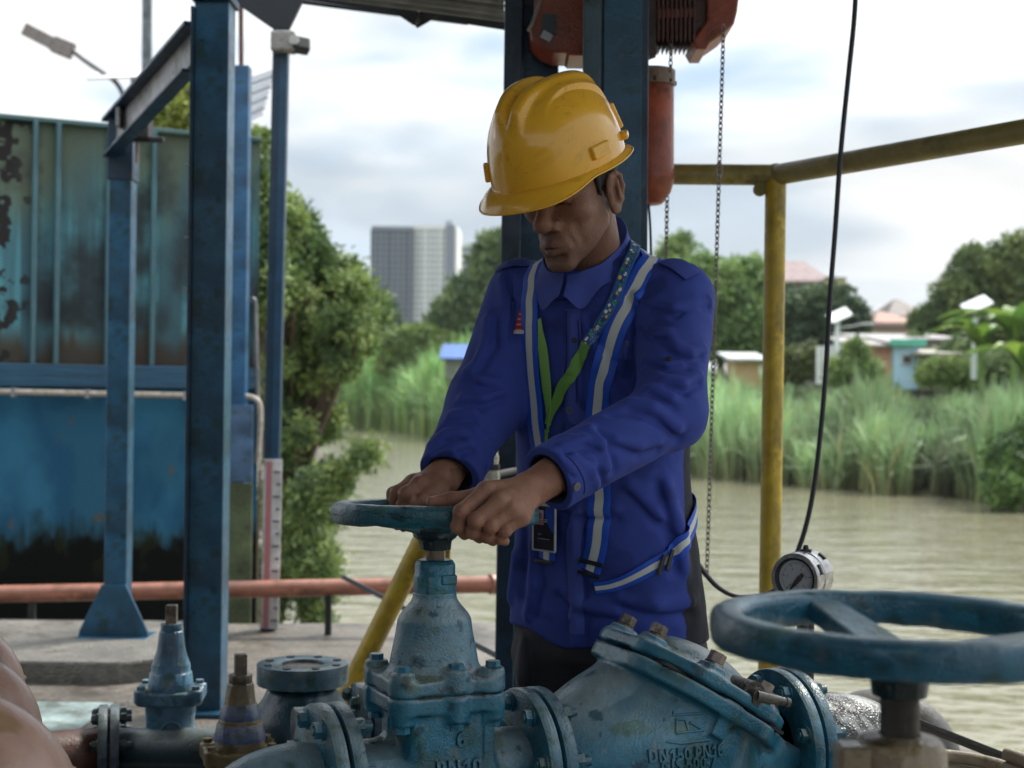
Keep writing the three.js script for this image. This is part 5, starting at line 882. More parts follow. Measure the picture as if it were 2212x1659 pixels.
// ================================================================ hoist, chains and cable under the roof
{
  const d = 4.1, o = thing('chain_hoist', 'rust red electric chain hoist hung between the two columns', 'hoist');
  const poly = (pts, t, dd, bev = 0.008) => { const c = at(pts[0][0], pts[0][1], dd), s = new THREE.Shape(pts.map(([x, y]) => { const q = at(x, y, dd); return new THREE.Vector2(q.x, q.y); })); return boxUV(T(new THREE.ExtrudeGeometry(s, { depth: t, bevelEnabled: true, bevelSize: bev, bevelThickness: bev, bevelSegments: 3 }), 0, 0, c.z - t)); };
  mesh('gearbox', poly([[1166, -120], [1160, 33], [1151, 60], [1154, 84], [1171, 98], [1196, 109], [1226, 109], [1232, 115], [1300, 116], [1300, -120]], 0.16, d), M.orange, o);
  const lp = at(1186, 52, d - 0.02); mesh('data_plate', [T(box(0.038, 0.055, 0.004, 0, 0, 0, 0), lp.x, lp.y, lp.z)].map((g) => g), flat(0.05, 0.065, 0.08, 0.5), o); const lp2 = at(1181, 78, d - 0.021); mesh('data_plate', T(box(0.030, 0.022, 0.004, 0, 0, 0, 0).rotateZ(-0.5), lp2.x, lp2.y, lp2.z), flat(0.45, 0.47, 0.5, 0.5), o);
  mesh('cord', tube([at(1172, -20, d - 0.04), at(1158, 28, d - 0.04), at(1146, 58, d - 0.04), at(1142, 66, d - 0.03)], 0.005, 20, 8), paint(0.5, 0.48, 0.45, {}), o);
  mesh('motor', poly([[1410, -120], [1408, 70], [1440, 74], [1500, 74], [1508, 60], [1545, 66], [1545, -120]], 0.12, d + 0.02), M.orangeDark, o);
  mesh('band', poly([[1420, 22], [1422, 38], [1500, 36], [1500, 20]], 0.02, d - 0.005, 0.004), M.orange, o);
  for (let i = 0; i < 9; i++) { const x = 1421 + i * 9.6; mesh('cooling_fin', poly([[x, -100], [x, 84], [x + 1.5, 92], [x + 3.2, 84], [x + 3.2, -100]], 0.15, d - 0.012, 0.0015), M.orangeDark, o); }
  mesh('end_cap', poly([[1532, -120], [1532, 46], [1502, 90], [1508, 101], [1522, 101], [1530, 88], [1562, 66], [1580, 48], [1586, 24], [1589, 0], [1589, -120]], 0.17, d), M.orange, o);
  mesh('bracket', poly([[1398, -60], [1398, 118], [1413, 112], [1416, 40], [1412, -60]], 0.05, d), paint(0.06, 0.03, 0.028, {}), o);
  const b = thing('chain_container', 'rust red chain container hanging beside the front column', 'container'), t = at(1406, 152, d + 0.10), bt = at(1406, 446, d + 0.10), k = 0.058, h = t.y - bt.y;
  mesh('shell', boxUV(turned([[0.001, 0], [0.036, 0.006], [0.060, 0.040], [0.0705, 0.080], [0.068, 0.11], [0.066, h - 0.045], [0.001, h - 0.045]], 28, 0.006).translate(t.x, bt.y, t.z)), M.orange, b);
  mesh('cap', boxUV(turned([[0.001, h - 0.045], [0.0695, h - 0.045], [0.0695, h - 0.002], [0.066, h], [0.001, h]], 28).translate(t.x, bt.y, t.z)), paint(0.36, 0.24, 0.19, { rough: 0.6 }), b);
  for (const a of [0.0, 0.75, 1.5, 2.2, 3.0]) mesh('slot', T(box(0.008, 0.012, 0.006, 0, 0, 0, 0), t.x + Math.cos(a) * 0.0690, bt.y + h - 0.036, t.z + Math.sin(a) * 0.0690), M.black, b);
  const linkG = plain(new THREE.TorusGeometry(0.0056, 0.0016, 6, 14).scale(1, 1.75, 1)), cm = paint(0.25, 0.22, 0.20, { rough: 0.45, metal: 0.5, map: null, rm: null, bump: null });
  const chain = (label, a, b2, big) => { const c = thing('chain', label, 'chain'), L = a.distanceTo(b2), n = Math.round(L / 0.0148), dir = b2.clone().sub(a).normalize(), q = new THREE.Quaternion().setFromUnitVectors(V(0, -1, 0), dir); for (let i = 0; i <= n; i++) { const m = mesh('link', linkG, cm, c); m.position.copy(a).addScaledVector(dir, L * i / n); m.quaternion.copy(q); m.rotateY((i % 2) * Math.PI / 2 + 0.5); if (big && i === Math.round(n * big)) m.scale.set(1.7, 2.0, 1.7); } return c; };
  chain('long thin hand chain hanging from the hoist in front of the river', at(1563, 60, d - 0.06), at(1527, 1240, d - 0.06), 0.255);
  chain('short chain dropping from the hoist into the red container', at(1450, 88, d), at(1448, 160, d), 0);
  chain('thin chain end hanging below the red container', at(1441, 430, d + 0.05), at(1438, 620, d + 0.05), 0);
  const w = thing('thin_wire', 'thin dark wire hanging at the edge of the front column', 'cable'); mesh('wire', tube([at(1401, 440, 4.05), at(1404, 480, 4.05), at(1406, 540, 4.05), at(1404, 700, 4.05)], 0.0035, 20, 8), M.black, w);
  const c = thing('black_cable', 'black rubber cable hanging in front of the river and looping behind the gauge', 'cable'), dd = 3.7;
  mesh('cable_run', tube([[1850, -60], [1846, 30], [1832, 170], [1816, 330], [1804, 500], [1793, 640], [1784, 800], [1773, 930], [1757, 1060], [1740, 1140], [1722, 1195], [1706, 1240], [1678, 1272], [1640, 1288], [1595, 1289], [1556, 1272], [1528, 1245], [1490, 1195], [1440, 1150]].map(([x, y]) => at(x, y, dd)).concat([at(1392, 1120, 3.86)]), 0.0064, 200, 12), flat(0.012, 0.014, 0.018, 0.45), c);
}
// ================================================================ the worker
{
  const man = thing('person', 'worker in a yellow hard hat and blue shirt bending his head over the handwheel', 'person');
  const base = V(at(1312, 860, 2.95).x, 0, -2.95); man.position.copy(base);
  const part = (name, geo, mat, parent = man) => { const m = mesh(name, geo, mat, parent); if (parent === man) m.position.copy(base).negate(); return m; };
  // ---- torso frame
  const psi = 27 * Math.PI / 180, cP = Math.cos(psi), sP = Math.sin(psi), LFT = V(cP, 0, sP), FWD = V(-sP, 0, cP);
  const rows = [[1470, 1315, 2.955, 0.196, 0.142], [1390, 1314, 2.95, 0.200, 0.142], [1300, 1312, 2.93, 0.194, 0.136], [1200, 1308, 2.905, 0.182, 0.128], [1100, 1304, 2.885, 0.172, 0.122], [1000, 1302, 2.865, 0.168, 0.121], [900, 1303, 2.85, 0.172, 0.124], [800, 1305, 2.84, 0.180, 0.127], [720, 1305, 2.835, 0.186, 0.125], [660, 1303, 2.83, 0.188, 0.116], [615, 1300, 2.83, 0.176, 0.100], [580, 1296, 2.83, 0.140, 0.084], [556, 1292, 2.83, 0.095, 0.070], [530, 1290, 2.83, 0.06, 0.055]]
    .map(([y, x, d, a, b]) => { const p = at(x, y, d); return { y: p.y, x: p.x, z: p.z, a, b }; });
  const rowAt = (y) => { let i = 0; while (i < rows.length - 2 && y > rows[i + 1].y) i++; const p = rows[i], q = rows[i + 1], t = clamp((y - p.y) / (q.y - p.y)), s = t * t * (3 - 2 * t) * 0.5 + t * 0.5; return [lerp(p.x, q.x, s), lerp(p.z, q.z, s), lerp(p.a, q.a, s), lerp(p.b, q.b, s)]; };
  const frame = (x, y, z) => { const [cx, cz, a, b] = rowAt(y); return [(x - cx) * cP + (z - cz) * sP, -(x - cx) * sP + (z - cz) * cP, a, b]; };
  const yTop = rows[rows.length - 1].y;
  const loft = (k) => (x, y, z) => { const [u, w, a0, b0] = frame(x, y, z), a = a0 + k, b = b0 + k, U = Math.abs(u) / a, W = Math.abs(w) / b, r = Math.pow(Math.pow(U, 2.35) + Math.pow(W, 2.35), 1 / 2.35); return Math.max((r - 1) * Math.min(a, b) * 0.92, (y - yTop) * 0.8); };
  const LS = at(1462, 646, 2.745), LE = at(1446, 890, 2.57), LW = at(1165, 1046, 2.385), RS = at(1128, 640, 2.905), RE = at(1046, 874, 2.81), RW = at(966, 1036, 2.655);
  // ---- folds, given where the eye sees them and laid on the cloth
  const torso0 = loft(0), sl = (S, E, W, r0, r1, r2, r3) => { const A = cone(S, E, r0, r1), B = cone(E, W, r2, r3); return (x, y, z) => smin(A(x, y, z), B(x, y, z), 0.035); };
  const dirL = LW.clone().sub(LE).normalize(), dirR = RW.clone().sub(RE).normalize();
  const cutL = LW.clone().addScaledVector(dirL, -0.020), cutR = RW.clone().addScaledVector(dirR, -0.012);
  const armL = sl(LS, LE, LW.clone().addScaledVector(dirL, 0.03), 0.070, 0.058, 0.060, 0.050), armR = sl(RS, RE, RW.clone().addScaledVector(dirR, 0.03), 0.068, 0.064, 0.066, 0.051);
  const raw = (x, y, z) => smin(torso0(x, y, z), Math.min(armL(x, y, z), armR(x, y, z)), 0.03);
  const folds = [];
  const fold = (px, h, w, on = raw, d0 = 2.1, d1 = 3.2) => { const P = px.map(([x, y]) => hit(on, x, y, d0, d1)); for (let i = 0; i < P.length - 1; i++) if (P[i] && P[i + 1] && P[i].distanceTo(P[i + 1]) < 0.25) folds.push([cone(P[i], P[i + 1], 0), h * 1.8, w * 0.68, P[i].clone().add(P[i + 1]).multiplyScalar(0.5), P[i].distanceTo(P[i + 1]) / 2 + 3 * w]); };
  const pleat = (px, h, w, dx, dy, on) => { fold(px, h, w, on); fold(px.map(([x, y]) => [x + dx, y + dy]), -h * 0.75, w * 0.9, on); };
  // left sleeve (towards the lens)
  pleat([[1318, 872], [1360, 868], [1410, 884], [1462, 926]], 0.011, 0.013, 4, 22, armL); pleat([[1275, 925], [1300, 960], [1312, 1010]], 0.008, 0.012, 14, 4, armL); pleat([[1215, 962], [1262, 950], [1300, 960]], 0.007, 0.011, 4, 16, armL);
  pleat([[1330, 950], [1380, 965], [1420, 955]], 0.007, 0.012, 0, 16, armL); pleat([[1395, 775], [1440, 786], [1482, 782]], 0.007, 0.010, 2, 14, armL); pleat([[1440, 722], [1462, 752], [1490, 764], [1520, 756]], 0.009, 0.012, -6, 16, armL); pleat([[1405, 655], [1455, 665], [1530, 650]], 0.007, 0.012, 0, 16, armL);
  pleat([[1385, 700], [1420, 722], [1445, 720]], 0.006, 0.010, 0, 14, armL); pleat([[1360, 830], [1405, 838], [1450, 862]], 0.007, 0.012, 2, 16, armL); pleat([[1440, 820], [1475, 830], [1510, 812]], 0.008, 0.012, 0, 16, armL); pleat([[1240, 985], [1280, 1020], [1290, 1050]], 0.006, 0.010, 12, 0, armL); pleat([[1170, 985], [1205, 990], [1235, 1015]], 0.005, 0.010, 0, 14, armL);
  // right sleeve
  pleat([[946, 914], [975, 898], [1018, 890]], 0.010, 0.011, 3, 16, armR); pleat([[932, 962], [962, 940], [992, 936]], 0.010, 0.011, 3, 16, armR); pleat([[946, 1004], [985, 966], [1010, 958]], 0.008, 0.011, 6, 14, armR); pleat([[1010, 800], [1040, 822], [1078, 826]], 0.007, 0.012, 0, 16, armR); pleat([[1055, 690], [1052, 740], [1020, 800]], 0.009, 0.013, 14, 3, armR); pleat([[1085, 600], [1094, 660], [1090, 730]], 0.007, 0.012, 14, 0, armR); pleat([[1000, 860], [1040, 862], [1085, 846]], 0.008, 0.013, 0, 16, armR); pleat([[1030, 930], [1055, 960], [1058, 1000]], 0.006, 0.012, 14, 0, armR);
  // body
  pleat([[1112, 1110], [1116, 1200], [1106, 1290]], 0.010, 0.016, 20, 0, torso0); pleat([[1150, 1180], [1152, 1260], [1140, 1330]], 0.007, 0.014, 18, 0, torso0); pleat([[1440, 1050], [1462, 1130], [1478, 1230]], 0.008, 0.016, -18, 0, torso0); pleat([[1360, 1050], [1420, 1110], [1462, 1140]], 0.006, 0.014, -4, 18, torso0); pleat([[1340, 1290], [1420, 1310], [1490, 1300]], 0.006, 0.018, 0, 22, torso0);
  pleat([[1380, 640], [1392, 720], [1372, 820]], 0.007, 0.013, -16, 0, torso0); pleat([[1095, 740], [1108, 820], [1112, 900]], 0.007, 0.014, 16, 0, torso0); pleat([[1210, 1270], [1260, 1310], [1330, 1320]], 0.006, 0.018, 0, 20, torso0); pleat([[1236, 690], [1234, 800], [1226, 960]], 0.004, 0.010, 22, 0, torso0); pleat([[1236, 960], [1240, 1150], [1244, 1390]], 0.004, 0.010, 22, 0, torso0);
  pleat([[1260, 690], [1300, 780], [1322, 850]], 0.005, 0.014, 12, -4, torso0); pleat([[1200, 1080], [1250, 1100], [1330, 1100]], 0.005, 0.016, 0, 20, torso0);
  const hemY = (x, z) => { const [u] = frame(x, 0.62, z); return at(1300, 1392, 2.85).y + 0.030 * sstep(0.02, -0.20, u) + 0.006 * Math.sin(u * 40) - 0.006; };
  const crumple = (x, y, z) => { const n = noise3(x * 11 + y * 5, y * 13 - x * 4, z * 11), m = noise3(x * 26 + 7, y * 24 + x * 9, z * 26); return (1 - Math.abs(2 * n - 1)) * 0.0030 + (1 - Math.abs(2 * m - 1)) * 0.0012 - 0.0018; };
  const inL = cone(LE, LW.clone().addScaledVector(dirL, 0.05), 0.040, 0.041), inR = cone(RE, RW.clone().addScaledVector(dirR, 0.05), 0.040, 0.041);
  const fShirt = (x, y, z) => {
    let a = armL(x, y, z), b = armR(x, y, z), t = torso0(x, y, z);
    // cuffs: a band that stands a little proud, cut square and hollow
    const sL = (x - cutL.x) * dirL.x + (y - cutL.y) * dirL.y + (z - cutL.z) * dirL.z, sR = (x - cutR.x) * dirR.x + (y - cutR.y) * dirR.y + (z - cutR.z) * dirR.z;
    a -= 0.0025 * sstep(-0.064, -0.060, sL); b -= 0.0025 * sstep(-0.064, -0.060, sR);
    let d = smin(t, Math.min(a, b), 0.028);
    if (d < 0.06) { let s = 0; for (const [c, h, w, m, R] of folds) { const dx = x - m.x, dy = y - m.y, dz = z - m.z; if (dx * dx + dy * dy + dz * dz > R * R) continue; const q = c(x, y, z) / w; s += h * Math.exp(-Math.pow(q * q, 0.72)); } d -= s + crumple(x, y, z); }
    d = smax(d, hemY(x, z) - y, 0.008);
    if (a < 0.05 && sL > -0.12) { d = smax(d, sL, 0.003); if (sL > -0.035) d = smax(d, -inL(x, y, z), 0.003); }
    if (b < 0.05 && sR > -0.12) { d = smax(d, sR, 0.003); if (sR > -0.035) d = smax(d, -inR(x, y, z), 0.003); }
    return d;
  };
  const shirtG = nets(fShirt, V(-0.20, 0.50, -3.16), V(0.46, 1.46, -2.28), 0.0042);
  // the shirt front is royal blue; a dark panel runs down the flank
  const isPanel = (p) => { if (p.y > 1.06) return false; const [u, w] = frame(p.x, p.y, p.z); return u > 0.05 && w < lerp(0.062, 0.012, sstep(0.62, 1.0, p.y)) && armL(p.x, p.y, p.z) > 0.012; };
  {
    const P = shirtG.attributes.position, ix = shirtG.index.array, A = [], Bx = [], v = V();
    const flag = new Uint8Array(P.count); for (let i = 0; i < P.count; i++) flag[i] = isPanel(v.fromBufferAttribute(P, i)) ? 1 : 0;
    for (let t = 0; t < ix.length; t += 3) (flag[ix[t]] + flag[ix[t + 1]] + flag[ix[t + 2]] > 1 ? Bx : A).push(ix[t], ix[t + 1], ix[t + 2]);
    const sub = (idx) => { const g = shirtG.clone(); g.setIndex(idx); return boxUV(g); };
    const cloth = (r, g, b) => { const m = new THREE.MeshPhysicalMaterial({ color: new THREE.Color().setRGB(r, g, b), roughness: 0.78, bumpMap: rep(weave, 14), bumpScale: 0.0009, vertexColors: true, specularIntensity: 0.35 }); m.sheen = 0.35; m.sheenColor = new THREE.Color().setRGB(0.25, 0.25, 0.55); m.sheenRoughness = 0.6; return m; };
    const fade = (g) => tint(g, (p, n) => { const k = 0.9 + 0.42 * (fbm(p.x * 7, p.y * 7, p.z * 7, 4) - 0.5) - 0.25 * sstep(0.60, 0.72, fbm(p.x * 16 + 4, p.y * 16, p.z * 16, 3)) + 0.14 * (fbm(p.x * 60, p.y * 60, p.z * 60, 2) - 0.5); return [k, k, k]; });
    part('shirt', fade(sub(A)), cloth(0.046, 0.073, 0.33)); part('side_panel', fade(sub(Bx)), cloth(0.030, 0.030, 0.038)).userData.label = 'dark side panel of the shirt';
  }
  // ---- trousers and boots
  const HR = at(1218, 1430, 2.985), HL = at(1415, 1430, 2.90), KR = V(HR.x - 0.01, 0.47, HR.z + 0.02), KL = V(HL.x + 0.02, 0.47, HL.z + 0.03), FR = V(HR.x - 0.01, 0.09, HR.z - 0.02), FL = V(HL.x + 0.03, 0.09, HL.z - 0.01);
  const hips = loft(-0.012), lg = [cone(HR, KR, 0.096, 0.075), cone(KR, FR, 0.075, 0.06), cone(HL, KL, 0.098, 0.075), cone(KL, FL, 0.075, 0.06)];
  const pocket = ball(0, 0, 0, 0.012, 0.07, 0.06), pc = at(1128, 1440, 2.93), tp = at(1524, 1350, 2.90);
  const fTr = (x, y, z) => { let d = smax(hips(x, y, z), y - 0.80, 0.01); d = smax(d, 0.60 - y, 0.03); for (const c of lg) d = smin(d, c(x, y, z), 0.03); d = smin(d, pocket(x - pc.x, y - pc.y, z - pc.z), 0.014); d -= 0.009 * (1 - Math.abs(2 * noise3(x * 12, y * 9 + x * 3, z * 12) - 1)) - 0.005 + 0.004 * (noise3(x * 30, y * 22, z * 30) - 0.5); return smax(d, 0.06 - y, 0.01); };
  part('trousers', boxUV(nets(fTr, V(-0.10, 0.04, -3.16), V(0.46, 0.82, -2.70), 0.0075)), (() => { const m = new THREE.MeshStandardMaterial({ color: new THREE.Color().setRGB(0.042, 0.038, 0.045), roughness: 0.9, bumpMap: rep(weave, 12), bumpScale: 0.0005 }); return m; })());
  for (const F of [FR, FL]) { const t = F.clone().addScaledVector(FWD, 0.17); t.y = 0.045; const c1 = cone(V(F.x, 0.05, F.z), t, 0.048, 0.042), c2 = cone(V(F.x, 0.05, F.z), V(F.x, 0.16, F.z), 0.05, 0.052); part('boot', boxUV(nets((x, y, z) => smax(smin(c1(x, y, z), c2(x, y, z), 0.03), 0.004 - y, 0.004), V(F.x - 0.2, 0, F.z - 0.1), V(F.x + 0.1, 0.24, F.z + 0.26), 0.008)), flat(0.02, 0.02, 0.02, 0.6)); }

  // ---- head
  const th = 36 * Math.PI / 180, ph = 19 * Math.PI / 180, HS = 0.98, HO = at(1239, 422, 2.69), HF = V(-Math.sin(th) * Math.cos(ph), -Math.sin(ph), Math.cos(th) * Math.cos(ph)), HLv = V(Math.cos(th), 0, Math.sin(th)), HU = HF.clone().cross(HLv);
  const HM = new THREE.Matrix4().makeBasis(HLv.clone().multiplyScalar(HS), HU.clone().multiplyScalar(HS), HF.clone().multiplyScalar(HS)).setPosition(HO), HI = HM.clone().invert();
  const nb = at(1288, 628, 2.84).applyMatrix4(HI), nb2 = V(0, -0.035, -0.035);
  const B = {
    cran: ball(0, 0.045, -0.008, 0.074, 0.088, 0.094), face: ball(0, -0.028, 0.034, 0.060, 0.082, 0.058), jawL: cone(V(0.051, -0.050, 0.004), V(0.014, -0.106, 0.073), 0.016, 0.016), jawR: cone(V(-0.051, -0.050, 0.004), V(-0.014, -0.106, 0.073), 0.016, 0.016), chin: ball(0, -0.108, 0.080, 0.021, 0.015, 0.014),
    chL: ball(0.047, -0.014, 0.060, 0.021, 0.017, 0.022), chR: ball(-0.047, -0.014, 0.060, 0.021, 0.017, 0.022), brow: cone(V(-0.036, 0.031, 0.076), V(0.036, 0.031, 0.076), 0.0135), soL: ball(0.031, 0.011, 0.099, 0.019, 0.012, 0.016), soR: ball(-0.031, 0.011, 0.099, 0.019, 0.012, 0.016),
    eyL: ball(0.031, 0.009, 0.076, 0.0142, 0.012, 0.0135), eyR: ball(-0.031, 0.009, 0.076, 0.0142, 0.012, 0.0135), nose1: cone(V(0, 0.022, 0.090), V(0, -0.026, 0.115), 0.0098, 0.0135), tip: ball(0, -0.031, 0.115, 0.0165, 0.0135, 0.0145), alL: ball(0.0195, -0.036, 0.101, 0.0105, 0.0105, 0.0125), alR: ball(-0.0195, -0.036, 0.101, 0.0105, 0.0105, 0.0125),
    noL: ball(0.0095, -0.046, 0.107, 0.0052, 0.0045, 0.0065), noR: ball(-0.0095, -0.046, 0.107, 0.0052, 0.0045, 0.0065), muz: ball(0, -0.069, 0.076, 0.036, 0.030, 0.025), lipU1: cone(V(-0.027, -0.0745, 0.084), V(-0.004, -0.0685, 0.1005), 0.0045, 0.0078), lipU2: cone(V(0.027, -0.0745, 0.084), V(0.004, -0.0685, 0.1005), 0.0045, 0.0078), lipD1: cone(V(-0.023, -0.0775, 0.086), V(-0.003, -0.0835, 0.0975), 0.0045, 0.0088), lipD2: cone(V(0.023, -0.0775, 0.086), V(0.003, -0.0835, 0.0975), 0.0045, 0.0088),
    mou1: cone(V(-0.0275, -0.0768, 0.0905), V(0, -0.0755, 0.1085), 0.0003, 0.0019), mou2: cone(V(0.0275, -0.0768, 0.0905), V(0, -0.0755, 0.1085), 0.0003, 0.0019), nlL: cone(V(0.027, -0.034, 0.101), V(0.041, -0.074, 0.083), 0.0032), nlR: cone(V(-0.027, -0.034, 0.101), V(-0.041, -0.074, 0.083), 0.0032), nl2: cone(V(0.049, -0.040, 0.080), V(0.051, -0.078, 0.064), 0.0030), sub: cone(V(-0.016, -0.0955, 0.094), V(0.016, -0.0955, 0.094), 0.005),
    neck: cone(nb2, nb, 0.051, 0.062), scmL: cone(V(0.050, -0.03, -0.026), nb.clone().add(V(0.01, 0.01, 0.035)), 0.012, 0.010),
  };
  const ear = (s) => { const c = V(s * 0.0755, -0.002, -0.012), body = ball(c.x + s * 0.003, c.y, c.z, 0.0085, 0.035, 0.0205), hel = [[0.000, 0.028, 0.006], [0.004, 0.031, -0.006], [0.007, 0.024, -0.018], [0.008, 0.006, -0.021], [0.006, -0.014, -0.014], [0.002, -0.030, -0.002], [0.0, -0.031, 0.007]].map(([x, y, z]) => V(c.x + s * (x * 0.7 + 0.005), c.y + y * 1.12, c.z + z * 1.12)), segs = hel.slice(1).map((p, i) => cone(hel[i], p, 0.0042, 0.0042)), con = ball(c.x + s * 0.012, c.y - 0.003, c.z + 0.001, 0.0085, 0.018, 0.0115), tra = ball(c.x + s * 0.004, c.y - 0.004, c.z + 0.013, 0.006, 0.008, 0.005), anti = cone(V(c.x + s * 0.011, 0.018, c.z - 0.006), V(c.x + s * 0.011, -0.014, c.z - 0.008), 0.0034), lob = ball(c.x + s * 0.004, -0.031, c.z + 0.004, 0.006, 0.009, 0.008); return (x, y, z) => { if (Math.abs(x - c.x) > 0.05 || Math.abs(y) > 0.07) return 1; let d = body(x, y, z); d = smax(d, -con(x, y, z), 0.006); for (const g of segs) d = smin(d, g(x, y, z), 0.005); d = smin(d, anti(x, y, z), 0.006); d = smin(d, tra(x, y, z), 0.005); return smin(d, lob(x, y, z), 0.007); }; };
  const eL = ear(1), eR = ear(-1);
  const fHead = (x, y, z) => {
    let d = smin(B.cran(x, y, z), B.face(x, y, z), 0.035);
    d = smin(d, Math.min(B.jawL(x, y, z), B.jawR(x, y, z)), 0.026); d = smin(d, B.chin(x, y, z), 0.020); d = smin(d, Math.min(B.chL(x, y, z), B.chR(x, y, z)), 0.024); d = smin(d, B.brow(x, y, z), 0.018);
    d = smin(d, B.muz(x, y, z), 0.020); d = smax(d, -Math.min(B.soL(x, y, z), B.soR(x, y, z)), 0.016); d = smin(d, Math.min(B.eyL(x, y, z), B.eyR(x, y, z)), 0.004);
    d = smin(d, smin(B.nose1(x, y, z), B.tip(x, y, z), 0.012), 0.012); d = smin(d, Math.min(B.alL(x, y, z), B.alR(x, y, z)), 0.007); d = smax(d, -Math.min(B.noL(x, y, z), B.noR(x, y, z)), 0.003);
    d = smin(d, smin(B.lipU1(x, y, z), B.lipU2(x, y, z), 0.006), 0.010); d = smin(d, smin(B.lipD1(x, y, z), B.lipD2(x, y, z), 0.006), 0.010); d = smax(d, -Math.min(B.mou1(x, y, z), B.mou2(x, y, z)), 0.003); d = smax(d, -Math.min(B.nlL(x, y, z), B.nlR(x, y, z)), 0.010); d = smax(d, -B.nl2(x, y, z), 0.012); d = smax(d, -B.sub(x, y, z), 0.010);
    d = smin(d, B.neck(x, y, z), 0.022); d = smin(d, B.scmL(x, y, z), 0.014);
    return smin(d, Math.min(eL(x, y, z), eR(x, y, z)), 0.006);
  };
  const SK = [0.235, 0.118, 0.075];
  const headG = tint(nets(fHead, V(-0.115, -0.26, -0.18), V(0.115, 0.145, 0.14), 0.0027), (p, n) => {
    let c = SK.map((x) => x * (0.88 + 0.26 * fbm(p.x * 60, p.y * 60, p.z * 60, 3)));
    c = mix3(c, [0.28, 0.125, 0.08], 0.45 * sstep(0.05, 0.0, Math.hypot(Math.abs(p.x) - 0.04, p.y + 0.012, p.z - 0.07))); c = mix3(c, [0.26, 0.11, 0.075], 0.5 * sstep(0.03, 0.01, Math.hypot(p.x, p.y + 0.03, p.z - 0.11)));
    const lip = Math.min(B.lipU1(p.x, p.y, p.z), B.lipU2(p.x, p.y, p.z), B.lipD1(p.x, p.y, p.z), B.lipD2(p.x, p.y, p.z)); c = mix3(c, [0.17, 0.068, 0.055], 0.8 * sstep(0.003, 0.0, lip)); c = mix3(c, [0.03, 0.015, 0.012], 0.8 * sstep(0.0016, -0.0006, Math.min(B.mou1(p.x, p.y, p.z), B.mou2(p.x, p.y, p.z))));
    const stub = sstep(0.0, -0.03, p.y + 0.058) * sstep(-0.01, 0.03, p.z) * 0.35 + 0.4 * sstep(0.018, 0.008, Math.hypot(p.x * 0.45, p.y + 0.057, (p.z - 0.1) * 0.6)); c = mix3(c, [0.05, 0.035, 0.03], stub * (0.5 + 0.6 * noise3(p.x * 700, p.y * 700, p.z * 700)));
    c = mix3(c, [0.018, 0.012, 0.010], 0.9 * sstep(0.0075, 0.004, Math.abs(p.y - 0.036 + 10 * Math.pow(Math.abs(p.x) - 0.03, 2))) * sstep(0.052, 0.046, Math.abs(p.x)) * sstep(0.008, 0.013, Math.abs(p.x)) * sstep(0.05, 0.07, p.z));
    c = mix3(c, [0.015, 0.01, 0.008], 0.85 * sstep(0.0022, 0.0008, Math.abs(p.y - 0.0015 + 18 * Math.pow(Math.abs(p.x) - 0.031, 2))) * sstep(0.016, 0.013, Math.abs(Math.abs(p.x) - 0.031)) * sstep(0.07, 0.08, p.z));
    return c;
  }).applyMatrix4(HM);
  // ---- hands: chains of joints, each finger on its own
  const K = (x, y, d) => at(x, y, d);
  function hand(spec) {
    const { wrist, arm, fingers, thumb, tend } = spec, parts = [], palm = [];
    fingers.forEach((F, i) => { palm.push(cone(wrist.clone().lerp(F[0], 0.18), F[0], 0.0185, 0.0118)); });
    for (let i = 0; i < fingers.length - 1; i++) palm.push(cone(fingers[i][0].clone().lerp(wrist, 0.12), fingers[i + 1][0].clone().lerp(wrist, 0.12), 0.0105));
    palm.push(cone(wrist, arm, 0.0285, 0.033)); palm.push(cone(thumb[0], wrist, 0.017, 0.022)); palm.push(cone(thumb[0], fingers[0][0].clone().lerp(wrist, 0.25), 0.013, 0.011));
    const chain = (J, R) => { const c = []; for (let i = 0; i < J.length - 1; i++) c.push(cone(J[i], J[i + 1], R[i], R[i + 1])); for (let i = 1; i < J.length - 1; i++) c.push(ball(J[i].x, J[i].y, J[i].z, R[i] * 1.09)); return (x, y, z) => { let d = c[0](x, y, z); for (let i = 1; i < c.length; i++) d = smin(d, c[i](x, y, z), 0.004); return d; }; };
    const fs = fingers.map((F, i) => chain(F, [[0.0128, 0.0116, 0.0104, 0.0088], [0.0130, 0.0118, 0.0106, 0.0090], [0.0125, 0.0112, 0.0102, 0.0087], [0.0113, 0.0100, 0.0092, 0.0079]][i]));
    const ft = chain(thumb, [0.0165, 0.0128, 0.0112, 0.0088]);
    const kn = fingers.map((F) => ball(F[0].x, F[0].y, F[0].z, 0.0128)), td = tend ? fingers.map((F) => cone(F[0].clone().addScaledVector(tend, 0.009), wrist.clone().addScaledVector(tend, 0.018).lerp(F[0], 0.25), 0.0042, 0.003)) : [];
    const out = (x, y, z) => { let d = 1; for (const c of palm) d = smin(d, c(x, y, z), 0.014); for (const c of kn) d = smin(d, c(x, y, z), 0.008); for (const c of td) d = smin(d, c(x, y, z), 0.008); let f = 1; for (const c of fs) f = smin(f, c(x, y, z), 0.001); d = smin(d, f, 0.006); d = smin(d, ft(x, y, z), 0.009); return d; };
    out.marks = []; for (const F of fingers) { out.marks.push([F[1].clone().addScaledVector(tend, 0.010), 0.0105], [F[2].clone().addScaledVector(tend, 0.008), 0.009], [F[0].clone().addScaledVector(tend, 0.012), 0.010]); } out.marks.push([thumb[2].clone().addScaledVector(tend, 0.010), 0.009], [thumb[3].clone().lerp(thumb[2], 0.12).add(V(0, 0.009, 0.002)), 0.0075, 1]); return out;
  }
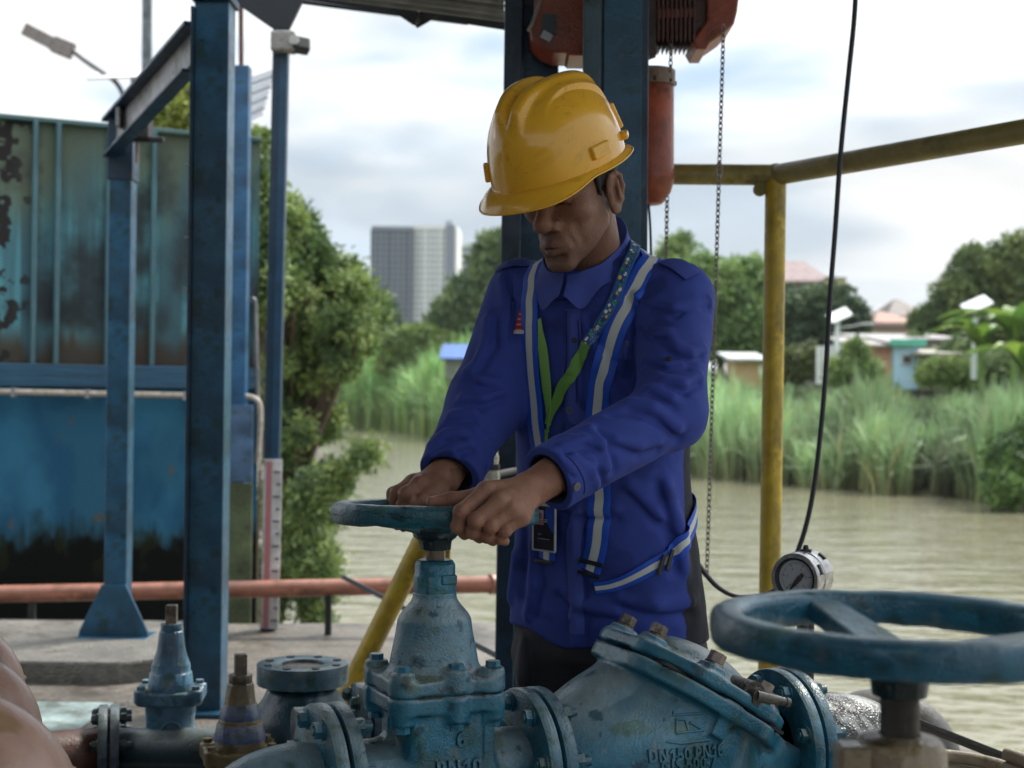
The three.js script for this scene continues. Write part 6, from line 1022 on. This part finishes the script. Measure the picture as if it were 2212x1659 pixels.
  const handL = hand({ wrist: K(1150, 1055, 2.375), arm: K(1205, 1020, 2.405), tend: V(-0.25, 0.62, 0.74).normalize(),
    fingers: [[K(1048, 1060, 2.315), K(996, 1106, 2.293), K(989, 1137, 2.300), K(1004, 1155, 2.318)], [K(1078, 1083, 2.298), K(1028, 1124, 2.283), K(1022, 1149, 2.295), K(1036, 1162, 2.318)], [K(1104, 1101, 2.300), K(1060, 1136, 2.288), K(1052, 1158, 2.300), K(1065, 1168, 2.320)], [K(1126, 1118, 2.312), K(1090, 1146, 2.300), K(1080, 1162, 2.310), K(1090, 1169, 2.326)]],
    thumb: [K(1098, 1066, 2.350), K(1030, 1072, 2.345), K(974, 1079, 2.342), K(932, 1084, 2.338)] });
  const handR = hand({ wrist: K(950, 1036, 2.655), arm: K(985, 985, 2.69), tend: V(-0.3, 0.75, 0.6).normalize(),
    fingers: [[K(905, 1046, 2.600), K(876, 1066, 2.578), K(869, 1092, 2.590), K(874, 1112, 2.610)], [K(893, 1043, 2.622), K(858, 1064, 2.606), K(848, 1095, 2.612), K(856, 1125, 2.625)], [K(890, 1044, 2.645), K(850, 1066, 2.638), K(842, 1100, 2.640), K(858, 1135, 2.635)], [K(892, 1048, 2.668), K(862, 1072, 2.668), K(858, 1104, 2.662), K(872, 1140, 2.645)]],
    thumb: [K(945, 1056, 2.610), K(930, 1068, 2.590), K(912, 1080, 2.580), K(893, 1090, 2.575)] });
  const handTint = (f) => (g) => tint(g, (p) => { const a = fbm(p.x * 90, p.y * 90, p.z * 90, 3), b = fbm(p.x * 30, p.y * 30, p.z * 30, 3); let c = [0.33, 0.165, 0.108].map((x) => x * (0.84 + 0.32 * a)); c = mix3(c, [0.24, 0.095, 0.065], sstep(0.5, 0.7, b) * 0.5); for (const [q, r2, n] of f.marks) { const d = p.distanceTo(q); if (d < r2) c = mix3(c, n ? [0.46, 0.27, 0.21] : [0.15, 0.062, 0.045], (n ? 0.8 : 0.42) * sstep(r2, r2 * 0.5, d) * (n ? 1 : 0.35 + 0.65 * Math.abs(Math.sin((p.y + p.x * 0.6) * 1400)))); } return c; });
  const gL = handTint(handL)(nets(handL, V(-0.16, 0.86, -2.46), V(0.115, 1.05, -2.24), 0.0023)), gR = handTint(handR)(nets(handR, V(-0.26, 0.86, -2.76), V(-0.03, 1.06, -2.53), 0.0025));
  // the rest of the body, under the clothes
  const under = loft(-0.03), bodyC = [cone(LS, LE, 0.045, 0.036), cone(LE, LW, 0.036, 0.027), cone(RS, RE, 0.045, 0.036), cone(RE, RW, 0.036, 0.027), cone(HR, KR, 0.07, 0.05), cone(KR, FR, 0.05, 0.035), cone(HL, KL, 0.07, 0.05), cone(KL, FL, 0.05, 0.035), cone(at(1288, 640, 2.84), at(1275, 540, 2.80), 0.058, 0.052)];
  const fBody = (x, y, z) => { let d = smax(under(x, y, z), 0.62 - y, 0.03); for (const c of bodyC) d = smin(d, c(x, y, z), 0.02); return d; };
  const bodyG = tint(nets(fBody, V(-0.20, 0.04, -3.12), V(0.44, 1.40, -2.34), 0.013), () => SK);
  const skin = new THREE.MeshPhysicalMaterial({ roughness: 0.62, roughnessMap: rep(roughTex, 18), vertexColors: true, bumpMap: rep(grain, 34), bumpScale: 0.0011, specularIntensity: 0.7 });
  part('body', boxUV(merge([bodyG, headG, gL, gR])), skin);
  // short hair round the back of the head and a sideburn
  const hr = ball(0, 0.045, -0.012, 0.0775, 0.091, 0.0945), sb = cone(V(0.0710, 0.045, 0.026), V(0.0720, 0.000, 0.020), 0.006, 0.0025), sb2 = cone(V(-0.0710, 0.045, 0.026), V(-0.0720, 0.000, 0.020), 0.006, 0.0025);
  const fHair = (x, y, z) => { let d = smax(hr(x, y, z), Math.max(-(y + 0.045 + 0.5 * Math.max(0, z + 0.05)), (z - 0.028) * 0.9), 0.008); d = smin(d, Math.min(sb(x, y, z), sb2(x, y, z)), 0.01); return d + 0.0016 * (noise3(x * 400, y * 200, z * 400) - 0.5); };
  part('hair', boxUV(nets(fHair, V(-0.10, -0.07, -0.13), V(0.10, 0.15, 0.05), 0.0034).applyMatrix4(HM)), flat(0.012, 0.010, 0.010, 0.75));

  // ---- hard hat
  {
    const hat = new THREE.Group(); hat.name = 'hard_hat'; hat.userData.label = 'glossy yellow hard hat with raised ridges and a short peak'; man.add(hat);
    const t2 = 40 * Math.PI / 180, p2 = 26 * Math.PI / 180, F2 = V(-Math.sin(t2) * Math.cos(p2), -Math.sin(p2), Math.cos(t2) * Math.cos(p2)), L2 = V(Math.cos(t2), 0, Math.sin(t2)); hat.applyMatrix4(new THREE.Matrix4().makeTranslation(-base.x, -base.y, -base.z).multiply(new THREE.Matrix4().makeBasis(L2, F2.clone().cross(L2), F2).setPosition(at(1219, 406, 2.69))));
    const Y0 = 0.040, HH = 0.152, ax = 0.116, zf = 0.138, zb = 0.140;
    const yellow = new THREE.MeshPhysicalMaterial({ color: new THREE.Color().setRGB(0.86, 0.45, 0.035), roughness: 0.34, clearcoat: 0.5, clearcoatRoughness: 0.10, specularIntensity: 0.6, side: THREE.DoubleSide, roughnessMap: rep(roughTex, 2), bumpMap: rep(grain, 5), bumpScale: 0.00012, map: null });
    const scuff = canvasTex(1024, 1024, (x, w) => { x.fillStyle = '#ffffff'; x.fillRect(0, 0, w, w); const r = rng(61); for (let i = 0; i < 260; i++) { x.fillStyle = 'rgba(' + (r() < 0.5 ? '120,95,50' : '70,60,40') + ',' + (0.02 + 0.05 * r()) + ')'; x.beginPath(); x.ellipse(r() * w, r() * w, 6 + 60 * r() * r(), 5 + 30 * r() * r(), r() * 3, 0, 7); x.fill(); } for (let i = 0; i < 150; i++) { const a = r() * w, b = r() * w, l = 10 + 70 * r() * r(), t = r() * 6.3; x.strokeStyle = 'rgba(60,45,20,' + (0.08 + 0.30 * r()) + ')'; x.lineWidth = 0.8 + r() * 1.6; x.beginPath(); x.moveTo(a, b); x.lineTo(a + Math.cos(t) * l, b + Math.sin(t) * l); x.stroke(); } for (let i = 0; i < 240; i++) { x.fillStyle = 'rgba(50,40,25,' + (0.1 + 0.4 * r()) + ')'; x.beginPath(); x.arc(r() * w, r() * w, 0.8 + 2.4 * r() * r(), 0, 7); x.fill(); } }); scuff.wrapS = scuff.wrapT = THREE.RepeatWrapping; yellow.map = rep(scuff, 3.3);
    const shell = (phi, t) => {                                         // t 0 at the brim, 1 on the crown
      const a = t * Math.PI / 2, r = Math.pow(Math.cos(a), 0.66), y = Math.pow(Math.sin(a), 0.95), cz = Math.cos(phi), sx = Math.sin(phi), Z = cz > 0 ? zf : zb;
      let p = V(sx * ax * r, Y0 + HH * y, cz * Z * r - 0.006 * y), n = V(p.x / ax / ax, (p.y - Y0) / HH / HH, p.z / Z / Z).normalize();
      const X = Math.abs(p.x), z = p.z;
      // the raised V: two ribs that start together over the brow and part towards the back
      const c1 = 0.014 + 0.030 * sstep(0.115, -0.06, z), env = sstep(0.118, 0.085, z) * sstep(-0.115, -0.06, z) * sstep(0.25, 0.5, y), rib = Math.exp(-Math.pow((X - c1) / 0.0155, 4));
      const c2 = 0.062 + 0.014 * sstep(0.06, -0.05, z), env2 = sstep(0.085, 0.0, z) * sstep(-0.105, -0.06, z) * sstep(0.2, 0.42, y), step = sstep(c2 - 0.003, c2 + 0.003, X);
      const front = Math.exp(-Math.pow(p.x / 0.03, 2)) * sstep(0.30, 0.5, y) * sstep(0.95, 0.55, y) * sstep(0.05, 0.10, z) * 0.004;
      p.addScaledVector(n, 0.0145 * rib * env + 0.0085 * (1 - step) * sstep(0.02, 0.05, X) * env2 * (1 - rib * env) + front - 0.0035 * Math.exp(-Math.pow(X / 0.010, 4)) * env);
      return p;
    };
    const NP = 220, NT = 120, pos = [], uv = [], idx = [];
    for (let j = 0; j <= NT; j++) for (let i = 0; i <= NP; i++) { const ph2 = i / NP * Math.PI * 2, p = shell(ph2, j / NT * 0.9995); pos.push(p.x, p.y, p.z); uv.push(p.x + p.z, p.y + p.z * 0.5); }
    for (let j = 0; j < NT; j++) for (let i = 0; i < NP; i++) { const a = j * (NP + 1) + i, b = a + 1, c = a + NP + 1, d = c + 1; idx.push(a, b, c, b, d, c); }
    const mk = (p, u, ix) => { let g = new THREE.BufferGeometry(); g.setAttribute('position', new THREE.Float32BufferAttribute(p, 3)); g.setAttribute('uv', new THREE.Float32BufferAttribute(u, 2)); g.setIndex(ix); g.computeVertexNormals(); return g; };
    mesh('shell', mk(pos, uv, idx), yellow, hat);
    // brim: narrow gutter at the sides, a short drooping peak in front
    const bp = [], bu = [], bi = [], NB = 10, lip = [];
    for (let i = 0; i <= NP; i++) {
      const f = i / NP * Math.PI * 2, q = shell(f, 0), fr = sstep(0.30, 0.95, Math.cos(f)), bk = sstep(0.4, 1, -Math.cos(f)), ext = 0.009 + 0.027 * fr + 0.007 * bk, drop = 0.009 + 0.018 * fr + 0.002 * bk, o = V(q.x / ax / ax, 0, q.z / zf / zf).normalize();
      for (let j = 0; j <= NB; j++) { const t = j / NB, p = q.clone().addScaledVector(o, ext * Math.pow(t, 0.85)); p.y -= drop * Math.pow(t, 1.3) - 0.004 * Math.sin(Math.PI * t) * fr; bp.push(p.x, p.y, p.z); bu.push(p.x + p.z, p.y + p.z * 0.5); if (j === NB) lip.push(p); }
    }
    for (let i = 0; i < NP; i++) for (let j = 0; j < NB; j++) { const a = i * (NB + 1) + j, b = a + 1, c = a + NB + 1, d = c + 1; bi.push(a, b, c, b, d, c); }
    mesh('peak', mk(bp, bu, bi), yellow, hat); lip.pop();
    mesh('rolled_edge', new THREE.TubeGeometry(new THREE.CatmullRomCurve3(lip.filter((_, i) => i % 2 === 0), true), 260, 0.0019, 8, true), yellow, hat);
    // accessory slots and the small upright lugs
    const lug = (f, t, w, h, d, out) => { const p = shell(f, t), q = shell(f, t + 0.04), e = shell(f + 0.03, t), u = e.sub(p).normalize(), v = q.sub(p).normalize(), n = u.clone().cross(v).normalize(); if (n.dot(p.clone().setY(p.y - 0.1)) < 0) n.negate(); const g = new RoundedBoxGeometry(w, h, d, 3, Math.min(w, h, d) * 0.35); g.applyMatrix4(new THREE.Matrix4().makeBasis(u, n.clone().cross(u), n).setPosition(p.addScaledVector(n, out))); return boxUV(g); };
    mesh('slot', lug(1.42, 0.10, 0.046, 0.024, 0.012, 0.001), yellow, hat); mesh('slot', lug(-1.42, 0.10, 0.046, 0.024, 0.012, 0.001), yellow, hat);
    mesh('lug', lug(2.18, 0.085, 0.028, 0.014, 0.016, 0.004), yellow, hat); mesh('lug', lug(-2.18, 0.085, 0.028, 0.014, 0.016, 0.004), yellow, hat); mesh('lug', lug(2.62, 0.20, 0.016, 0.050, 0.010, 0.006), yellow, hat); mesh('lug', lug(-0.75, 0.12, 0.018, 0.034, 0.010, 0.003), yellow, hat);
    mesh('liner', lathe([[0.085, 0.042], [0.09, 0.06], [0.085, 0.12], [0.05, 0.155], [0.001, 0.165]], 40).scale(1, 1, 1.15), flat(0.02, 0.02, 0.02, 0.9), hat);
  }

  // ---- ribbons that lie on the cloth
  const torsoF = (x, y, z) => { let d = torso0(x, y, z); let s = 0; if (d < 0.06) for (const [c, h, w, m, R] of folds) { const dx = x - m.x, dy = y - m.y, dz = z - m.z; if (dx * dx + dy * dy + dz * dz > R * R) continue; const q = c(x, y, z) / w; s += h * Math.exp(-q * q); } return smin(d, Math.min(armL(x, y, z), armR(x, y, z)) + 0.05, 0.05) - s - Math.max(0, crumple(x, y, z)); };
  const onCloth = (x, y, f = torsoF) => { for (let k = 0; k < 40; k++) { const p = hit(f, x, y, 2.2, 3.3); if (p) return p; x += (1300 - x) > 0 ? 1.5 : -1.5; } return at(x, y, 2.75); };
  function ribbon(px, width, lift, f = torsoF, n = 60, twist) {
    const c2 = new THREE.CatmullRomCurve3(px.map((q) => (q.isVector3 ? q : onCloth(q[0], q[1], f))), false, 'centripetal'), pts = [];
    for (let i = 0; i <= n; i++) { const q = c2.getPointAt(i / n); for (let k = 0; k < 5; k++) q.addScaledVector(grad(f, q, 0.008), -0.8 * f(q.x, q.y, q.z)); pts.push(q); }
    for (let s = 0; s < 2; s++) for (let i = 1; i < n; i++) pts[i].lerp(pts[i - 1].clone().add(pts[i + 1]).multiplyScalar(0.5), 0.5);
    const nor = pts.map((p) => grad(f, p, 0.012)), pos = [], uv = [], idx = [], m = 6; let run = 0;
    for (let i = 0; i <= n; i++) {
      const t = pts[Math.min(n, i + 1)].clone().sub(pts[Math.max(0, i - 1)]).normalize(), nn = nor[i].clone().addScaledVector(t, -nor[i].dot(t)).normalize(); let side = t.clone().cross(nn).normalize(); if (side.x < 0) side.negate(); if (i) run += pts[i].distanceTo(pts[i - 1]);
      const ww = typeof width === 'function' ? width(i / n) : width;
      for (const lay of [0, 1]) for (let j = 0; j <= m; j++) { const s = (lay ? m - j : j) / m - 0.5, p = pts[i].clone().addScaledVector(side, s * ww), out = f(p.x, p.y, p.z); p.addScaledVector(nn, clamp(-out, -0.004, 0.012) + lift + (lay ? -0.0016 : 0) ); if (twist) p.addScaledVector(nn, twist(i / n, s)); pos.push(p.x, p.y, p.z); uv.push(s + 0.5, run / 0.1); }
    }
    const w = 2 * (m + 1); for (let i = 0; i < n; i++) for (let j = 0; j < w; j++) { const a = i * w + j, b = i * w + (j + 1) % w, c = a + w, d = b + w; idx.push(a, c, b, b, c, d); }
    for (const e of [0, n]) for (let j = 0; j < m; j++) { const a = e * w + j, b = a + 1, c = e * w + (w - 1 - j), d = c - 1; idx.push(a, b, c, b, d, c); }
    const g = new THREE.BufferGeometry(); g.setAttribute('position', new THREE.Float32BufferAttribute(pos, 3)); g.setAttribute('uv', new THREE.Float32BufferAttribute(uv, 2)); g.setIndex(idx); g.computeVertexNormals(); return g;
  }
  const webT = canvasTex(128, 256, (x, w, h) => { x.fillStyle = '#1750c4'; x.fillRect(0, 0, w, h); x.fillStyle = '#c9ccc8'; x.fillRect(w * 0.30, 0, w * 0.40, h); x.fillStyle = 'rgba(0,0,0,0.10)'; for (let i = 0; i < h; i += 4) x.fillRect(0, i, w, 1); x.fillStyle = 'rgba(0,0,20,0.35)'; x.fillRect(w * 0.28, 0, 3, h); x.fillRect(w * 0.70, 0, 3, h); }); webT.wrapT = THREE.RepeatWrapping;
  const web = new THREE.MeshStandardMaterial({ map: webT, roughness: 0.6 }), buck = flat(0.01, 0.01, 0.012, 0.35);
  const strap = (px, wd, lift, n = 70) => part('reflective_strap', ribbon(px, wd, lift, torsoF, n), web);
  strap([[1172, 545], [1161, 575], [1151, 625], [1147, 690], [1149, 780], [1157, 870], [1165, 950], [1173, 1020], [1179, 1100], [1182, 1160], [1183, 1208]], 0.041, 0.006, 110);
  strap([[1424, 536], [1408, 560], [1382, 606], [1352, 664], [1326, 722], [1306, 790], [1294, 860], [1289, 930], [1291, 1000], [1296, 1060], [1297, 1120], [1289, 1180], [1275, 1232]], 0.043, 0.006, 120);
  const girth = (deg, y) => { const [cx, cz, a, b] = rowAt(y), t = deg * Math.PI / 180; return V(cx, y, cz).addScaledVector(LFT, a * Math.sin(t)).addScaledVector(FWD, b * Math.cos(t)); };
  strap([girth(185, 0.93), girth(150, 0.925), girth(122, 0.915), girth(104, 0.895), [1472, 1176], [1442, 1204], [1408, 1224], [1366, 1246], [1326, 1262], [1288, 1268]], (t) => lerp(0.037, 0.022, sstep(0.5, 1, t)), 0.008, 130);
  const clip = (x, y, w, h, rz, lift = 0.011) => { const p = onCloth(x, y), n = grad(torsoF, p, 0.01), g = box(w, h, 0.006, 0, 0, 0, 0.002); g.rotateZ(rz); g.applyQuaternion(new THREE.Quaternion().setFromUnitVectors(V(0, 0, 1), n)); p.addScaledVector(n, lift); part('buckle', T(g, p.x, p.y, p.z), buck); };
  clip(1280, 1213, 0.050, 0.008, -0.18); clip(1276, 1238, 0.046, 0.006, -0.18); clip(1183, 1212, 0.044, 0.008, 0); clip(1424, 1218, 0.008, 0.040, -0.3, 0.014); clip(1438, 1208, 0.008, 0.042, -0.3, 0.014);
  const cl = flat(0.043, 0.070, 0.315, 0.8);
  // placket, pocket flap and seams stitched on the shirt
  const seam = flat(0.016, 0.024, 0.14, 0.9);
  part('placket', ribbon([[1238, 668], [1239, 740], [1233, 880], [1236, 1000], [1240, 1150], [1243, 1270], [1246, 1370]], 0.030, 0.0025, torsoF, 120), cl);
  part('pocket_flap', ribbon([[1318, 752], [1348, 757], [1386, 752]], 0.034, 0.0035, torsoF, 30), cl);
  for (const px of [[[1225, 672], [1226, 740], [1220, 880]], [[1251, 690], [1252, 740], [1246, 870]], [[1374, 600], [1384, 660], [1386, 740], [1374, 830]], [[1100, 590], [1110, 660], [1106, 760], [1098, 860]]]) part('seam', ribbon(px, 0.0022, 0.0042, torsoF, 60), seam);
  for (const px of [[[1222, 984], [1248, 1010], [1262, 1040], [1262, 1066]], [[938, 994], [970, 1010], [1010, 1022], [1050, 1006]]]) part('seam', ribbon(px, 0.0022, 0.001, fShirt, 40), seam);
  // lanyard: printed upper length, plain green lower lengths
  const lanT = canvasTex(128, 1024, (x, w, h) => { x.fillStyle = '#2c568c'; x.fillRect(0, 0, w, h); const r = rng(3); for (let i = 0; i < 26; i++) { const y = i * 40 + 10, k = i % 4; x.fillStyle = ['#d9b62c', '#d5dfe6', '#2f8a4c', '#1d3d78'][k]; x.beginPath(); x.arc(30 + r() * 68, y, 15 + r() * 9, 0, 7); x.fill(); if (k === 1) { x.fillStyle = '#203c70'; x.beginPath(); x.arc(50 + r() * 40, y + 3, 7, 0, 7); x.fill(); } x.fillStyle = '#c9d4dd'; for (let q = 0; q < 4; q++) x.fillRect(20 + r() * 90, y + r() * 30, 3, 12); } }); lanT.wrapT = THREE.RepeatWrapping; lanT.repeat.set(1, 0.5);
  part('lanyard', ribbon([[1382, 532], [1366, 556], [1347, 600], [1327, 652], [1300, 700], [1270, 742]], 0.0205, 0.010, torsoF, 60), new THREE.MeshStandardMaterial({ map: lanT, roughness: 0.6 })).userData.label = 'blue lanyard printed with small yellow and white rings';
  const green = flat(0.13, 0.30, 0.05, 0.6);
  part('lanyard', ribbon([[1271, 740], [1240, 800], [1212, 855], [1194, 896], [1189, 915]], (t) => lerp(0.0225, 0.013, sstep(0.55, 1, t)), 0.0105, torsoF, 50), green).userData.label = 'plain green lanyard end';
  part('lanyard', ribbon([[1170, 690], [1173, 720], [1180, 780], [1186, 840], [1189, 890], [1188, 930]], (t) => lerp(0.012, 0.025, sstep(0, 0.3, t)) * lerp(1, 0.35, sstep(0.55, 1, t)), 0.0085, torsoF, 50, (t, s) => s * 0.006), flat(0.22, 0.46, 0.09, 0.6)).userData.label = 'bright green lanyard end';
  part('lanyard', ribbon([[1187, 925], [1187, 980], [1189, 1040], [1190, 1086]], 0.007, 0.012, torsoF, 30), green).userData.label = 'green lanyard cord above the badge';
  // badge in a clear holder
  {
    const p = onCloth(1190, 1138), n = grad(torsoF, p, 0.03); n.y *= 0.3; n.normalize(); const badge = new THREE.Group(); badge.name = 'identity_badge'; man.add(badge); badge.position.copy(p.clone().addScaledVector(n, 0.020).sub(base)); badge.quaternion.setFromUnitVectors(V(0, 0, 1), n); badge.rotateZ(-0.02);
    const w = 0.052, h = 0.086, fr = flat(0.42, 0.43, 0.44, 0.3);
    const tex = canvasTex(256, 420, (x, W, H) => { x.fillStyle = '#0a1226'; x.fillRect(0, 0, W, H); x.fillStyle = '#1746a6'; x.beginPath(); x.moveTo(150, 0); x.lineTo(256, 0); x.lineTo(256, 260); x.quadraticCurveTo(180, 200, 140, 60); x.fill(); x.fillStyle = '#b99a9c'; x.fillRect(36, 30, 86, 150); x.fillStyle = '#7c5550'; x.beginPath(); x.ellipse(79, 90, 24, 34, 0, 0, 7); x.fill(); x.fillStyle = '#8d6a6c'; x.fillRect(46, 128, 66, 52); x.fillStyle = '#9fb0d8'; x.fillRect(132, 120, 40, 10); x.fillRect(132, 140, 34, 10); x.fillStyle = '#5d6f9c'; x.fillRect(44, 270, 60, 5); x.fillRect(44, 282, 42, 5); x.fillStyle = '#8a98b4'; x.fillRect(44, 318, 160, 7); });
    mesh('card', T(new THREE.PlaneGeometry(w - 0.006, h - 0.008), 0, 0, 0.0022), new THREE.MeshStandardMaterial({ map: tex, roughness: 0.25 }), badge);
    mesh('backing', box(w, h, 0.003, 0, 0, 0, 0.001), flat(0.03, 0.035, 0.05, 0.4), badge);
    mesh('holder', [box(0.003, h, 0.005, -w / 2, 0, 0.001, 0.001), box(0.003, h, 0.005, w / 2, 0, 0.001, 0.001), box(w, 0.003, 0.0052, 0, -h / 2, 0.001, 0.001), box(w, 0.003, 0.0052, 0, h / 2, 0.001, 0.001)], fr, badge);
  }
  // collar: stand, fold and two pointed leaves
  {
    const N0 = at(1264, 531, 2.80), ring = (f, k, up) => { const cz = Math.cos(f), p = N0.clone().addScaledVector(LFT, Math.sin(f) * 0.076 * k).addScaledVector(FWD, cz * 0.084 * k); p.y += up - 0.064 * cz; return p; };
    const pos = [], idx = [], uv = [], nF = 90, rowsC = 9;
    for (let i = 0; i <= nF; i++) {
      const f = lerp(0.05, Math.PI * 2 - 0.05, i / nF), ff = Math.min(f, Math.PI * 2 - f), tipE = Math.exp(-Math.pow((ff - 0.42) / 0.24, 2)), dn = 0.036 + 0.030 * tipE + 0.006 * sstep(0.8, 1.4, ff), fl = 0.18 + 0.07 * tipE;
      const col = [[0.97, -0.040], [0.96, -0.015], [0.98, 0.0], [1.0, 0.004], [1.035, 0.002], [1.06, -dn * 0.25], [1.06 + fl * 0.4, -dn * 0.55], [1.06 + fl * 0.75, -dn * 0.85], [1.06 + fl, -dn]];
      col.forEach(([k, u], j) => { const p = ring(f, k, u); pos.push(p.x, p.y + 0.0012 * Math.sin(f * 9 + j), p.z); uv.push(f * 0.08, j * 0.02); });
    }
    for (let i = 0; i < nF; i++) for (let j = 0; j < rowsC - 1; j++) { const a = i * rowsC + j, b = a + 1, c = a + rowsC, d = c + 1; idx.push(a, c, b, b, c, d); }
    const g = new THREE.BufferGeometry(); g.setAttribute('position', new THREE.Float32BufferAttribute(pos, 3)); g.setAttribute('uv', new THREE.Float32BufferAttribute(uv, 2)); g.setIndex(idx); g.computeVertexNormals();
    const m = new THREE.MeshStandardMaterial({ color: new THREE.Color().setRGB(0.046, 0.075, 0.33), roughness: 0.8, side: THREE.DoubleSide, bumpMap: rep(weave, 14), bumpScale: 0.0004 }); part('collar', g, m);
  }
  // epaulettes, buttons, breast label, the dark inner cuff
  const shirtHit = (x, y) => onCloth(x, y, fShirt);
  part('epaulette', ribbon([[1150, 562], [1124, 562], [1100, 570], [1088, 584]], 0.040, 0.006, fShirt, 24), cl); part('epaulette', ribbon([[1440, 566], [1470, 578], [1496, 600]], 0.040, 0.006, fShirt, 24), cl);
  const button = (x, y, r, m) => { const p = shirtHit(x, y), n = grad(fShirt, p, 0.006); part('button', aim(turned([[0.001, 0.0028], [r * 0.45, 0.0022], [r * 0.6, 0.0032], [r, 0.0026], [r, -0.002], [0.001, -0.002]], 24, 0.0006), p, p.clone().add(n)), m); };
  const bm = flat(0.10, 0.11, 0.13, 0.3), bd = flat(0.02, 0.022, 0.03, 0.3);
  button(1241, 735, 0.0055, bd); button(1231, 886, 0.0068, bm); button(1352, 742, 0.0055, bm); button(1444, 776, 0.006, bd); button(1245, 1051, 0.0075, bm);
  const lab = ribbon([[1127, 670], [1124, 690], [1122, 714]], (t) => lerp(0.006, 0.021, t), 0.004, fShirt, 16); part('breast_label', lab, new THREE.MeshStandardMaterial({ map: canvasTex(64, 128, (x, w, h) => { x.fillStyle = '#8f2630'; x.fillRect(0, 0, w, h); x.fillStyle = '#c98d8d'; for (let i = 0; i < 9; i++) x.fillRect(14, 12 + i * 13, 36, 4); }), roughness: 0.7 })).userData.label = 'small red triangular label on the breast';
  part('breast_label', ribbon([[1122, 714], [1121, 722]], 0.022, 0.0045, fShirt, 4), flat(0.5, 0.5, 0.52, 0.6));
  for (const [c, d, r] of [[cutL, dirL, 0.0408], [cutR, dirR, 0.0408]]) part('inner_cuff', aim(lathe([[r, 0.002], [r - 0.003, -0.004], [r - 0.004, -0.05]], 40), c, c.clone().add(d)), flat(0.008, 0.009, 0.014, 0.9, { double: true }));
}
renderer.render(scene, camera);
